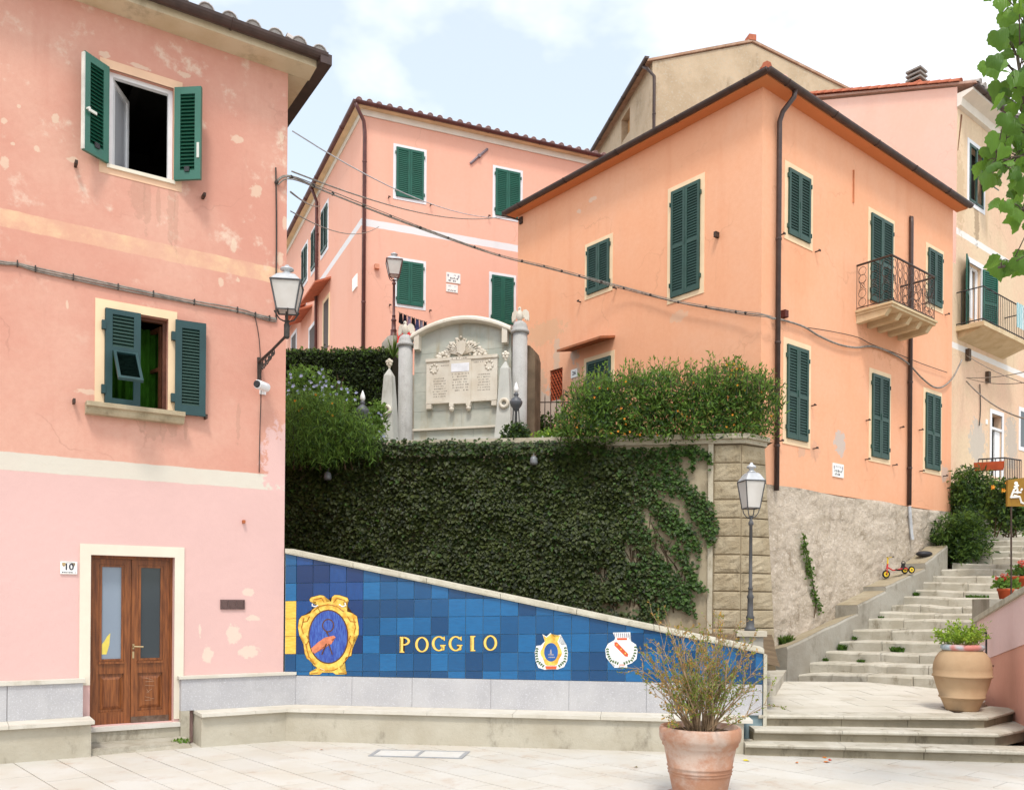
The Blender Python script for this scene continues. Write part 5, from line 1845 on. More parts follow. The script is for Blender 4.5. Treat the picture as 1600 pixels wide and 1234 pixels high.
def plaque(fr, px, label, cat='plaque', th=.02, rows=2, crest=True, seed=1):
    s0, s1, z0_, z1_ = fr.rect(*px)
    t_ = thing('street_name_plaque', label, cat, fr.P((s0 + s1) / 2, 0, z0_))
    MB().box(fr, s0, s1, -th, 0, z0_, z1_).build('ceramic_plate', CERAM, t_)
    h = z1_ - z0_
    tiny_lines(fr, s0 + (s1 - s0) * (.22 if crest else .1), s1 - (s1 - s0) * (.22 if crest else .1), [z1_ - h * .3], -th, EGREY, t_, h * .16, 'lettering', seed)
    tiny_lines(fr, s0 + (s1 - s0) * .12, s1 - (s1 - s0) * .12, [z0_ + h * (.12 + .24 * k) for k in range(rows)], -th, INK, t_, h * .17, 'lettering', seed + 3)
    if crest:
        for s in (s0 + (s1 - s0) * .13, s1 - (s1 - s0) * .13):
            MB().prism([fr.P(s + u * h * .09, -th - .0005, z1_ - h * .32 + v * h * .14) for u, v in ((-1, 1), (1, 1), (1, -.2), (0, -1.2), (-1, -.2))], fr.ey * -.0015).build('crest_mark', EGREY, t_)
    return t_
plaque(OR_, (1300, 1317, 724.5, 745.5), 'white ceramic street name plaque low on the orange house above the stone footing')
s0, s1, z0_, z1_ = OL.rect(893, 903, 577, 590)
t_ = thing('house_number_plaque', 'small white house number plaque between the brick lattice and the garden door', 'plaque', OL.P((s0 + s1) / 2, 0, z0_))
MB().box(OL, s0, s1, -.02, 0, z0_, z1_).build('ceramic_plate', CERAM, t_)
wall_text('26', (z1_ - z0_) * .62, OL, (s0 + s1) / 2, -.022, (z0_ + z1_) / 2, INK, t_, bold=.002)

# ---------------------------------------------------------------- pink house up the hill
MPK = S(247, 188, 166, .82)
MPW = stucco('hill_house_pink', MPK, S(247, 194, 174, .82), S(238, 172, 148, .8), bands=((11.915, 12.115, S(246, 244, 246), 0.0),), amt=.6, sscale=.6, bump=.12)
mh = thing('hill_house', 'pink house with bright green shutters up the hill behind the monument', 'house', (MC[0] + 1, MC[1] + 2, ZU))
MZ = 14.9
MS1 = 9.5
m = MB()
wall_panel(m, MR, 0, MS1, 6.8, MZ + .2)
wall_panel(m, ML, -13, 0, 6.8, MZ + .2)
m.quad(MR.P(MS1, 0, 6.8), MR.P(MS1, 12, 6.8), MR.P(MS1, 12, MZ + .2), MR.P(MS1, 0, MZ + .2))
m.build('wall', MPW, mh)
m = MB()
CRN = simple('white_cornice', S(246, 238, 226), .85, .15, .05, 3)
m.box(MR, -.03, MS1, -.035, .0, MZ, MZ + .2)
m.box(ML, -13, .03, -.035, .0, MZ, MZ + .2)
m.build('cornice_band', CRN, mh)
m = MB()
zz0 = MZ + .16
m.prism([ML.P(-13, -.20, zz0), ML.P(.18, -.20, zz0), MR.P(-.06, -.20, zz0), MR.P(MS1 + .3, -.20, zz0), MR.P(MS1 + .3, 0, zz0), MR.P(0, 0, zz0), ML.P(-13, 0, zz0)], (0, 0, .05))
m.build('soffit', simple('cream_soffit', S(240, 214, 176), .9, .1, .1, 2), mh)
gutter(MR, -.24, MS1 + .3, -.25, zz0 + .07, .07, MAROON, mh)
gutter(ML, -13, .27, -.25, zz0 + .07, .07, MAROON, mh)
m = MB()
ap = MR.P(4, 5, zz0 + 1.6)
ap2 = MR.P(MS1 - 3, 5, zz0 + 1.6)
cc = MR.P(-.26, -.27, zz0 + .08)
m.quad(cc, MR.P(MS1 + .4, -.27, zz0 + .08), ap2, ap)
m.quad(ML.P(-13, -.27, zz0 + .08), cc, ap, MR.P(4, 12, zz0 + 1.6))
roof = m.build('roof', TERRA, mh)
cm3 = coppo_mesh(.09, .45, stone('pinkish_roof_tile', S(206, 176, 172), S(180, 140, 134), S(140, 120, 116), 5, .3, perobj=.5))
tile_row(MR, -.15, 7.8, -.26, zz0 + .08, .285, R(16), cm3, roof, 1)
tile_row(ML, -9, .1, -.22, zz0 + .05, .285, R(16), cm3, roof, 1)
closed_window(mh, MR, (618.75, 662, 234, 311), GREEN_M, GREEN_M, WHITETRIM, .08)
closed_window(mh, MR, (773.75, 812.5, 267, 340), GREEN_M, GREEN_M, WHITETRIM, .08)
closed_window(mh, MR, (620, 661, 409.5, 477.5), GREEN_M, GREEN_M, WHITETRIM, .08)
closed_window(mh, MR, (768, 802, 432, 506), GREEN_M, GREEN_M, WHITETRIM, .08)
for px in ((503, 512, 326, 392), (487.5, 496, 359, 418), (472.5, 480, 388, 441)):
    closed_window(mh, ML, px, GREEN_D, GREEN_DD, WHITETRIM, .12, hooks=False)
downpipe([MR.P(-.22, -.24, zz0), MR.P(-.18, -.22, zz0 - .10), MR.P(.02, -.1, zz0 - .36), MR.P(.06, -.07, zz0 - .62), MR.P(.06, -.07, 7.1)], .05, MAROON, mh)
s3 = ML.hit(498, 400)[0]
downpipe([ML.P(s3, -.24, zz0), ML.P(s3, -.2, zz0 - .1), ML.P(s3, -.08, zz0 - .4), ML.P(s3, -.07, 7.1)], .05, MAROON, mh)
# doors with little canopies on the left side
for (x0, x1, yt, yb, cl, cr_, cy_) in ((506, 514, 470, 545, 492, 517, 462), (484, 492, 512, 545, 470, 488, 500), (456, 463, 524, 550, 452, 478, 502)):
    a, b, c, d = ML.rect(x0, x1, yt, yb)
    m = MB()
    frame_trim(m, ML, a, b, c, d, .12, -.02, .02, False)
    o_ = m.build('side_door', WHITETRIM if x0 != 506 else CREAM, mh)
    MB().box(ML, a, b, -.01, .01, c, d).build('door_leaf', simple('side_door_wood', (.05, .03, .022), .6), o_)
    s0, s1 = ML.hit(cl, cy_)[0], ML.hit(cr_, cy_)[0]
    zc = ML.hit((cl + cr_) / 2, cy_)[1]
    MB().prism([ML.P(s0, 0, zc + .2), ML.P(s1, 0, zc + .2), ML.P(s1, -.5, zc - .02), ML.P(s0, -.5, zc - .02)], (0, 0, .06)).build('door_canopy', TERRA_R, o_)
plaque(MR, (697, 719, 427, 442.5), 'upper white ceramic street name plaque on the pink hill house', seed=8)
plaque(MR, (697, 715, 445, 457), 'lower small white plaque under the street name plaque on the hill house', rows=1, crest=False, seed=12)
s0, s1, z0_, z1_ = ML.rect(552, 559, 432, 452)
t_ = MB().box(ML, s0, s1, -.03, 0, z0_, z1_).build('wall_plaque', CERAM)
tag(place_new_origin(t_, ML.P(s0, 0, z0_)), 'blank white plaque on the shaded side of the pink hill house', 'plaque')
s, z = MR.hit(748, 245)
t_ = MB()
dvec = (MR.ex * .62 + Vector((0, 0, .62))) * .42
t_.tube([MR.P(s, -.03, z) - dvec, MR.P(s, -.03, z) + dvec], .035, 4)
t_.box(MR, s - .04, s + .04, -.09, 0, z - .04, z + .04)
tag(place_new_origin(t_.build('iron_wall_tie', simple('tie_grey', (.22, .19, .22), .7)), MR.P(s, 0, z)), 'slanted grey iron wall tie near the eave of the hill house', 'wall tie')
# small wall lamp bracket
s, z = MR.hit(588, 418)
t_ = MB().box(MR, s - .06, s + .06, -.12, 0, z - .06, z + .06)
tag(place_new_origin(t_.build('junction_box', simple('box_salmon', S(236, 160, 130), .8)), MR.P(s, 0, z)), 'small painted junction box on the hill house left of the street lamp', 'box')

# ---------------------------------------------------------------- old tower house far behind
TC = at(1018, 300, 33)
TG, TL = Frame(TC[:2], 78.0), Frame(TC[:2], 168.0)
TWR = stone('bare_old_render', S(214, 192, 164, .80), S(194, 172, 144, .80), S(156, 136, 112, .74), .8, .6, .95, .7, (S(210, 196, 174, .75), 14.0))
th = thing('old_gabled_house', 'old bare rendered gabled house rising behind the orange house', 'house', TG.P(4, 2, 8))
ZT_, ZA_ = 22.35, 23.62
m = MB()
m.quad(TG.P(0, 0, 8), TG.P(8.1, 0, 8), TG.P(8.1, 0, ZT_ + .05), TG.P(4.1, 0, ZA_), TG.P(0, 0, ZT_))
win_ = TL.rect(971, 984, 178, 215)
wall_panel(m, TL, -11, 0, 8, ZT_, (win_,), 0, .3)
m.quad(TG.P(8.1, 0, 8), TG.P(8.1, 10, 8), TG.P(8.1, 10, ZT_), TG.P(8.1, 0, ZT_))
m.build('wall', TWR, th)
MB().box(TL, win_[0], win_[1], .28, .3, win_[2], win_[3]).build('blind_niche', simple('niche_ochre', S(206, 160, 110), .95), th)
m = MB()
m.prism([TG.P(-.25, -.06, ZT_ - .05), TG.P(4.1, -.06, ZA_ + .05), TG.P(4.1, 11, ZA_ + .05), TG.P(-.25, 11, ZT_ - .05)], (0, 0, .09))
m.prism([TG.P(8.35, -.06, ZT_ - .02), TG.P(4.1, -.06, ZA_ + .05), TG.P(4.1, 11, ZA_ + .05), TG.P(8.35, 11, ZT_ - .02)], (0, 0, .09))
roof = m.build('roof', stone('dull_roof', S(214, 180, 156, .7), S(190, 150, 124, .7), S(150, 130, 110, .6), 3), th)
MB().box(TG, 3.95, 4.25, -.08, .3, ZA_ + .1, ZA_ + .32).build('ridge_end', TERRA_R, th)
gutter(TL, -11, .3, -.33, ZT_ - .02, .09, BROWN, th)
downpipe([TG.P(-.30, .2, ZT_ - .1), TG.P(-.2, 0, ZT_ - .3), TG.P(.05, -.07, ZT_ - .6), TG.P(.05, -.07, 10)], .06, BROWN, th)

# ---------------------------------------------------------------- beige house on the right
BEW = stucco('beige_render', S(243, 218, 186), S(244, 206, 178), S(204, 174, 140), bands=((8.70, 8.86, S(248, 246, 244), .1), (11.82, 12.0, S(250, 248, 246), .1)), patches=[(tuple(RB.W(1527, 690)), (.6, .7), S(200, 196, 190), .7), (tuple(RB.W(1526, 345)), (.18, .7), S(120, 92, 70), .5), (tuple(RB.W(1580, 690)), (.5, .9), S(190, 186, 180), .7), (tuple(RB.W(1500, 300)), (.3, 1.2), S(206, 176, 140), .5)], amt=1.0, sscale=.8, bump=.2)
GAW = stucco('gable_pink', S(252, 206, 186, .86), S(250, 212, 196, .86), S(244, 192, 170, .84), amt=.8, sscale=.5, bump=.15)
bh = thing('beige_house', 'weathered beige house with a pink gable end right of the orange house', 'house', RB.P(3, 2, 4))
m = MB()
rd = RB.rect(1513, 1533, 415, 500)
ldr = RB.rect(1549, 1565, 648, 745)
uw = RB.rect(1514, 1536, 232, 321)
ZR = 15.55
wall_panel(m, RB, 0, 10, 2.5, ZR, (rd, ldr, uw), 0, .25)
wall_panel(m, RB, -.9, 0, 2.5, 11.0, (), .0, .25)
m.build('wall', BEW, bh)
m = MB()
m.quad(RG.P(-8, 0, 6), RG.P(0, 0, 6), RG.P(0, 0, ZR + .25), RG.P(-4.2, 0, 17.28), RG.P(-8, 0, 16.0))
m.build('gable_wall', GAW, bh)
for q in (rd, ldr, uw):
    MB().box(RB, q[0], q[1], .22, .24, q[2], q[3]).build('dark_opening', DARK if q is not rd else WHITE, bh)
m = MB()
m.prism([RB.P(-.02, 0, ZR - .3), RB.P(-.02, -.1, ZR - .28), RB.P(-.02, -.14, ZR - .1), RB.P(-.02, -.42, ZR), RB.P(-.02, -.42, ZR + .06), RB.P(-.02, 0, ZR + .06)], RB.ex * 10)
m.build('cornice', CRN, bh)
gutter(RB, 0.0, 10, -.48, ZR + .12, .07, BROWN, bh)
m = MB()
rt_ = RG.P(0, 0, 0)
m.prism([RB.P(-.06, -.5, ZR + .12), RB.P(-.06, 4.2, 17.36), RB.P(10, 4.2, 17.36), RB.P(10, -.5, ZR + .12)], (0, 0, .06))
m.prism([RB.P(-.06, 4.2, 17.36), RB.P(-.06, 8, 16.1), RB.P(10, 8, 16.1), RB.P(10, 4.2, 17.36)], (0, 0, .06))
roof = m.build('roof', TERRA, bh)
cm4 = coppo_mesh(.1, .45, TERRA_G)
tile_row(RB, .1, 5, -.56, ZR + .16, .28, R(20), cm4, roof, 1)
cm5 = coppo_mesh(.11, .5, TERRA_R)
for k in range(16):      # verge tiles along the gable
    u = k / 15
    p_ = RG.P(.1 - 4.3 * u, -.03, ZR + .32 + (17.36 - ZR - .22) * u)
    dirv = (RG.P(-4.2, 0, 17.36) - RG.P(.1, 0, ZR + .3)).normalized()
    side = RG.ey
    up_ = side.cross(dirv)
    if up_.z < 0:
        up_ = -up_
        side = -side
    mw = Matrix(((side.x, dirv.x, up_.x, p_.x), (side.y, dirv.y, up_.y, p_.y), (side.z, dirv.z, up_.z, p_.z), (0, 0, 0, 1)))
    inst('verge_tile', cm5, mw, roof)
# chimney cowl
pc = at(1432, 134, 25.2)
cf_ = Frame(pc[:2], 50.7)
ch = thing('chimney', 'small slatted chimney cowl on the roof of the beige house', 'chimney', pc - Vector((0, 0, .5)))
MB().box(cf_, -.2, .2, -.2, .2, pc.z - .9, pc.z + .02).build('chimney_base', TERRA_R, ch)
MB().box(cf_, -.13, .13, -.13, .13, pc.z + .02, pc.z + .34).build('flue_core', BACK, ch)
for k in range(3):
    MB().prism([cf_.P(x_, y_, pc.z + .10 + k * .13) for x_, y_ in ((-.22, -.22), (.22, -.22), (.22, .22), (-.22, .22))], (0, 0, .05)).build('cowl_slab', simple('cowl', (.26, .24, .22), .8), ch)
# upper window
m = MB()
a, b, c, d = uw
frame_trim(m, RB, a, b, c, d, .12, -.015, .02)
w_ = m.build('window', WHITETRIM, bh)
m = MB()
frame_trim(m, RB, a + .07, b - .07, c + .07, d - .07, .07, -.03, .01)
m.box(RB, (a + b) / 2 - .04, (a + b) / 2 + .04, -.03, .01, c, d)
m.build('shutter_frame', GREEN_D, w_)
m = MB()
m.prism([RB.P((a + b) / 2, -.02, (c + d) / 2), RB.P(b - .05, -.02, (c + d) / 2), RB.P(b - .05, -.45, c + .35), RB.P((a + b) / 2, -.45, c + .35)], (0, 0, .04))
m.build('shutter_flap', GREEN_D, w_)
# balcony with open shutters
BZ2 = 9.30
a, b, c, d = rd
m = MB()
frame_trim(m, RB, a, b, BZ2, d, .14, -.015, .02, False)
w_ = m.build('balcony_door', WHITETRIM, bh)
wlf = .62
l1 = Frame(tuple(RB.P(a - .05, -.03)[:2]), 50.7 - 18)
leaf(l1, -wlf, 0, BZ2 + .02, d, -.02, w_, GREEN_M, GREEN_M, [BZ2 + 1.0], .06)
l2 = Frame(tuple(RB.P(b + .05, -.03)[:2]), 50.7 + 14)
leaf(l2, 0, wlf, BZ2 + .02, d, -.02, w_, GREEN_M, GREEN_M, [BZ2 + 1.0], .06)
m = MB()
frame_trim(m, RB.moved(0, .1), a + .06, b - .06, BZ2 + .06, d - .06, .06, 0, .05)
m.box(RB, (a + b) / 2 - .04, (a + b) / 2 + .04, .1, .15, BZ2, d)
m.build('white_door_frame', WHITE, w_)
b2 = thing('iron_balcony', 'smaller balcony with plain black railing on the beige house', 'balcony', RB.P(1.4, -.35, BZ2 - .2))
C0, C1, CO = .02, 3.25, .72
m = MB().box(RB, C0, C1, -CO, 0, BZ2 - .12, BZ2)
m.build('slab', BALM, b2)
MB().prism([RB.P(C0 + .12, 0, BZ2 - .121), RB.P(C0 + .12, -CO + .1, BZ2 - .121), RB.P(C0 + .12, 0, BZ2 - .32)], RB.ex * (C1 - C0 - .24)).build('underside', BALM, b2)
for nm, pts in (('handrail', [RB.P(C0 + .03, 0, BZ2 + .92), RB.P(C0 + .03, -CO + .03, BZ2 + .92), RB.P(C1 - .03, -CO + .03, BZ2 + .92), RB.P(C1 - .03, 0, BZ2 + .92)]), ('bottom_rail', [RB.P(C0 + .03, 0, BZ2 + .06), RB.P(C0 + .03, -CO + .03, BZ2 + .06), RB.P(C1 - .03, -CO + .03, BZ2 + .06), RB.P(C1 - .03, 0, BZ2 + .06)])):
    MB().tube(pts, .018, 5).build(nm, IRON, b2)
for k in range(27):
    s = C0 + .03 + (C1 - C0 - .06) * k / 26
    MB().tube([RB.P(s, -CO + .03, BZ2), RB.P(s, -CO + .03, BZ2 + .92)], .008, 4).build('bar', IRON, b2)
for k in range(1, 6):
    MB().tube([RB.P(C0 + .03, -CO + .03 + (CO - .05) * k / 6, BZ2), RB.P(C0 + .03, -CO + .03 + (CO - .05) * k / 6, BZ2 + .92)], .008, 4).build('bar', IRON, b2)
# towel on the railing
tq = MB()
for k in range(9):
    s = 2.1 + k * .06
    yy = -CO - .02 + .015 * math.sin(k * 2)
    tq.add([RB.P(s, yy, BZ2 + .95), RB.P(s, yy - .01, BZ2 + .25)], [])
tq.f = [(2 * k, 2 * k + 2, 2 * k + 3, 2 * k + 1) for k in range(8)]
tm = Mat('striped_towel', .9, .1)
wv = tm.n('ShaderNodeTexWave')
wv.inputs['Scale'].default_value = 5
wv.inputs['Distortion'].default_value = 3
tm.l(tm.P(), wv.inputs['Vector'])
tm.color(tm.mix(wv.outputs['Fac'], (.03, .3, .36), (.7, .75, .75)))
tag(place_new_origin(tq.build('towel', tm.m, None, True), RB.P(2.3, -CO, BZ2 + .25)), 'turquoise and white towel hanging on the plain black balcony railing', 'towel')
# lower door and porch rail
a, b, c, d = ldr
m = MB()
frame_trim(m, RB, a, b, c, d, .12, -.015, .02, False)
w_ = m.build('front_door', WHITETRIM, bh)
MB().box(RB, a, b, .0, .1, d - .45, d - .38).build('transom', WHITETRIM, w_)
MB().box(RB, a, a + .18, .1, .14, c, d - .46).build('green_door_leaf', GREEN_D, w_)
MB().box(RB, a + .35, b, .05, .09, c, d - .46).build('white_door_leaf', WHITE, w_)
m = MB()
q = RB.rect(1594, 1612, 645, 700)
frame_trim(m, RB, q[0], q[1], q[2], q[3], .12, -.015, .02)
w2_ = m.build('window', WHITETRIM, bh)
MB().box(RB, q[0], q[1], -.005, .01, q[2], q[3]).build('pane', glassy('dark_pane', (.03, .03, .03)), w2_)
s, z = RB.hit(1541, 659)
MB().box(RB, s - .06, s + .06, -.02, 0, z - .07, z + .07).build('number_plate', CERAM, bh)
for (x, y) in ((1510, 555), (1541, 590)):
    s, z = RB.hit(x, y)
    MB().box(RB, s - .07, s + .07, -.1, 0, z - .16, z + .16).build('junction_box', simple('rusty_box', (.10, .07, .05), .8), bh)
s, z = RB.hit(1501, 205)
MB().prism([RB.P(s, -.02, z + .45), RB.P(s + .06, -.02, z + .45), RB.P(s - .18, -.02, z - .6)], RB.ey * .02).build('iron_tie', simple('tie_brown', (.2, .09, .05), .8), bh)

# lane at the top of the stairs
zl = steps[-1][1] + .02
e0 = SL.P(steps[-1][0] + .45, .55)
structure(MB().prism([Vector((e0.x, e0.y, zl)), SL.P(steps[-1][0] + .45, -3.5, zl), SL.P(steps[-1][0] + 9, -3.5, zl), SL.P(steps[-1][0] + 9, 3.5, zl), RB.P(.2, .1, zl), ], (0, 0, -1.5)).build('upper_lane', STR))
structure(MB().prism([SL.P(6.3, .6, 2.9), SL.P(8.0, 0.02, 3.1), SL.P(steps[-1][0] + .5, .02, zl), SL.P(steps[-1][0] + .5, 3.0, zl), SL.P(6.3, 3.0, 2.9)], (0, 0, -2)).build('planting_bank', EARTH))
structure(MB().prism([SL.P(.3, -.02, -.1), SL.P(.3, -WR + .02, -.1), SL.P(steps[-1][0] + .4, -WR + .02, -.1), SL.P(steps[-1][0] + .4, -.02, -.1), SL.P(steps[-1][0] + .4, -.02, zl - .3)], (0, 0, .02)).build('stair_fill', EARTH))
# ---------------------------------------------------------------- lanterns and lamp posts
FROST = Mat('frosted_glass', .35, .4)
FROST.color(FROST.mix(FROST.ramp(FROST.noise(3, 4), .3, .7), (.62, .58, .54), (.74, .71, .68)))
FROST.b.inputs['Transmission Weight'].default_value = .25
FROST = FROST.m
def lantern(c, wt, wb, gh, rh, parent, rot, frame_mat, roof_mat):
    """four sided street lantern: c = centre of the glass bottom"""
    c = Vector(c)
    def ringpts(h, z):
        return [c + Vector((h * math.cos(rot + math.pi / 4 + k * math.pi / 2), h * math.sin(rot + math.pi / 4 + k * math.pi / 2), z)) for k in range(4)]
    q2 = math.sqrt(2) / 2
    A, B = ringpts(wb * q2, 0), ringpts(wt * q2, gh)
    for k in range(4):
        l = (k + 1) % 4
        MB().add([A[k] * .97 + (A[k] + A[l] + A[(k + 2) % 4] + A[(k + 3) % 4]) * .0075, A[l] * .97 + (A[k] + A[l] + A[(k + 2) % 4] + A[(k + 3) % 4]) * .0075, B[l] * .97 + (B[0] + B[1] + B[2] + B[3]) * .0075, B[k] * .97 + (B[0] + B[1] + B[2] + B[3]) * .0075], [(0, 1, 2, 3)]).build('glass_pane', FROST, parent)
    m = MB()
    for k in range(4):
        l = (k + 1) % 4
        m.tube([A[k], B[k]], .011 * wt / .36, 5)
        m.tube([A[k], A[l]], .010 * wt / .36, 5)
        m.tube([B[k], B[l]], .012 * wt / .36, 5)
    m.build('lantern_frame', frame_mat, parent)
    m = MB()
    prof = [(wt * .62, gh), (wt * .64, gh + .02 * rh), (wt * .60, gh + .08 * rh), (wt * .40, gh + .36 * rh), (wt * .30, gh + .44 * rh)]
    vv = []
    for r_, z in prof:
        vv += ringpts(r_ * 1.10, z)
    m.add(vv, [(i * 4 + k, i * 4 + (k + 1) % 4, (i + 1) * 4 + (k + 1) % 4, (i + 1) * 4 + k) for i in range(len(prof) - 1) for k in range(4)] + [(3, 2, 1, 0), tuple(len(vv) - 4 + k for k in range(4))])
    m.build('lantern_roof', roof_mat, parent)
    m = MB()
    m.lathe(c + Vector((0, 0, gh)), [(wt * .20, .44 * rh), (wt * .22, .5 * rh), (wt * .12, .56 * rh), (wt * .12, .66 * rh), (wt * .24, .72 * rh), (wt * .22, .80 * rh), (wt * .10, .88 * rh), (wt * .06, .97 * rh), (.003, rh)], 12)
    m.build('finial', roof_mat, parent, True)

# lamp on the corner of the pink house
foot = PH.W(404, 566)
hd = at(448, 521, 10.05)
wl = thing('wall_lantern', 'wall lantern on a scrolled iron bracket at the corner of the pink house', 'lantern', foot)
OLDIRON = simple('old_iron', (.045, .038, .034), .65, .3, .3, 20)
dirb = hd - foot
m = MB().tube([foot, foot + dirb * .5 + Vector((0, 0, -.02)), hd + Vector((0, 0, -.02))], .017, 6)
m.build('bracket_arm', OLDIRON, wl)
MB().tube([foot + Vector((0, 0, .06)), foot + Vector((0, 0, -.32))], [.02, .014], 6).build('wall_strap', OLDIRON, wl)
fb = Frame(tuple(foot[:2]), math.degrees(math.atan2(dirb.x, dirb.y)))
ln = Vector((dirb.x, dirb.y, 0)).length
slope_ = dirb.z / ln
for (u, r_) in ((.09, .055), (.2, .065), (.32, .06), (.44, .05), (.55, .04)):
    m = MB()
    s = u * ln
    zc = foot.z + slope_ * s - r_ - .03
    m.torus(fb, s, 0, zc, r_, .008, 14, 5, 1.0, -math.pi * .2, math.pi * 1.3)
    m.torus(fb, s + r_ * .2, 0, zc - r_ * .3, r_ * .45, .007, 10, 5)
    m.build('bracket_scroll', OLDIRON, wl)
m = MB()
for k in range(6):
    m.tube([foot + Vector((0, 0, -.05)) + dirb * (.02 + .03 * k), foot + Vector((0, 0, -.30 + .035 * k)) + dirb * (.015 + .02 * k)], .008, 5)
m.build('bracket_leafwork', OLDIRON, wl)
MB().lathe(hd, [(.02, -.06), (.034, -.04), (.034, .10), (.024, .12), (.03, .15)], 12).build('socket', OLDIRON, wl)
lb = at(448, 487, 10.05)
m = MB()
for k in range(4):
    a_ = R(20) + k * math.pi / 2
    d_ = Vector((math.cos(a_), math.sin(a_), 0))
    m.tube([hd + Vector((0, 0, .13)), hd + Vector((0, 0, .16)) + d_ * .08, lb + d_ * .11 + Vector((0, 0, -.05)), lb + d_ * .14], .009, 5)
m.tube([hd + Vector((0, 0, .1)), lb], .014, 6)
m.build('lantern_cradle', OLDIRON, wl)
lantern(lb, .335, .21, .32, .225, wl, R(8), POSTGREY, ZINC)

def lamp_post(px, ybase, D, ytop_glassbot, wt, wb, gh, rh, label, mat, roofmat, zb=None):
    b = at(px, ybase, D)
    g_ = at(px - .9, ytop_glassbot, D)
    t_ = thing('street_lamp', label, 'street lamp', b, 'lamp posts')
    H_ = g_.z - b.z
    c = Vector((b.x, b.y, b.z))
    k = wt / .27
    prof = [(.075 * k, 0), (.075 * k, .03), (.055 * k, .05), (.050 * k, .10 * H_), (.058 * k, .11 * H_), (.040 * k, .13 * H_), (.036 * k, .26 * H_), (.05 * k, .275 * H_), (.03 * k, .30 * H_), (.028 * k, .34 * H_), (.036 * k, .345 * H_), (.024 * k, .36 * H_), (.021 * k, .86 * H_), (.034 * k, .865 * H_), (.034 * k, .885 * H_), (.02 * k, .90 * H_), (.02 * k, .94 * H_)]
    MB().lathe(c, prof, 14).build('post', mat, t_, True)
    m = MB()
    for j in range(4):
        a_ = R(10) + j * math.pi / 2 + math.pi / 4
        d_ = Vector((math.cos(a_), math.sin(a_), 0))
        m.tube([c + Vector((0, 0, .92 * H_)), c + Vector((0, 0, .93 * H_)) + d_ * wb * .35, c + Vector((0, 0, .965 * H_)) + d_ * wb * .6, c + Vector((0, 0, H_)) + d_ * wb * .66], .007 * k, 5)
    m.build('lantern_cradle', mat, t_)
    lantern(c + Vector((0, 0, H_)), wt, wb, gh, rh, t_, R(10), mat, roofmat)
    return t_
lp = lamp_post(1172, 985, 11.3, 794, .265, .17, .35, .25, 'grey street lamp with white lantern roof right of the ivy wall', POSTGREY, ZINC)
b = lp.location
pf = Frame(b[:2], 97)
pl = thing('lamp_plinth', 'small stone plinth under the street lamp by the tiled wall end', 'plinth', (b.x, b.y, 0))
MB().box(pf, -.19, .19, -.16, .16, b.z - .07, b.z + .0).build('plinth_cap', CORN, pl)
MB().box(pf, -.15, .15, -.12, .12, .2, b.z - .071).build('plinth_shaft', PARM, pl)
lp2 = lamp_post(615, 527, 22.0, 431, .40, .25, .36, .24, 'slim street lamp on a stone base before the pink hill house', MAROON, ZINC)
b = lp2.location
tag(place_new_origin(MB().lathe((b.x, b.y, b.z), [(.20, -1.2), (.20, -.60), (.28, -.5), (.32, -.35), (.30, -.18), (.2, -.05), (.16, 0)], 16).build('lamp_base_stone', stone('grey_stone_vase', S(180, 172, 162, .66), S(160, 152, 140, .66), S(120, 112, 100, .6), 4), None, True), (b.x, b.y, b.z - 1.2)), 'rounded grey stone pedestal under the slim street lamp', 'pedestal')

# ---------------------------------------------------------------- war memorial
MGREY = stone('memorial_grey_marble', S(222, 221, 214, .74), S(206, 206, 200, .72), S(160, 150, 130, .66), 1.6, .12, .6, .5)
MVEIN = Mat('memorial_veined_marble', .5, .35)
k_ = MVEIN.ramp(MVEIN.noise(1.4, 8, .65, (1, 1, 1.6)), .35, .7)
cc_ = MVEIN.mix(k_, S(214, 215, 204, .72), S(184, 190, 180, .7))
cc_ = MVEIN.mix(MVEIN.ramp(MVEIN.noise(2.2, 8, .7, (1.6, 1.6, .25)), .5, .75, 0, .75), cc_, S(190, 172, 136, .66))
MVEIN.color(cc_)
MVEIN = MVEIN.m
MWHITE = stone('memorial_white_marble', S(244, 236, 222, .74), S(234, 222, 204, .72), S(196, 180, 152, .66), 3, .15, .55, .4)
MCOL = stone('memorial_granite', S(206, 204, 202, .7), S(192, 190, 186, .7), S(150, 146, 138, .66), 3, .2, .7, .5, (S(170, 168, 166, .7), 60))
ZM0 = 4.62
mo = thing('war_memorial', 'grey and white marble war memorial with columns, eagles and an inscribed tablet', 'memorial', MO.P(0, .3, ZM0))
ax0, ax1, zsp, zap = -1.0, 1.08, 7.14, 7.42
def archz(s):
    u = (s - (ax0 + ax1) / 2) / ((ax1 - ax0) / 2)
    return zsp + (zap - zsp) * (1 - u * u) - .04
zj = [5.02, 5.22, 5.62, 6.02, 6.42, 6.80]
for k in range(len(zj) - 1):
    off = 0 if k % 2 else .25
    cuts = [ax0, (ax0 + ax1) / 2 + off, ax1] if k != 4 else [ax0, ax1]
    for j in range(len(cuts) - 1):
        MB().box(MO, cuts[j] + .002, cuts[j + 1] - .002, .12 + random.uniform(0, .003), .5, zj[k] + .002, zj[k + 1] - .002).build('marble_slab', MVEIN, mo)
m = MB()
pts = [MO.P(ax0 + .002, .12, 6.802), MO.P(ax1 - .002, .12, 6.802)] + [MO.P(ax1 - .002 - (ax1 - ax0 - .004) * k / 16, .12, archz(ax1 - (ax1 - ax0) * k / 16)) for k in range(17)]
m.prism(pts, MO.ey * .38)
m.build('marble_slab', MVEIN, mo)
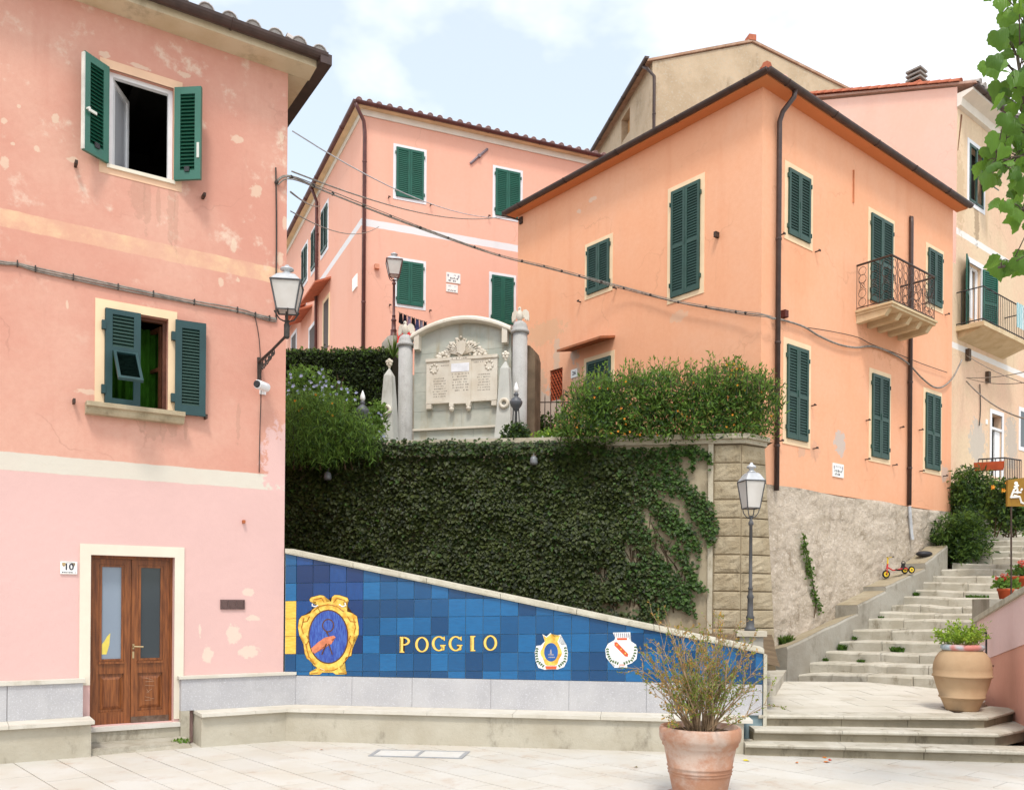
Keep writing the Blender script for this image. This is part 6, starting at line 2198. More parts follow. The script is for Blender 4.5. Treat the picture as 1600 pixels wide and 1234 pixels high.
# arched moulding with turned-down ends
m = MB()
A = []
N = 24
for k in range(N + 1):
    s = ax0 - .02 + (ax1 - ax0 + .04) * k / N
    z = archz(s)
    A.append([MO.P(s, .50, z - .02), MO.P(s, -.0, z - .03), MO.P(s, -.06, z), MO.P(s, -.06, z + .04), MO.P(s, -.02, z + .09), MO.P(s, .50, z + .10)])
m.add([p for r_ in A for p in r_], [(i * 6 + j, i * 6 + (j + 1) % 6, (i + 1) * 6 + (j + 1) % 6, (i + 1) * 6 + j) for i in range(N) for j in range(6)] + [tuple(range(6)), tuple(N * 6 + j for j in range(6))[::-1]])
m.build('arch_moulding', MWHITE, mo)
for s in (ax0 + .05, ax1 - .16):
    MB().box(MO, s, s + .11, -.04, .12, 6.86, archz(s) + .03).build('moulding_return', MWHITE, mo)
m = MB().box(MO, ax0 - .02, ax1 + .02, .02, .5, 5.0, 5.018)
m.box(MO, ax0, ax1, .04, .5, 5.22, 5.26)
MB().box(MO, ax0, ax1, .05, .13, 5.222, 5.26).build('ledge', MWHITE, mo)
MB().box(MO, -1.05, 1.12, -.06, .55, ZM0 + .22, 5.015).build('base_course', MGREY, mo)
MB().box(MO, -1.12, 1.2, -.20, .6, ZM0 - .2, ZM0 + .218).build('bottom_step', MWHITE, mo)
MB().prism([MO.P(1.10, .22, ZM0 - .2), MO.P(1.54, .22, ZM0 - .2), MO.P(1.54, .22, 6.60), MO.P(1.50, .22, 6.76), MO.P(1.42, .22, 6.84), MO.P(1.10, .22, 6.88)], MO.ey * .45).build('rear_pier', stone('dark_rear_stone', S(150, 128, 106, .6), S(120, 102, 84, .6), S(90, 78, 66, .6), 3), mo)
# columns with domed caps, eagles, obelisks
def eagle(s, z, parent):
    m = MB()
    c = MO.P(s, -.02, z)
    m.lathe(c, [(.03, 0), (.055, .04), (.07, .10), (.055, .17), (.03, .21), (.034, .235), (.03, .265), (.008, .28)], 10)
    m.tube([c + Vector((0, 0, .245)) - MO.ey * .02, c + Vector((0, 0, .235)) - MO.ey * .06], [.02, .004], 6)
    m.build('eagle_body', MWHITE, parent, True)
    for sg in (-1, 1):
        w = MB()
        pts_ = [(.03, .16), (.07, .225), (.12, .235), (.165, .19), (.18, .09), (.172, .0), (.15, .04), (.135, .0), (.118, .05), (.10, .02), (.085, .08), (.05, .06)]
        w.prism([MO.P(s + sg * x_, -.01 + .25 * x_, z + z_) for x_, z_ in pts_], MO.ey * .03)
        w.build('eagle_wing', MWHITE, parent)
for (sc_, ztop) in ((-1.15, 6.97), (1.28, 7.05)):
    c = MO.P(sc_, .02, 0)
    MB().lathe((c.x, c.y, 0), [(.155, ZM0 - .2), (.15, ZM0 + .3), (.145, ztop - .03)], 24).build('column', MCOL, mo, True)
    cap = MB().lathe((c.x, c.y, 0), [(.15, ztop - .03), (.18, ztop - .02), (.18, ztop + .03), (.15, ztop + .04), (.15, ztop + .10), (.12, ztop + .17), (.075, ztop + .21), (.02, ztop + .225)], 24).build('column_cap', MCOL, mo, True)
    eagle(sc_, ztop + .21, mo)
for (so, zt_, w0) in ((-1.40, 6.42, .17), (1.06, 6.40, .17)):
    yo = -.22
    m = MB()
    for (h, z) in ((w0, ZM0 + .30), (.085, zt_ - .12), (.002, zt_ + .05)):
        m.add([MO.P(so + sx * h, yo + sy * h, z) for sx, sy in ((-1, -1), (1, -1), (1, 1), (-1, 1))], [])
    m.f = [(i * 4 + k, i * 4 + (k + 1) % 4, (i + 1) * 4 + (k + 1) % 4, (i + 1) * 4 + k) for i in range(2) for k in range(4)]
    m.build('obelisk', MGREY, mo)
    c = MO.P(so, yo, zt_ + .10)
    st_ = MB()
    st_.lathe(c, [(.02, -.06), (.03, -.02), (.02, .0)], 8)
    st_.build('finial_stem', MWHITE, mo)
    for k in range(5):
        a_ = R(90 + 72 * k)
        MB().ball(MO.P(so + .045 * math.cos(a_), yo - .01, zt_ + .155 + .045 * math.sin(a_)), .038, 8, 6, (1, .7, 1)).build('finial_petal', MWHITE, mo, True)
    MB().ball(MO.P(so, yo - .035, zt_ + .155), .022, 8, 6).build('finial_heart', MWHITE, mo, True)
    m = MB()
    m.torus(MO, so + .02, yo - .16, 5.58, .075, .035, 18, 8)
    m.build('stone_wreath', MWHITE, mo, True)
for (a_, b_) in ((-1.62, -1.00), (.86, 1.46)):
    MB().box(MO, a_, b_, -.45, .5, ZM0 - .2, ZM0 + .298).build('obelisk_base', MGREY, mo)
# tablet
ta, tb, tz0, tz1 = -.70, .81, 5.72, 6.66
MB().box(MO, ta, tb, .04, .13, tz0 + .06, tz1 - .03).build('tablet', MWHITE, mo)
MB().box(MO, ta - .01, tb + .01, .015, .125, tz1 - .06, tz1).build('tablet_cornice', MWHITE, mo)
MB().box(MO, ta, tb, .025, .125, tz0 + .03, tz0 + .08).build('tablet_sill', MWHITE, mo)
tm_ = (ta + tb) / 2 - .02
MB().box(MO, tm_ - .23, tm_ + .23, .018, .12, tz0 + .0, tz1 - .065).build('tablet_centre', MWHITE, mo)
MB().box(MO, tm_ - .19, tm_ + .19, .012, .03, tz1 - .30, tz1 - .13).build('tablet_title_plate', simple('pale_plate', (.72, .72, .76), .5), mo)
for s in (ta + .06, tb - .06):
    MB().box(MO, s - .055, s + .055, .03, .12, tz0 - .07, tz0 + .028).build('tablet_foot', MWHITE, mo)
for s in (tm_ - .18, tm_ + .18):
    MB().box(MO, s - .045, s + .045, .0, .12, tz0 - .06, tz0 + .0).build('tablet_corbel', MWHITE, mo)
    MB().ball(MO.P(s, .04, tz0 - .10), .055, 10, 8).build('corbel_knob', MWHITE, mo, True)
ENGR = simple('engraved_letters', (.30, .26, .22), .8)
tiny_lines(MO, ta + .14, ta + .44, [6.24 - .052 * k for k in range(8)], .04, ENGR, mo, .024, 'inscription', 21, .2)
tiny_lines(MO, tb - .42, tb - .14, [6.27 - .052 * k for k in range(7)], .04, ENGR, mo, .024, 'inscription', 22, .2)
tiny_lines(MO, tm_ - .18, tm_ + .18, [6.30 - .055 * k for k in range(7)], .018, ENGR, mo, .03, 'inscription', 23, .2)
tiny_lines(MO, tm_ - .19, tm_ + .19, [tz1 - .045], .015, ENGR, mo, .028, 'inscription', 24, .2)
tiny_lines(MO, ta + .3, ta + .48, [6.50], .04, ENGR, mo, .024, 'inscription', 25, .2)
tiny_lines(MO, tb - .5, tb - .3, [6.52], .04, ENGR, mo, .024, 'inscription', 26, .2)
for s in (ta + .17, tb - .17):
    m = MB()
    for k in range(9):
        a_ = k * .75
        m.ball(MO.P(s + .075 * math.cos(a_), .035, 6.46 + .085 * math.sin(a_)), .026, 6, 5, (1, .6, 1))
    o_ = m.build('tablet_garland', MWHITE, mo, True)
    o_['kind'] = 'stuff'
# trophy relief above the tablet
rg = random.Random(4)
m = MB()
sc0 = tm_ + .0
for k in range(90):
    u = rg.uniform(-1, 1)
    hmax = .40 * (1 - abs(u)) ** .75 + .03
    z = 6.67 + rg.uniform(0, hmax)
    m.ball(MO.P(sc0 + u * .52, .09, z), rg.uniform(.022, .045), 6, 5, (1.2, .9, 1))
for k in range(16):
    a_ = R(18 + 144 * k / 15)
    l = .30 + .1 * rg.random()
    m.tube([MO.P(sc0, .08, 6.72), MO.P(sc0 + l * 1.25 * math.cos(a_), .07, 6.70 + l * .95 * math.sin(a_))], [.022, .008], 5)
o_ = m.build('carved_trophies', MWHITE, mo, True)
o_['kind'] = 'stuff'
MB().prism([MO.P(sc0 + x_, .03, 6.70 + z_) for x_, z_ in ((-.10, .30), (-.03, .27), (.05, .30), (.11, .25), (.10, .08), (.03, .0), (-.07, .06))], MO.ey * .05).build('carved_shield', MWHITE, mo)

# flame-topped garden lamps
def flame_lamp(px, ytop, ybot, D, label):
    p0_, p1_ = at(px, ybot, D), at(px, ytop, D)
    t_ = thing('garden_lamp', label, 'garden lamp', p0_, 'flame topped garden lamps')
    h = p1_.z - p0_.z
    for k in range(3):
        a_ = R(90 + 120 * k)
        d_ = Vector((math.cos(a_), math.sin(a_), 0))
        MB().tube([p0_ + d_ * .10 + Vector((0, 0, -.1)), p0_ + d_ * .06 + Vector((0, 0, h * .45)), p0_ + d_ * .05 + Vector((0, 0, h * .55))], .010, 5).build('leg', IRON, t_)
    c = (p0_.x, p0_.y, p0_.z + h * .5)
    URN = simple('lead_urn', (.09, .095, .11), .45, .4, .2)
    MB().lathe(c, [(.02, -h * .5), (.02, -.02), (.05, .0), (.06, .03), (.10, .08), (.12, .14), (.12, .17), (.095, .19), (.095, .21), (.06, .235), (.03, .26), (.045, .28), (.05, .30), (.03, .32), (.03, .33)], 14).build('urn', URN, t_, True)
    MB().lathe(c, [(.028, .33), (.048, .37), (.045, .42), (.025, .48), (.003, .53)], 12).build('flame_globe', simple('milk_glass', (.8, .8, .8), .3, .4, .02), t_, True)
flame_lamp(806, 597, 685, 16.2, 'black urn garden lamp with white flame globe at the right of the memorial')
flame_lamp(566, 608, 700, 16.2, 'black urn garden lamp with white flame globe left of the memorial')

# iron garden fence
fe = thing('garden_fence', 'rusty iron garden fence with pointed bars right of the memorial', 'fence', at(860, 692, 17.6))
ff = Frame(at(860, 692, 17.6)[:2], 95.0)
zf0 = ZM0
ztop_ = at(850, 626, 17.6).z
for k in range(-4, 10):
    s = k * .118
    m = MB()
    m.tube([ff.P(s, 0, zf0), ff.P(s, 0, ztop_ + .06), ff.P(s, 0, ztop_ + .13)], [.010, .010, .002], 5)
    m.lathe(ff.P(s, 0, ztop_ - .04), [(.011, 0), (.022, .01), (.011, .02)], 6)
    m.build('bar', RUSTIRON, fe)
for z in (ztop_ - .03, zf0 + .15):
    MB().box(ff, -.6, 1.2, -.008, .008, z - .01, z + .012).build('rail', RUSTIRON, fe)

# laundry line by the hill house
ll = thing('laundry_line', 'dark laundry pegged along a line behind the memorial', 'laundry', at(630, 490, 21.5))
pa_, pb_ = at(622, 487, 21.5), at(668, 503, 22.5)
MB().tube([pa_, pa_.lerp(pb_, .5) + Vector((0, 0, -.03)), pb_], .006, 4).build('line', CABLE, ll)
for k, cdk in enumerate(((.012, .012, .016), (.012, .014, .03), (.25, .2, .28), (.012, .012, .016), (.06, .07, .16), (.2, .2, .26), (.02, .02, .03))):
    a_ = pa_.lerp(pb_, .04 + k * .138)
    b_ = pa_.lerp(pb_, .04 + k * .138 + .10)
    hh = .26 + .08 * (k % 3)
    m = MB()
    m.add([a_, b_, b_ + Vector((.02, .03, -hh)), a_.lerp(b_, .5) + Vector((0, .05, -hh - .02)), a_ + Vector((-.02, .02, -hh * .95)), a_.lerp(b_, .5) + Vector((0, .02, -.02))], [(0, 5, 3, 4), (5, 1, 2, 3)])
    m.build('garment', simple('laundry', cdk, .9, .1, .3, 10), ll)
mb_ = MB()
pr_ = at(622, 521, 20.9)
vvq = []
for k in range(7):
    vvq += [pr_ + Vector((k * .06, .02 * math.sin(k * 2), .16)), pr_ + Vector((k * .06 - .03, .02 * math.sin(k * 2) - .03, -.26 + .02 * (k % 2)))]
mb_.add(vvq, [(2 * k, 2 * k + 2, 2 * k + 3, 2 * k + 1) for k in range(6)])
tag(place_new_origin(mb_.build('red_cloth', simple('red_fabric', (.62, .03, .03), .8), None, True), pr_ + Vector((0, 0, -.3))), 'red cloth hanging behind the left memorial column', 'cloth')

# ---------------------------------------------------------------- flowerpots
POTM = Mat('weathered_terracotta', .85, .2)
c_ = POTM.mix(POTM.ramp(POTM.noise(3.0, 6), .35, .7), S(208, 156, 126, .68), S(196, 140, 112, .68))
c_ = POTM.mix(POTM.ramp(POTM.noise(2.4, 8, .7, (1, 1, 1.3)), .40, .62, 0, .85), c_, S(226, 204, 190, .68))
c_ = POTM.mix(POTM.ramp(POTM.noise(3.4, 6, .7), .62, .72, 0, .6), c_, S(160, 100, 88, .7))
POTM.color(c_)
POTM.bump(POTM.noise(40, 4), .25, .01)
POTM = POTM.m
SOIL = stone('pot_soil', (.06, .035, .02), (.10, .055, .03), (.03, .02, .015), 8, .8)
pc_ = at(1096, 1262, 7.0)
ppx = 7.42
base = ground_at(1093, 1249)
bp = thing('terracotta_flowerpot', 'large weathered terracotta flowerpot in the foreground of the square', 'flowerpot', (base.x, base.y, 0))
D_ = base.y
sc_ = D_ / FPX
rtop, rbot = 63 * sc_, 41 * sc_
hgt = EYE + ray(1096, 1140).z * D_
rl = lambda u: rbot + (rtop * .885 - rbot) * u / .74
prof = [(rbot * .97, .0), (rbot, .02), (rl(.30), hgt * .30)]
for q in (.34, .38, .44):
    r_ = rl(q)
    prof += [(r_, hgt * (q - .012)), (r_ + .008, hgt * q), (r_, hgt * (q + .012))]
prof += [(rl(.70), hgt * .70), (rtop * .89, hgt * .72), (rtop * .93, hgt * .74), (rtop * .93, hgt * .78), (rtop * .97, hgt * .80), (rtop, hgt * .86), (rtop, hgt * .97), (rtop * .97, hgt), (rtop * .90, hgt), (rtop * .88, hgt * .93), (rtop * .05, hgt * .92)]
MB().lathe((base.x, base.y, .035), prof, 48, 0, .002).build('pot', POTM, bp, True)
MB().lathe((base.x, base.y, 0), [(rbot * 1.15, 0), (rbot * 1.32, .05), (rbot * 1.25, .055), (rbot * 1.1, .03), (.02, .03)], 40).build('saucer', POTM, bp, True)
MB().lathe((base.x, base.y, .035), [(rtop * .885, hgt * .92), (rtop * .5, hgt * .945), (.01, hgt * .95)], 30).build('soil', SOIL, bp, True)
POT1 = (base, hgt, rtop)
# round jar on the landing
JARM = Mat('ochre_terracotta', .8, .2)
c_ = JARM.mix(JARM.ramp(JARM.noise(2.2, 6), .35, .7), S(222, 188, 150, .64), S(206, 170, 132, .64))
c_ = JARM.mix(JARM.ramp(JARM.noise(4, 7, .7), .58, .72, 0, .5), c_, S(170, 120, 80, .6))
JARM.color(c_)
JARM.bump(JARM.noise(40, 4), .2, .01)
JARM = JARM.m
jb = ground_at(1503, 1109, .408)
D_ = jb.y
sj_ = D_ / FPX
jt = thing('terracotta_jar', 'big round ochre terracotta jar planter on the stone landing', 'planter', jb)
hj = 104 * sj_
def jr(px):
    return px * sj_ / 2
prof = [(jr(46), 0), (jr(48), .02), (jr(57), hj * .13), (jr(63), hj * .19), (jr(67), hj * .195), (jr(67), hj * .215), (jr(64), hj * .22), (jr(74), hj * .36), (jr(81), hj * .49), (jr(82), hj * .50), (jr(86), hj * .505), (jr(86), hj * .53), (jr(83), hj * .54), (jr(84), hj * .62), (jr(82), hj * .70), (jr(76), hj * .79), (jr(66), hj * .86), (jr(57), hj * .895), (jr(54), hj * .91), (jr(56), hj * .925), (jr(48), hj * .97), (jr(44), hj * .95), (jr(10), hj * .93)]
MB().lathe(jb, prof, 44).build('jar', JARM, jt, True)
RIMM = Mat('painted_rim', .6, .3)
RIMM.color(RIMM.mix(RIMM.ramp(RIMM.noise(3.2, 2), .42, .58), S(232, 150, 140, .7), S(200, 214, 222, .7)))
MB().lathe(jb, [(jr(55), hj * .90), (jr(60), hj * .91), (jr(63), hj * .945), (jr(60), hj * .98), (jr(54), hj * .99), (jr(50), hj * .97)], 44).build('painted_rim', RIMM.m, jt, True)
JAR = (jb, hj, jr(50))
# pots by the right edge and up the stairs
def small_pot(c, r, h, label, mat=None, group='small flowerpots'):
    t_ = thing('flowerpot', label, 'flowerpot', c, group)
    TP = mat or POTM
    MB().lathe(c, [(r * .68, 0), (r * .9, h * .75), (r, h * .77), (r, h), (r * .9, h), (r * .85, h * .88), (.01, h * .87)], 22).build('pot', TP, t_, True)
    MB().lathe(Vector(c) + Vector((0, 0, .002)), [(r * .84, h * .86), (.01, h * .90)], 16).build('soil', SOIL, t_)
    return t_
REDPOT = simple('red_terracotta', S(214, 100, 62, .7), .8, .2, .12, 6)
q = ground_at(1622, 1118, .272)
small_pot(Vector((q.x, q.y, .274)), .20, .42, 'terracotta pot cut by the right edge of the picture')
# sign post
sgD = 13.6
sg = thing('hanging_sign', 'ochre hanging sign with white figures on a thin post, right edge', 'sign', at(1580, 912, sgD))
MB().tube([at(1580, 930, sgD), at(1580, 770, sgD)], .013, 6).build('post', RUSTIRON, sg)
OCH = Mat('sign_ochre', .6, .3)
OCH.color(OCH.mix(OCH.ramp(OCH.noise(5, 5), .35, .7), S(172, 128, 42, .7), S(148, 102, 30, .7)))
SGF = Frame(at(1573, 770, sgD)[:2], 84.0)
s0_ = 0.0
zA, zB = at(1573, 791, sgD).z, at(1573, 750, sgD).z
MB().prism([SGF.P(0, -.02, zA), SGF.P(.75, -.02, zA + .02), SGF.P(.75, -.02, zB + .12), SGF.P(0, -.02, zB)], SGF.ey * .04).build('sign_board', OCH.m, sg)
m = MB()
for pts_ in ([(.05, .13), (.10, .26), (.16, .30)], [(.10, .30), (.18, .33)], [(.16, .28), (.16, .20)], [(.08, .22), (.22, .22)], [(.10, .17), (.20, .15), (.23, .06), (.27, .05)], [(.06, .14), (.20, .15)], [(.22, .25), (.24, .28)], [(.36, .30), (.42, .31), (.38, .22)], [(.36, .22), (.40, .12), (.45, .06)], [(.5, .3), (.52, .15)]):
    m.tube([SGF.P(x_, -.024, zA + z_) for x_, z_ in pts_], .016, 5)
m.build('white_figures', simple('sign_white', (.78, .76, .72), .6), sg)
MB().ball(SGF.P(.14, -.022, zA + .36), .032, 8, 6, (1, .3, 1)).build('figure_head', simple('sign_white_head', (.78, .76, .72), .6), sg)

# ---------------------------------------------------------------- tricycle on the parapet
tcs, tcz = SL.hit(1405, 896)
zt_ = 2.235
tp0 = SL.P(4.05, .22, 0)
def ptop(s):
    return 2.12 + (2.55 - 2.12) * (s - 3.46) / (5.20 - 3.46)
kt = thing('tricycle', "child's red tricycle with yellow wheels parked on the stair parapet", 'tricycle', SL.P(4.35, .22, ptop(4.35)))
sA, sB = -.26, .24
TYRE = simple('tyre_black', (.012, .012, .012), .7, .3)
YEL = simple('wheel_yellow', (.72, .50, .02), .4, .4, .05)
RED = simple('tricycle_red', (.50, .02, .02), .3, .5, .05)
SEATB = simple('seat_black', (.025, .025, .032), .5, .4)
kc = SL.P(4.35, .21, 0)
SF = Frame(kc[:2], 82.0)
def ptop(s):
    return 2.12 + (2.55 - 2.12) * ((SF.P(s) - SL.p).dot(SL.ex) - 3.46) / (5.20 - 3.46) + .012
def wheel(s, y, r, w):
    z = ptop(s) + r + .004
    m = MB()
    m.torus(SF, s, y, z, r - w * .5, w * .5, 22, 8)
    wh = m.build('wheel', TYRE, kt, True)
    m = MB()
    n = 18
    for yy in (-w * .3, w * .3):
        m.add([SF.P(s + (r - w * .7) * math.cos(2 * math.pi * k / n), y + yy, z + (r - w * .7) * math.sin(2 * math.pi * k / n)) for k in range(n)], [])
    m.f = [tuple(range(n)), tuple(range(n, 2 * n))[::-1]] + [(k, (k + 1) % n, n + (k + 1) % n, n + k) for k in range(n)]
    m.build('wheel_disc', YEL, wh)
    m = MB()
    m.tube([SF.P(s, y - w * .42, z), SF.P(s, y + w * .42, z)], .018, 8)
    m.build('hub', SEATB, wh)
    return z
zf_ = wheel(sA, 0, .088, .036)
for y in (-.12, .12):
    zr_ = wheel(sB, y, .078, .034)
MB().tube([SF.P(sB, -0.1178, zr_), SF.P(sB, 0.1178, zr_)], 0.0087, 6).build('rear_axle', SEATB, kt)
MB().tube([SF.P(sA + 0.0248, 0, zf_ + 0.1488), SF.P(sA + 0.1550, 0, zf_ + 0.0806), SF.P(sB - 0.0372, 0, zr_ + 0.0372), SF.P(sB, 0, zr_)], 0.0161, 8).build('frame_tube', RED, kt)
m = MB()
for y in (-0.0279, 0.0279):
    m.tube([SF.P(sA, y, zf_), SF.P(sA + 0.0124, y, zf_ + 0.1116), SF.P(sA + 0.0279, 0, zf_ + 0.1612)], 0.0099, 6)
m.build('fork', RED, kt)
MB().tube([SF.P(sA + 0.0186, 0, zf_ + 0.1240), SF.P(sA + 0.0341, 0, zf_ + 0.2170)], 0.0186, 8).build('head_tube', RED, kt)
MB().tube([SF.P(sA + 0.0310, 0, zf_ + 0.2108), SF.P(sA + 0.0372, 0, zf_ + .345)], 0.0161, 8).build('steerer', YEL, kt)
MB().tube([SF.P(sA + 0.0744, -0.1054, zf_ + .358), SF.P(sA + 0.0372, -0.0372, zf_ + .345), SF.P(sA + 0.0372, 0.0372, zf_ + .345), SF.P(sA + 0.0744, 0.1054, zf_ + .358)], 0.0081, 6).build('handlebar', YEL, kt)
for y in (-0.1054, 0.1054):
    MB().tube([SF.P(sA + 0.0682, y * .9, zf_ + .357), SF.P(sA + 0.1054, y * 1.15, zf_ + .365)], 0.0112, 6).build('grip', SEATB, kt)
for sgn in (-1, 1):
    MB().box(SF, sA - 0.0310 * sgn - 0.0186, sA - 0.0310 * sgn + 0.0186, sgn * 0.0372, sgn * 0.0682, zf_ - 0.0310 * sgn - 0.0062, zf_ - 0.0310 * sgn + 0.0062).build('pedal', SEATB, kt)
m = MB()
su = sA + 0.2604
zs_ = zf_ + 0.0992
vv = []
N = 8
for k in range(N + 1):
    u = k / N
    if u < .5:
        s_, z_ = su - .075 + .174 * u * 2, zs_ - .012 * math.sin(u * 2 * math.pi)
    else:
        v = (u - .5) * 2
        s_, z_ = su + .099 + .037 * v, zs_ + .136 * v
    w_ = .068 - .012 * abs(u - .5)
    vv += [SF.P(s_, -w_, z_ + 0.0124), SF.P(s_, 0, z_), SF.P(s_, w_, z_ + 0.0124)]
m.add(vv + [v + Vector((0, 0, -0.0155)) + SL.ex * 0.0074 for v in vv], [(k * 3 + j, (k + 1) * 3 + j, (k + 1) * 3 + j + 1, k * 3 + j + 1) for k in range(N) for j in range(2)] + [(27 + k * 3 + j, 27 + k * 3 + j + 1, 27 + (k + 1) * 3 + j + 1, 27 + (k + 1) * 3 + j) for k in range(N) for j in range(2)])
m.build('seat', SEATB, kt, True)
MB().torus(SF.moved(su + 0.1302, 0), 0, 0, zs_ + 0.1364, 0.0434, 0.0081, 14, 6, 1.0).build('seat_handle', SEATB, kt, True)
# black bag further up
p = SL.P(5.55, .22, 2.82)
m = MB().ball(p + Vector((0, 0, .05)), .12, 12, 8, (1.5, 1.1, .55))
tag(place_new_origin(m.build('black_bag', SEATB, None, True), p), 'small black bag lying on the upper end of the stair parapet', 'bag')

# ---------------------------------------------------------------- overhead wires
def wire(pa_, pb_, sag, r, mat, label, n=14, group='overhead wires', extra=None):
    pts = [pa_.lerp(pb_, k / n) + Vector((0, 0, -sag * 4 * (k / n) * (1 - k / n))) for k in range(n + 1)]
    o = MB().tube(pts, r, 5).build('overhead_wire', mat, None, True)
    place_new_origin(o, pa_)
    tag(o, label, 'wire', group)
    return pts
PHW = lambda x, y: PH.W(x, y, -.02)
pA = PHW(431, 266)
pole_pts = []
# thick bundle from the pink house to the corner of the orange house
path = [PHW(432, 285), at(455, 277, 11.3), at(520, 303, 13.0), at(610, 338, 15.0), at(700, 372, 16.4), at(780, 399, 17.6), at(850, 416, 18.4), OL.W(905, 431, -.5), OL.W(975, 450, -.12), OL.W(1060, 472, -.10), OL.W(1150, 487, -.10), OL.W(1180, 491, -.14), OR_.W(1196, 493.5, -.14), OR_.W(1207, 496.5, -.12)]
t_ = thing('cable_bundle', 'thick strapped cable bundle from the pink house to the orange house', 'cable', path[0])
for (dx, dz, rr, mt) in ((0, 0, .012, CABLE), (.02, -.024, .009, CABLE), (.0, .022, .007, CABLE)):
    o = cable([p + Vector((dx, 0, dz + random.uniform(-.01, .01))) for p in path], rr, mt, sub=6)
    o.data.transform(Matrix.Translation(-t_.location))
    o.parent = t_
for k in range(1, 12):
    for u in (0, .5):
        p = path[k - 1].lerp(path[k], u)
        MB().ball(p, .028, 6, 5).build('cable_clip', CABLE_D, t_)
cable([OR_.W(x, y, -.05) for x, y in ((1207, 497), (1230, 502), (1257, 511), (1280, 525), (1310, 538), (1337, 543), (1362, 541), (1390, 550), (1418, 567), (1440, 590), (1460, 605), (1475, 603), (1490, 588), (1503, 562))], .02, CABLE, 'facade_cable', label='sagging grey cable looping across the orange house below the balcony')
cable([OR_.W(x, y, -.05) for x, y in ((1262, 512), (1300, 518), (1340, 527), (1362, 538), (1400, 552), (1440, 568), (1480, 582))], .008, CABLE_D, 'facade_cable', label='thin straight cable above the looping one on the orange house')
wire(PHW(456, 268), MR.W(776, 340, -.3) , .25, .011, CABLE, 'pale wire from the pink house to under the hill house window')
wire(PHW(457, 205), at(803, 340, 21.6), .35, .009, simple('white_twist_wire', (.45, .45, .47), .6), 'twisted pale wire crossing high in front of the hill house')
wire(PHW(454, 300), ML.W(500, 322, -.1), .08, .013, CABLE, 'short wire from the pink house to the hill house downpipe')
wire(PHW(454, 330), MR.W(592, 354, -.05), .25, .008, CABLE, 'thin wire from the pink house to the white band of the hill house')
jb_ = RB.W(1510, 590, -.12)
wire(jb_, at(1640, 570, 20), .1, .012, CABLE, 'upper wire leaving the junction box on the beige house')
wire(jb_, at(1640, 590, 18), .15, .010, CABLE, 'middle wire leaving the junction box on the beige house')
wire(jb_ + Vector((0, 0, -.1)), at(1640, 660, 17), .25, .018, CABLE, 'thick lower wire leaving the junction box on the beige house')
wire(RB.W(1510, 555, -.1), at(1640, 610, 18), .1, .010, CABLE, 'thin wire from the upper box of the beige house')
cable([RB.W(x, y, -.03) for x, y in ((1531, 600), (1532, 640), (1530, 665))], .014, CABLE_D, 'wall_cable', label='short cable hanging down the beige wall', sub=3)
s, z = OL.hit(815, 345)
m = MB().tube([OL.P(s, 0, z), OL.P(s - .15, -.5, z + .05)], .02, 6)
m.box(OL, s - .05, s + .05, -.04, 0, z - .08, z + .08)
tag(place_new_origin(m.build('cable_bracket', RUSTIRON), OL.P(s, 0, z)), 'rusty cable bracket under the left eave of the orange house', 'bracket')
s, z = OR_.hit(1222, 492)
m = MB().box(OR_, s - .05, s + .06, -.1, 0, z - .06, z + .07)
tag(place_new_origin(m.build('junction_box', simple('box_brown', (.09, .02, .015), .7)), OR_.P(s, 0, z)), 'small dark red junction box on the orange house beside the corner downpipe', 'box')
# ---------------------------------------------------------------- plants
rg = random.Random(11)
UPV = Vector((0, 0, 1))
def add_leaf(V, F, p, d, nrm, l, w, fold=.15):
    side = d.cross(nrm)
    if side.length < 1e-5:
        side = d.cross(Vector((.3, .8, .1)))
    side.normalize()
    n2 = side.cross(d)
    b = len(V)
    m = p + d * (l * .42) + n2 * (w * fold)
    V.append(tuple(p))
    V.append(tuple(m + side * (w * .5)))
    V.append(tuple(p + d * l))
    V.append(tuple(m - side * (w * .5)))
    F.append((b, b + 1, b + 2))
    F.append((b, b + 2, b + 3))

def rdir(rg_, base=None, spread=1.0):
    v = Vector((rg_.gauss(0, 1), rg_.gauss(0, 1), rg_.gauss(0, 1))).normalized()
    if base is not None:
        v = (base + v * spread).normalized()
    return v

def foliage_mesh(name, V, F, mat, parent, kind='stuff'):
    m = MB()
    m.v, m.f = V, F
    return m.build(name, mat, parent, False, kind)

def inside(poly, x, y):
    c = False
    n = len(poly)
    j = n - 1
    for i in range(n):
        xi, yi = poly[i]
        xj, yj = poly[j]
        if (yi > y) != (yj > y) and x < (xj - xi) * (y - yi) / (yj - yi) + xi:
            c = not c
        j = i
    return c

# ---- ivy on the retaining wall
IVY = foliage('ivy_green', (.007, .013, .003), (.062, .080, .018), .5, .2)
IVYL = foliage('ivy_young_green', (.012, .034, .006), (.060, .120, .020), .5, .2)
STEMM = simple('vine_stem', (.10, .07, .045), .9, .1, .3, 12)
ivy = thing('wall_ivy', 'dense dark ivy covering the retaining wall above the blue tiles', 'ivy', IW.P(-4, -.1, 1.5))
q = lambda pts: [(920 + x / 3.086, 680 + y / 3.086) for x, y in pts]
main = [(355, 690), (640, 691), (800, 692), (925, 694), (960, 701), (1045, 699)] + q([(440, 85), (490, 230), (560, 290), (600, 340), (625, 460), (590, 545), (560, 480), (540, 560), (535, 640), (510, 560), (480, 530), (490, 610), (530, 700), (580, 755), (510, 745), (500, 800), (525, 880), (490, 850), (400, 820), (350, 880), (290, 910), (230, 880), (100, 850), (0, 820)]) + [(860, 950), (800, 960), (355, 930)]
bare_extra = None
fing = q([(380, 45), (540, 55), (590, 100), (585, 175), (565, 120), (515, 95), (500, 190), (480, 100), (430, 90)])
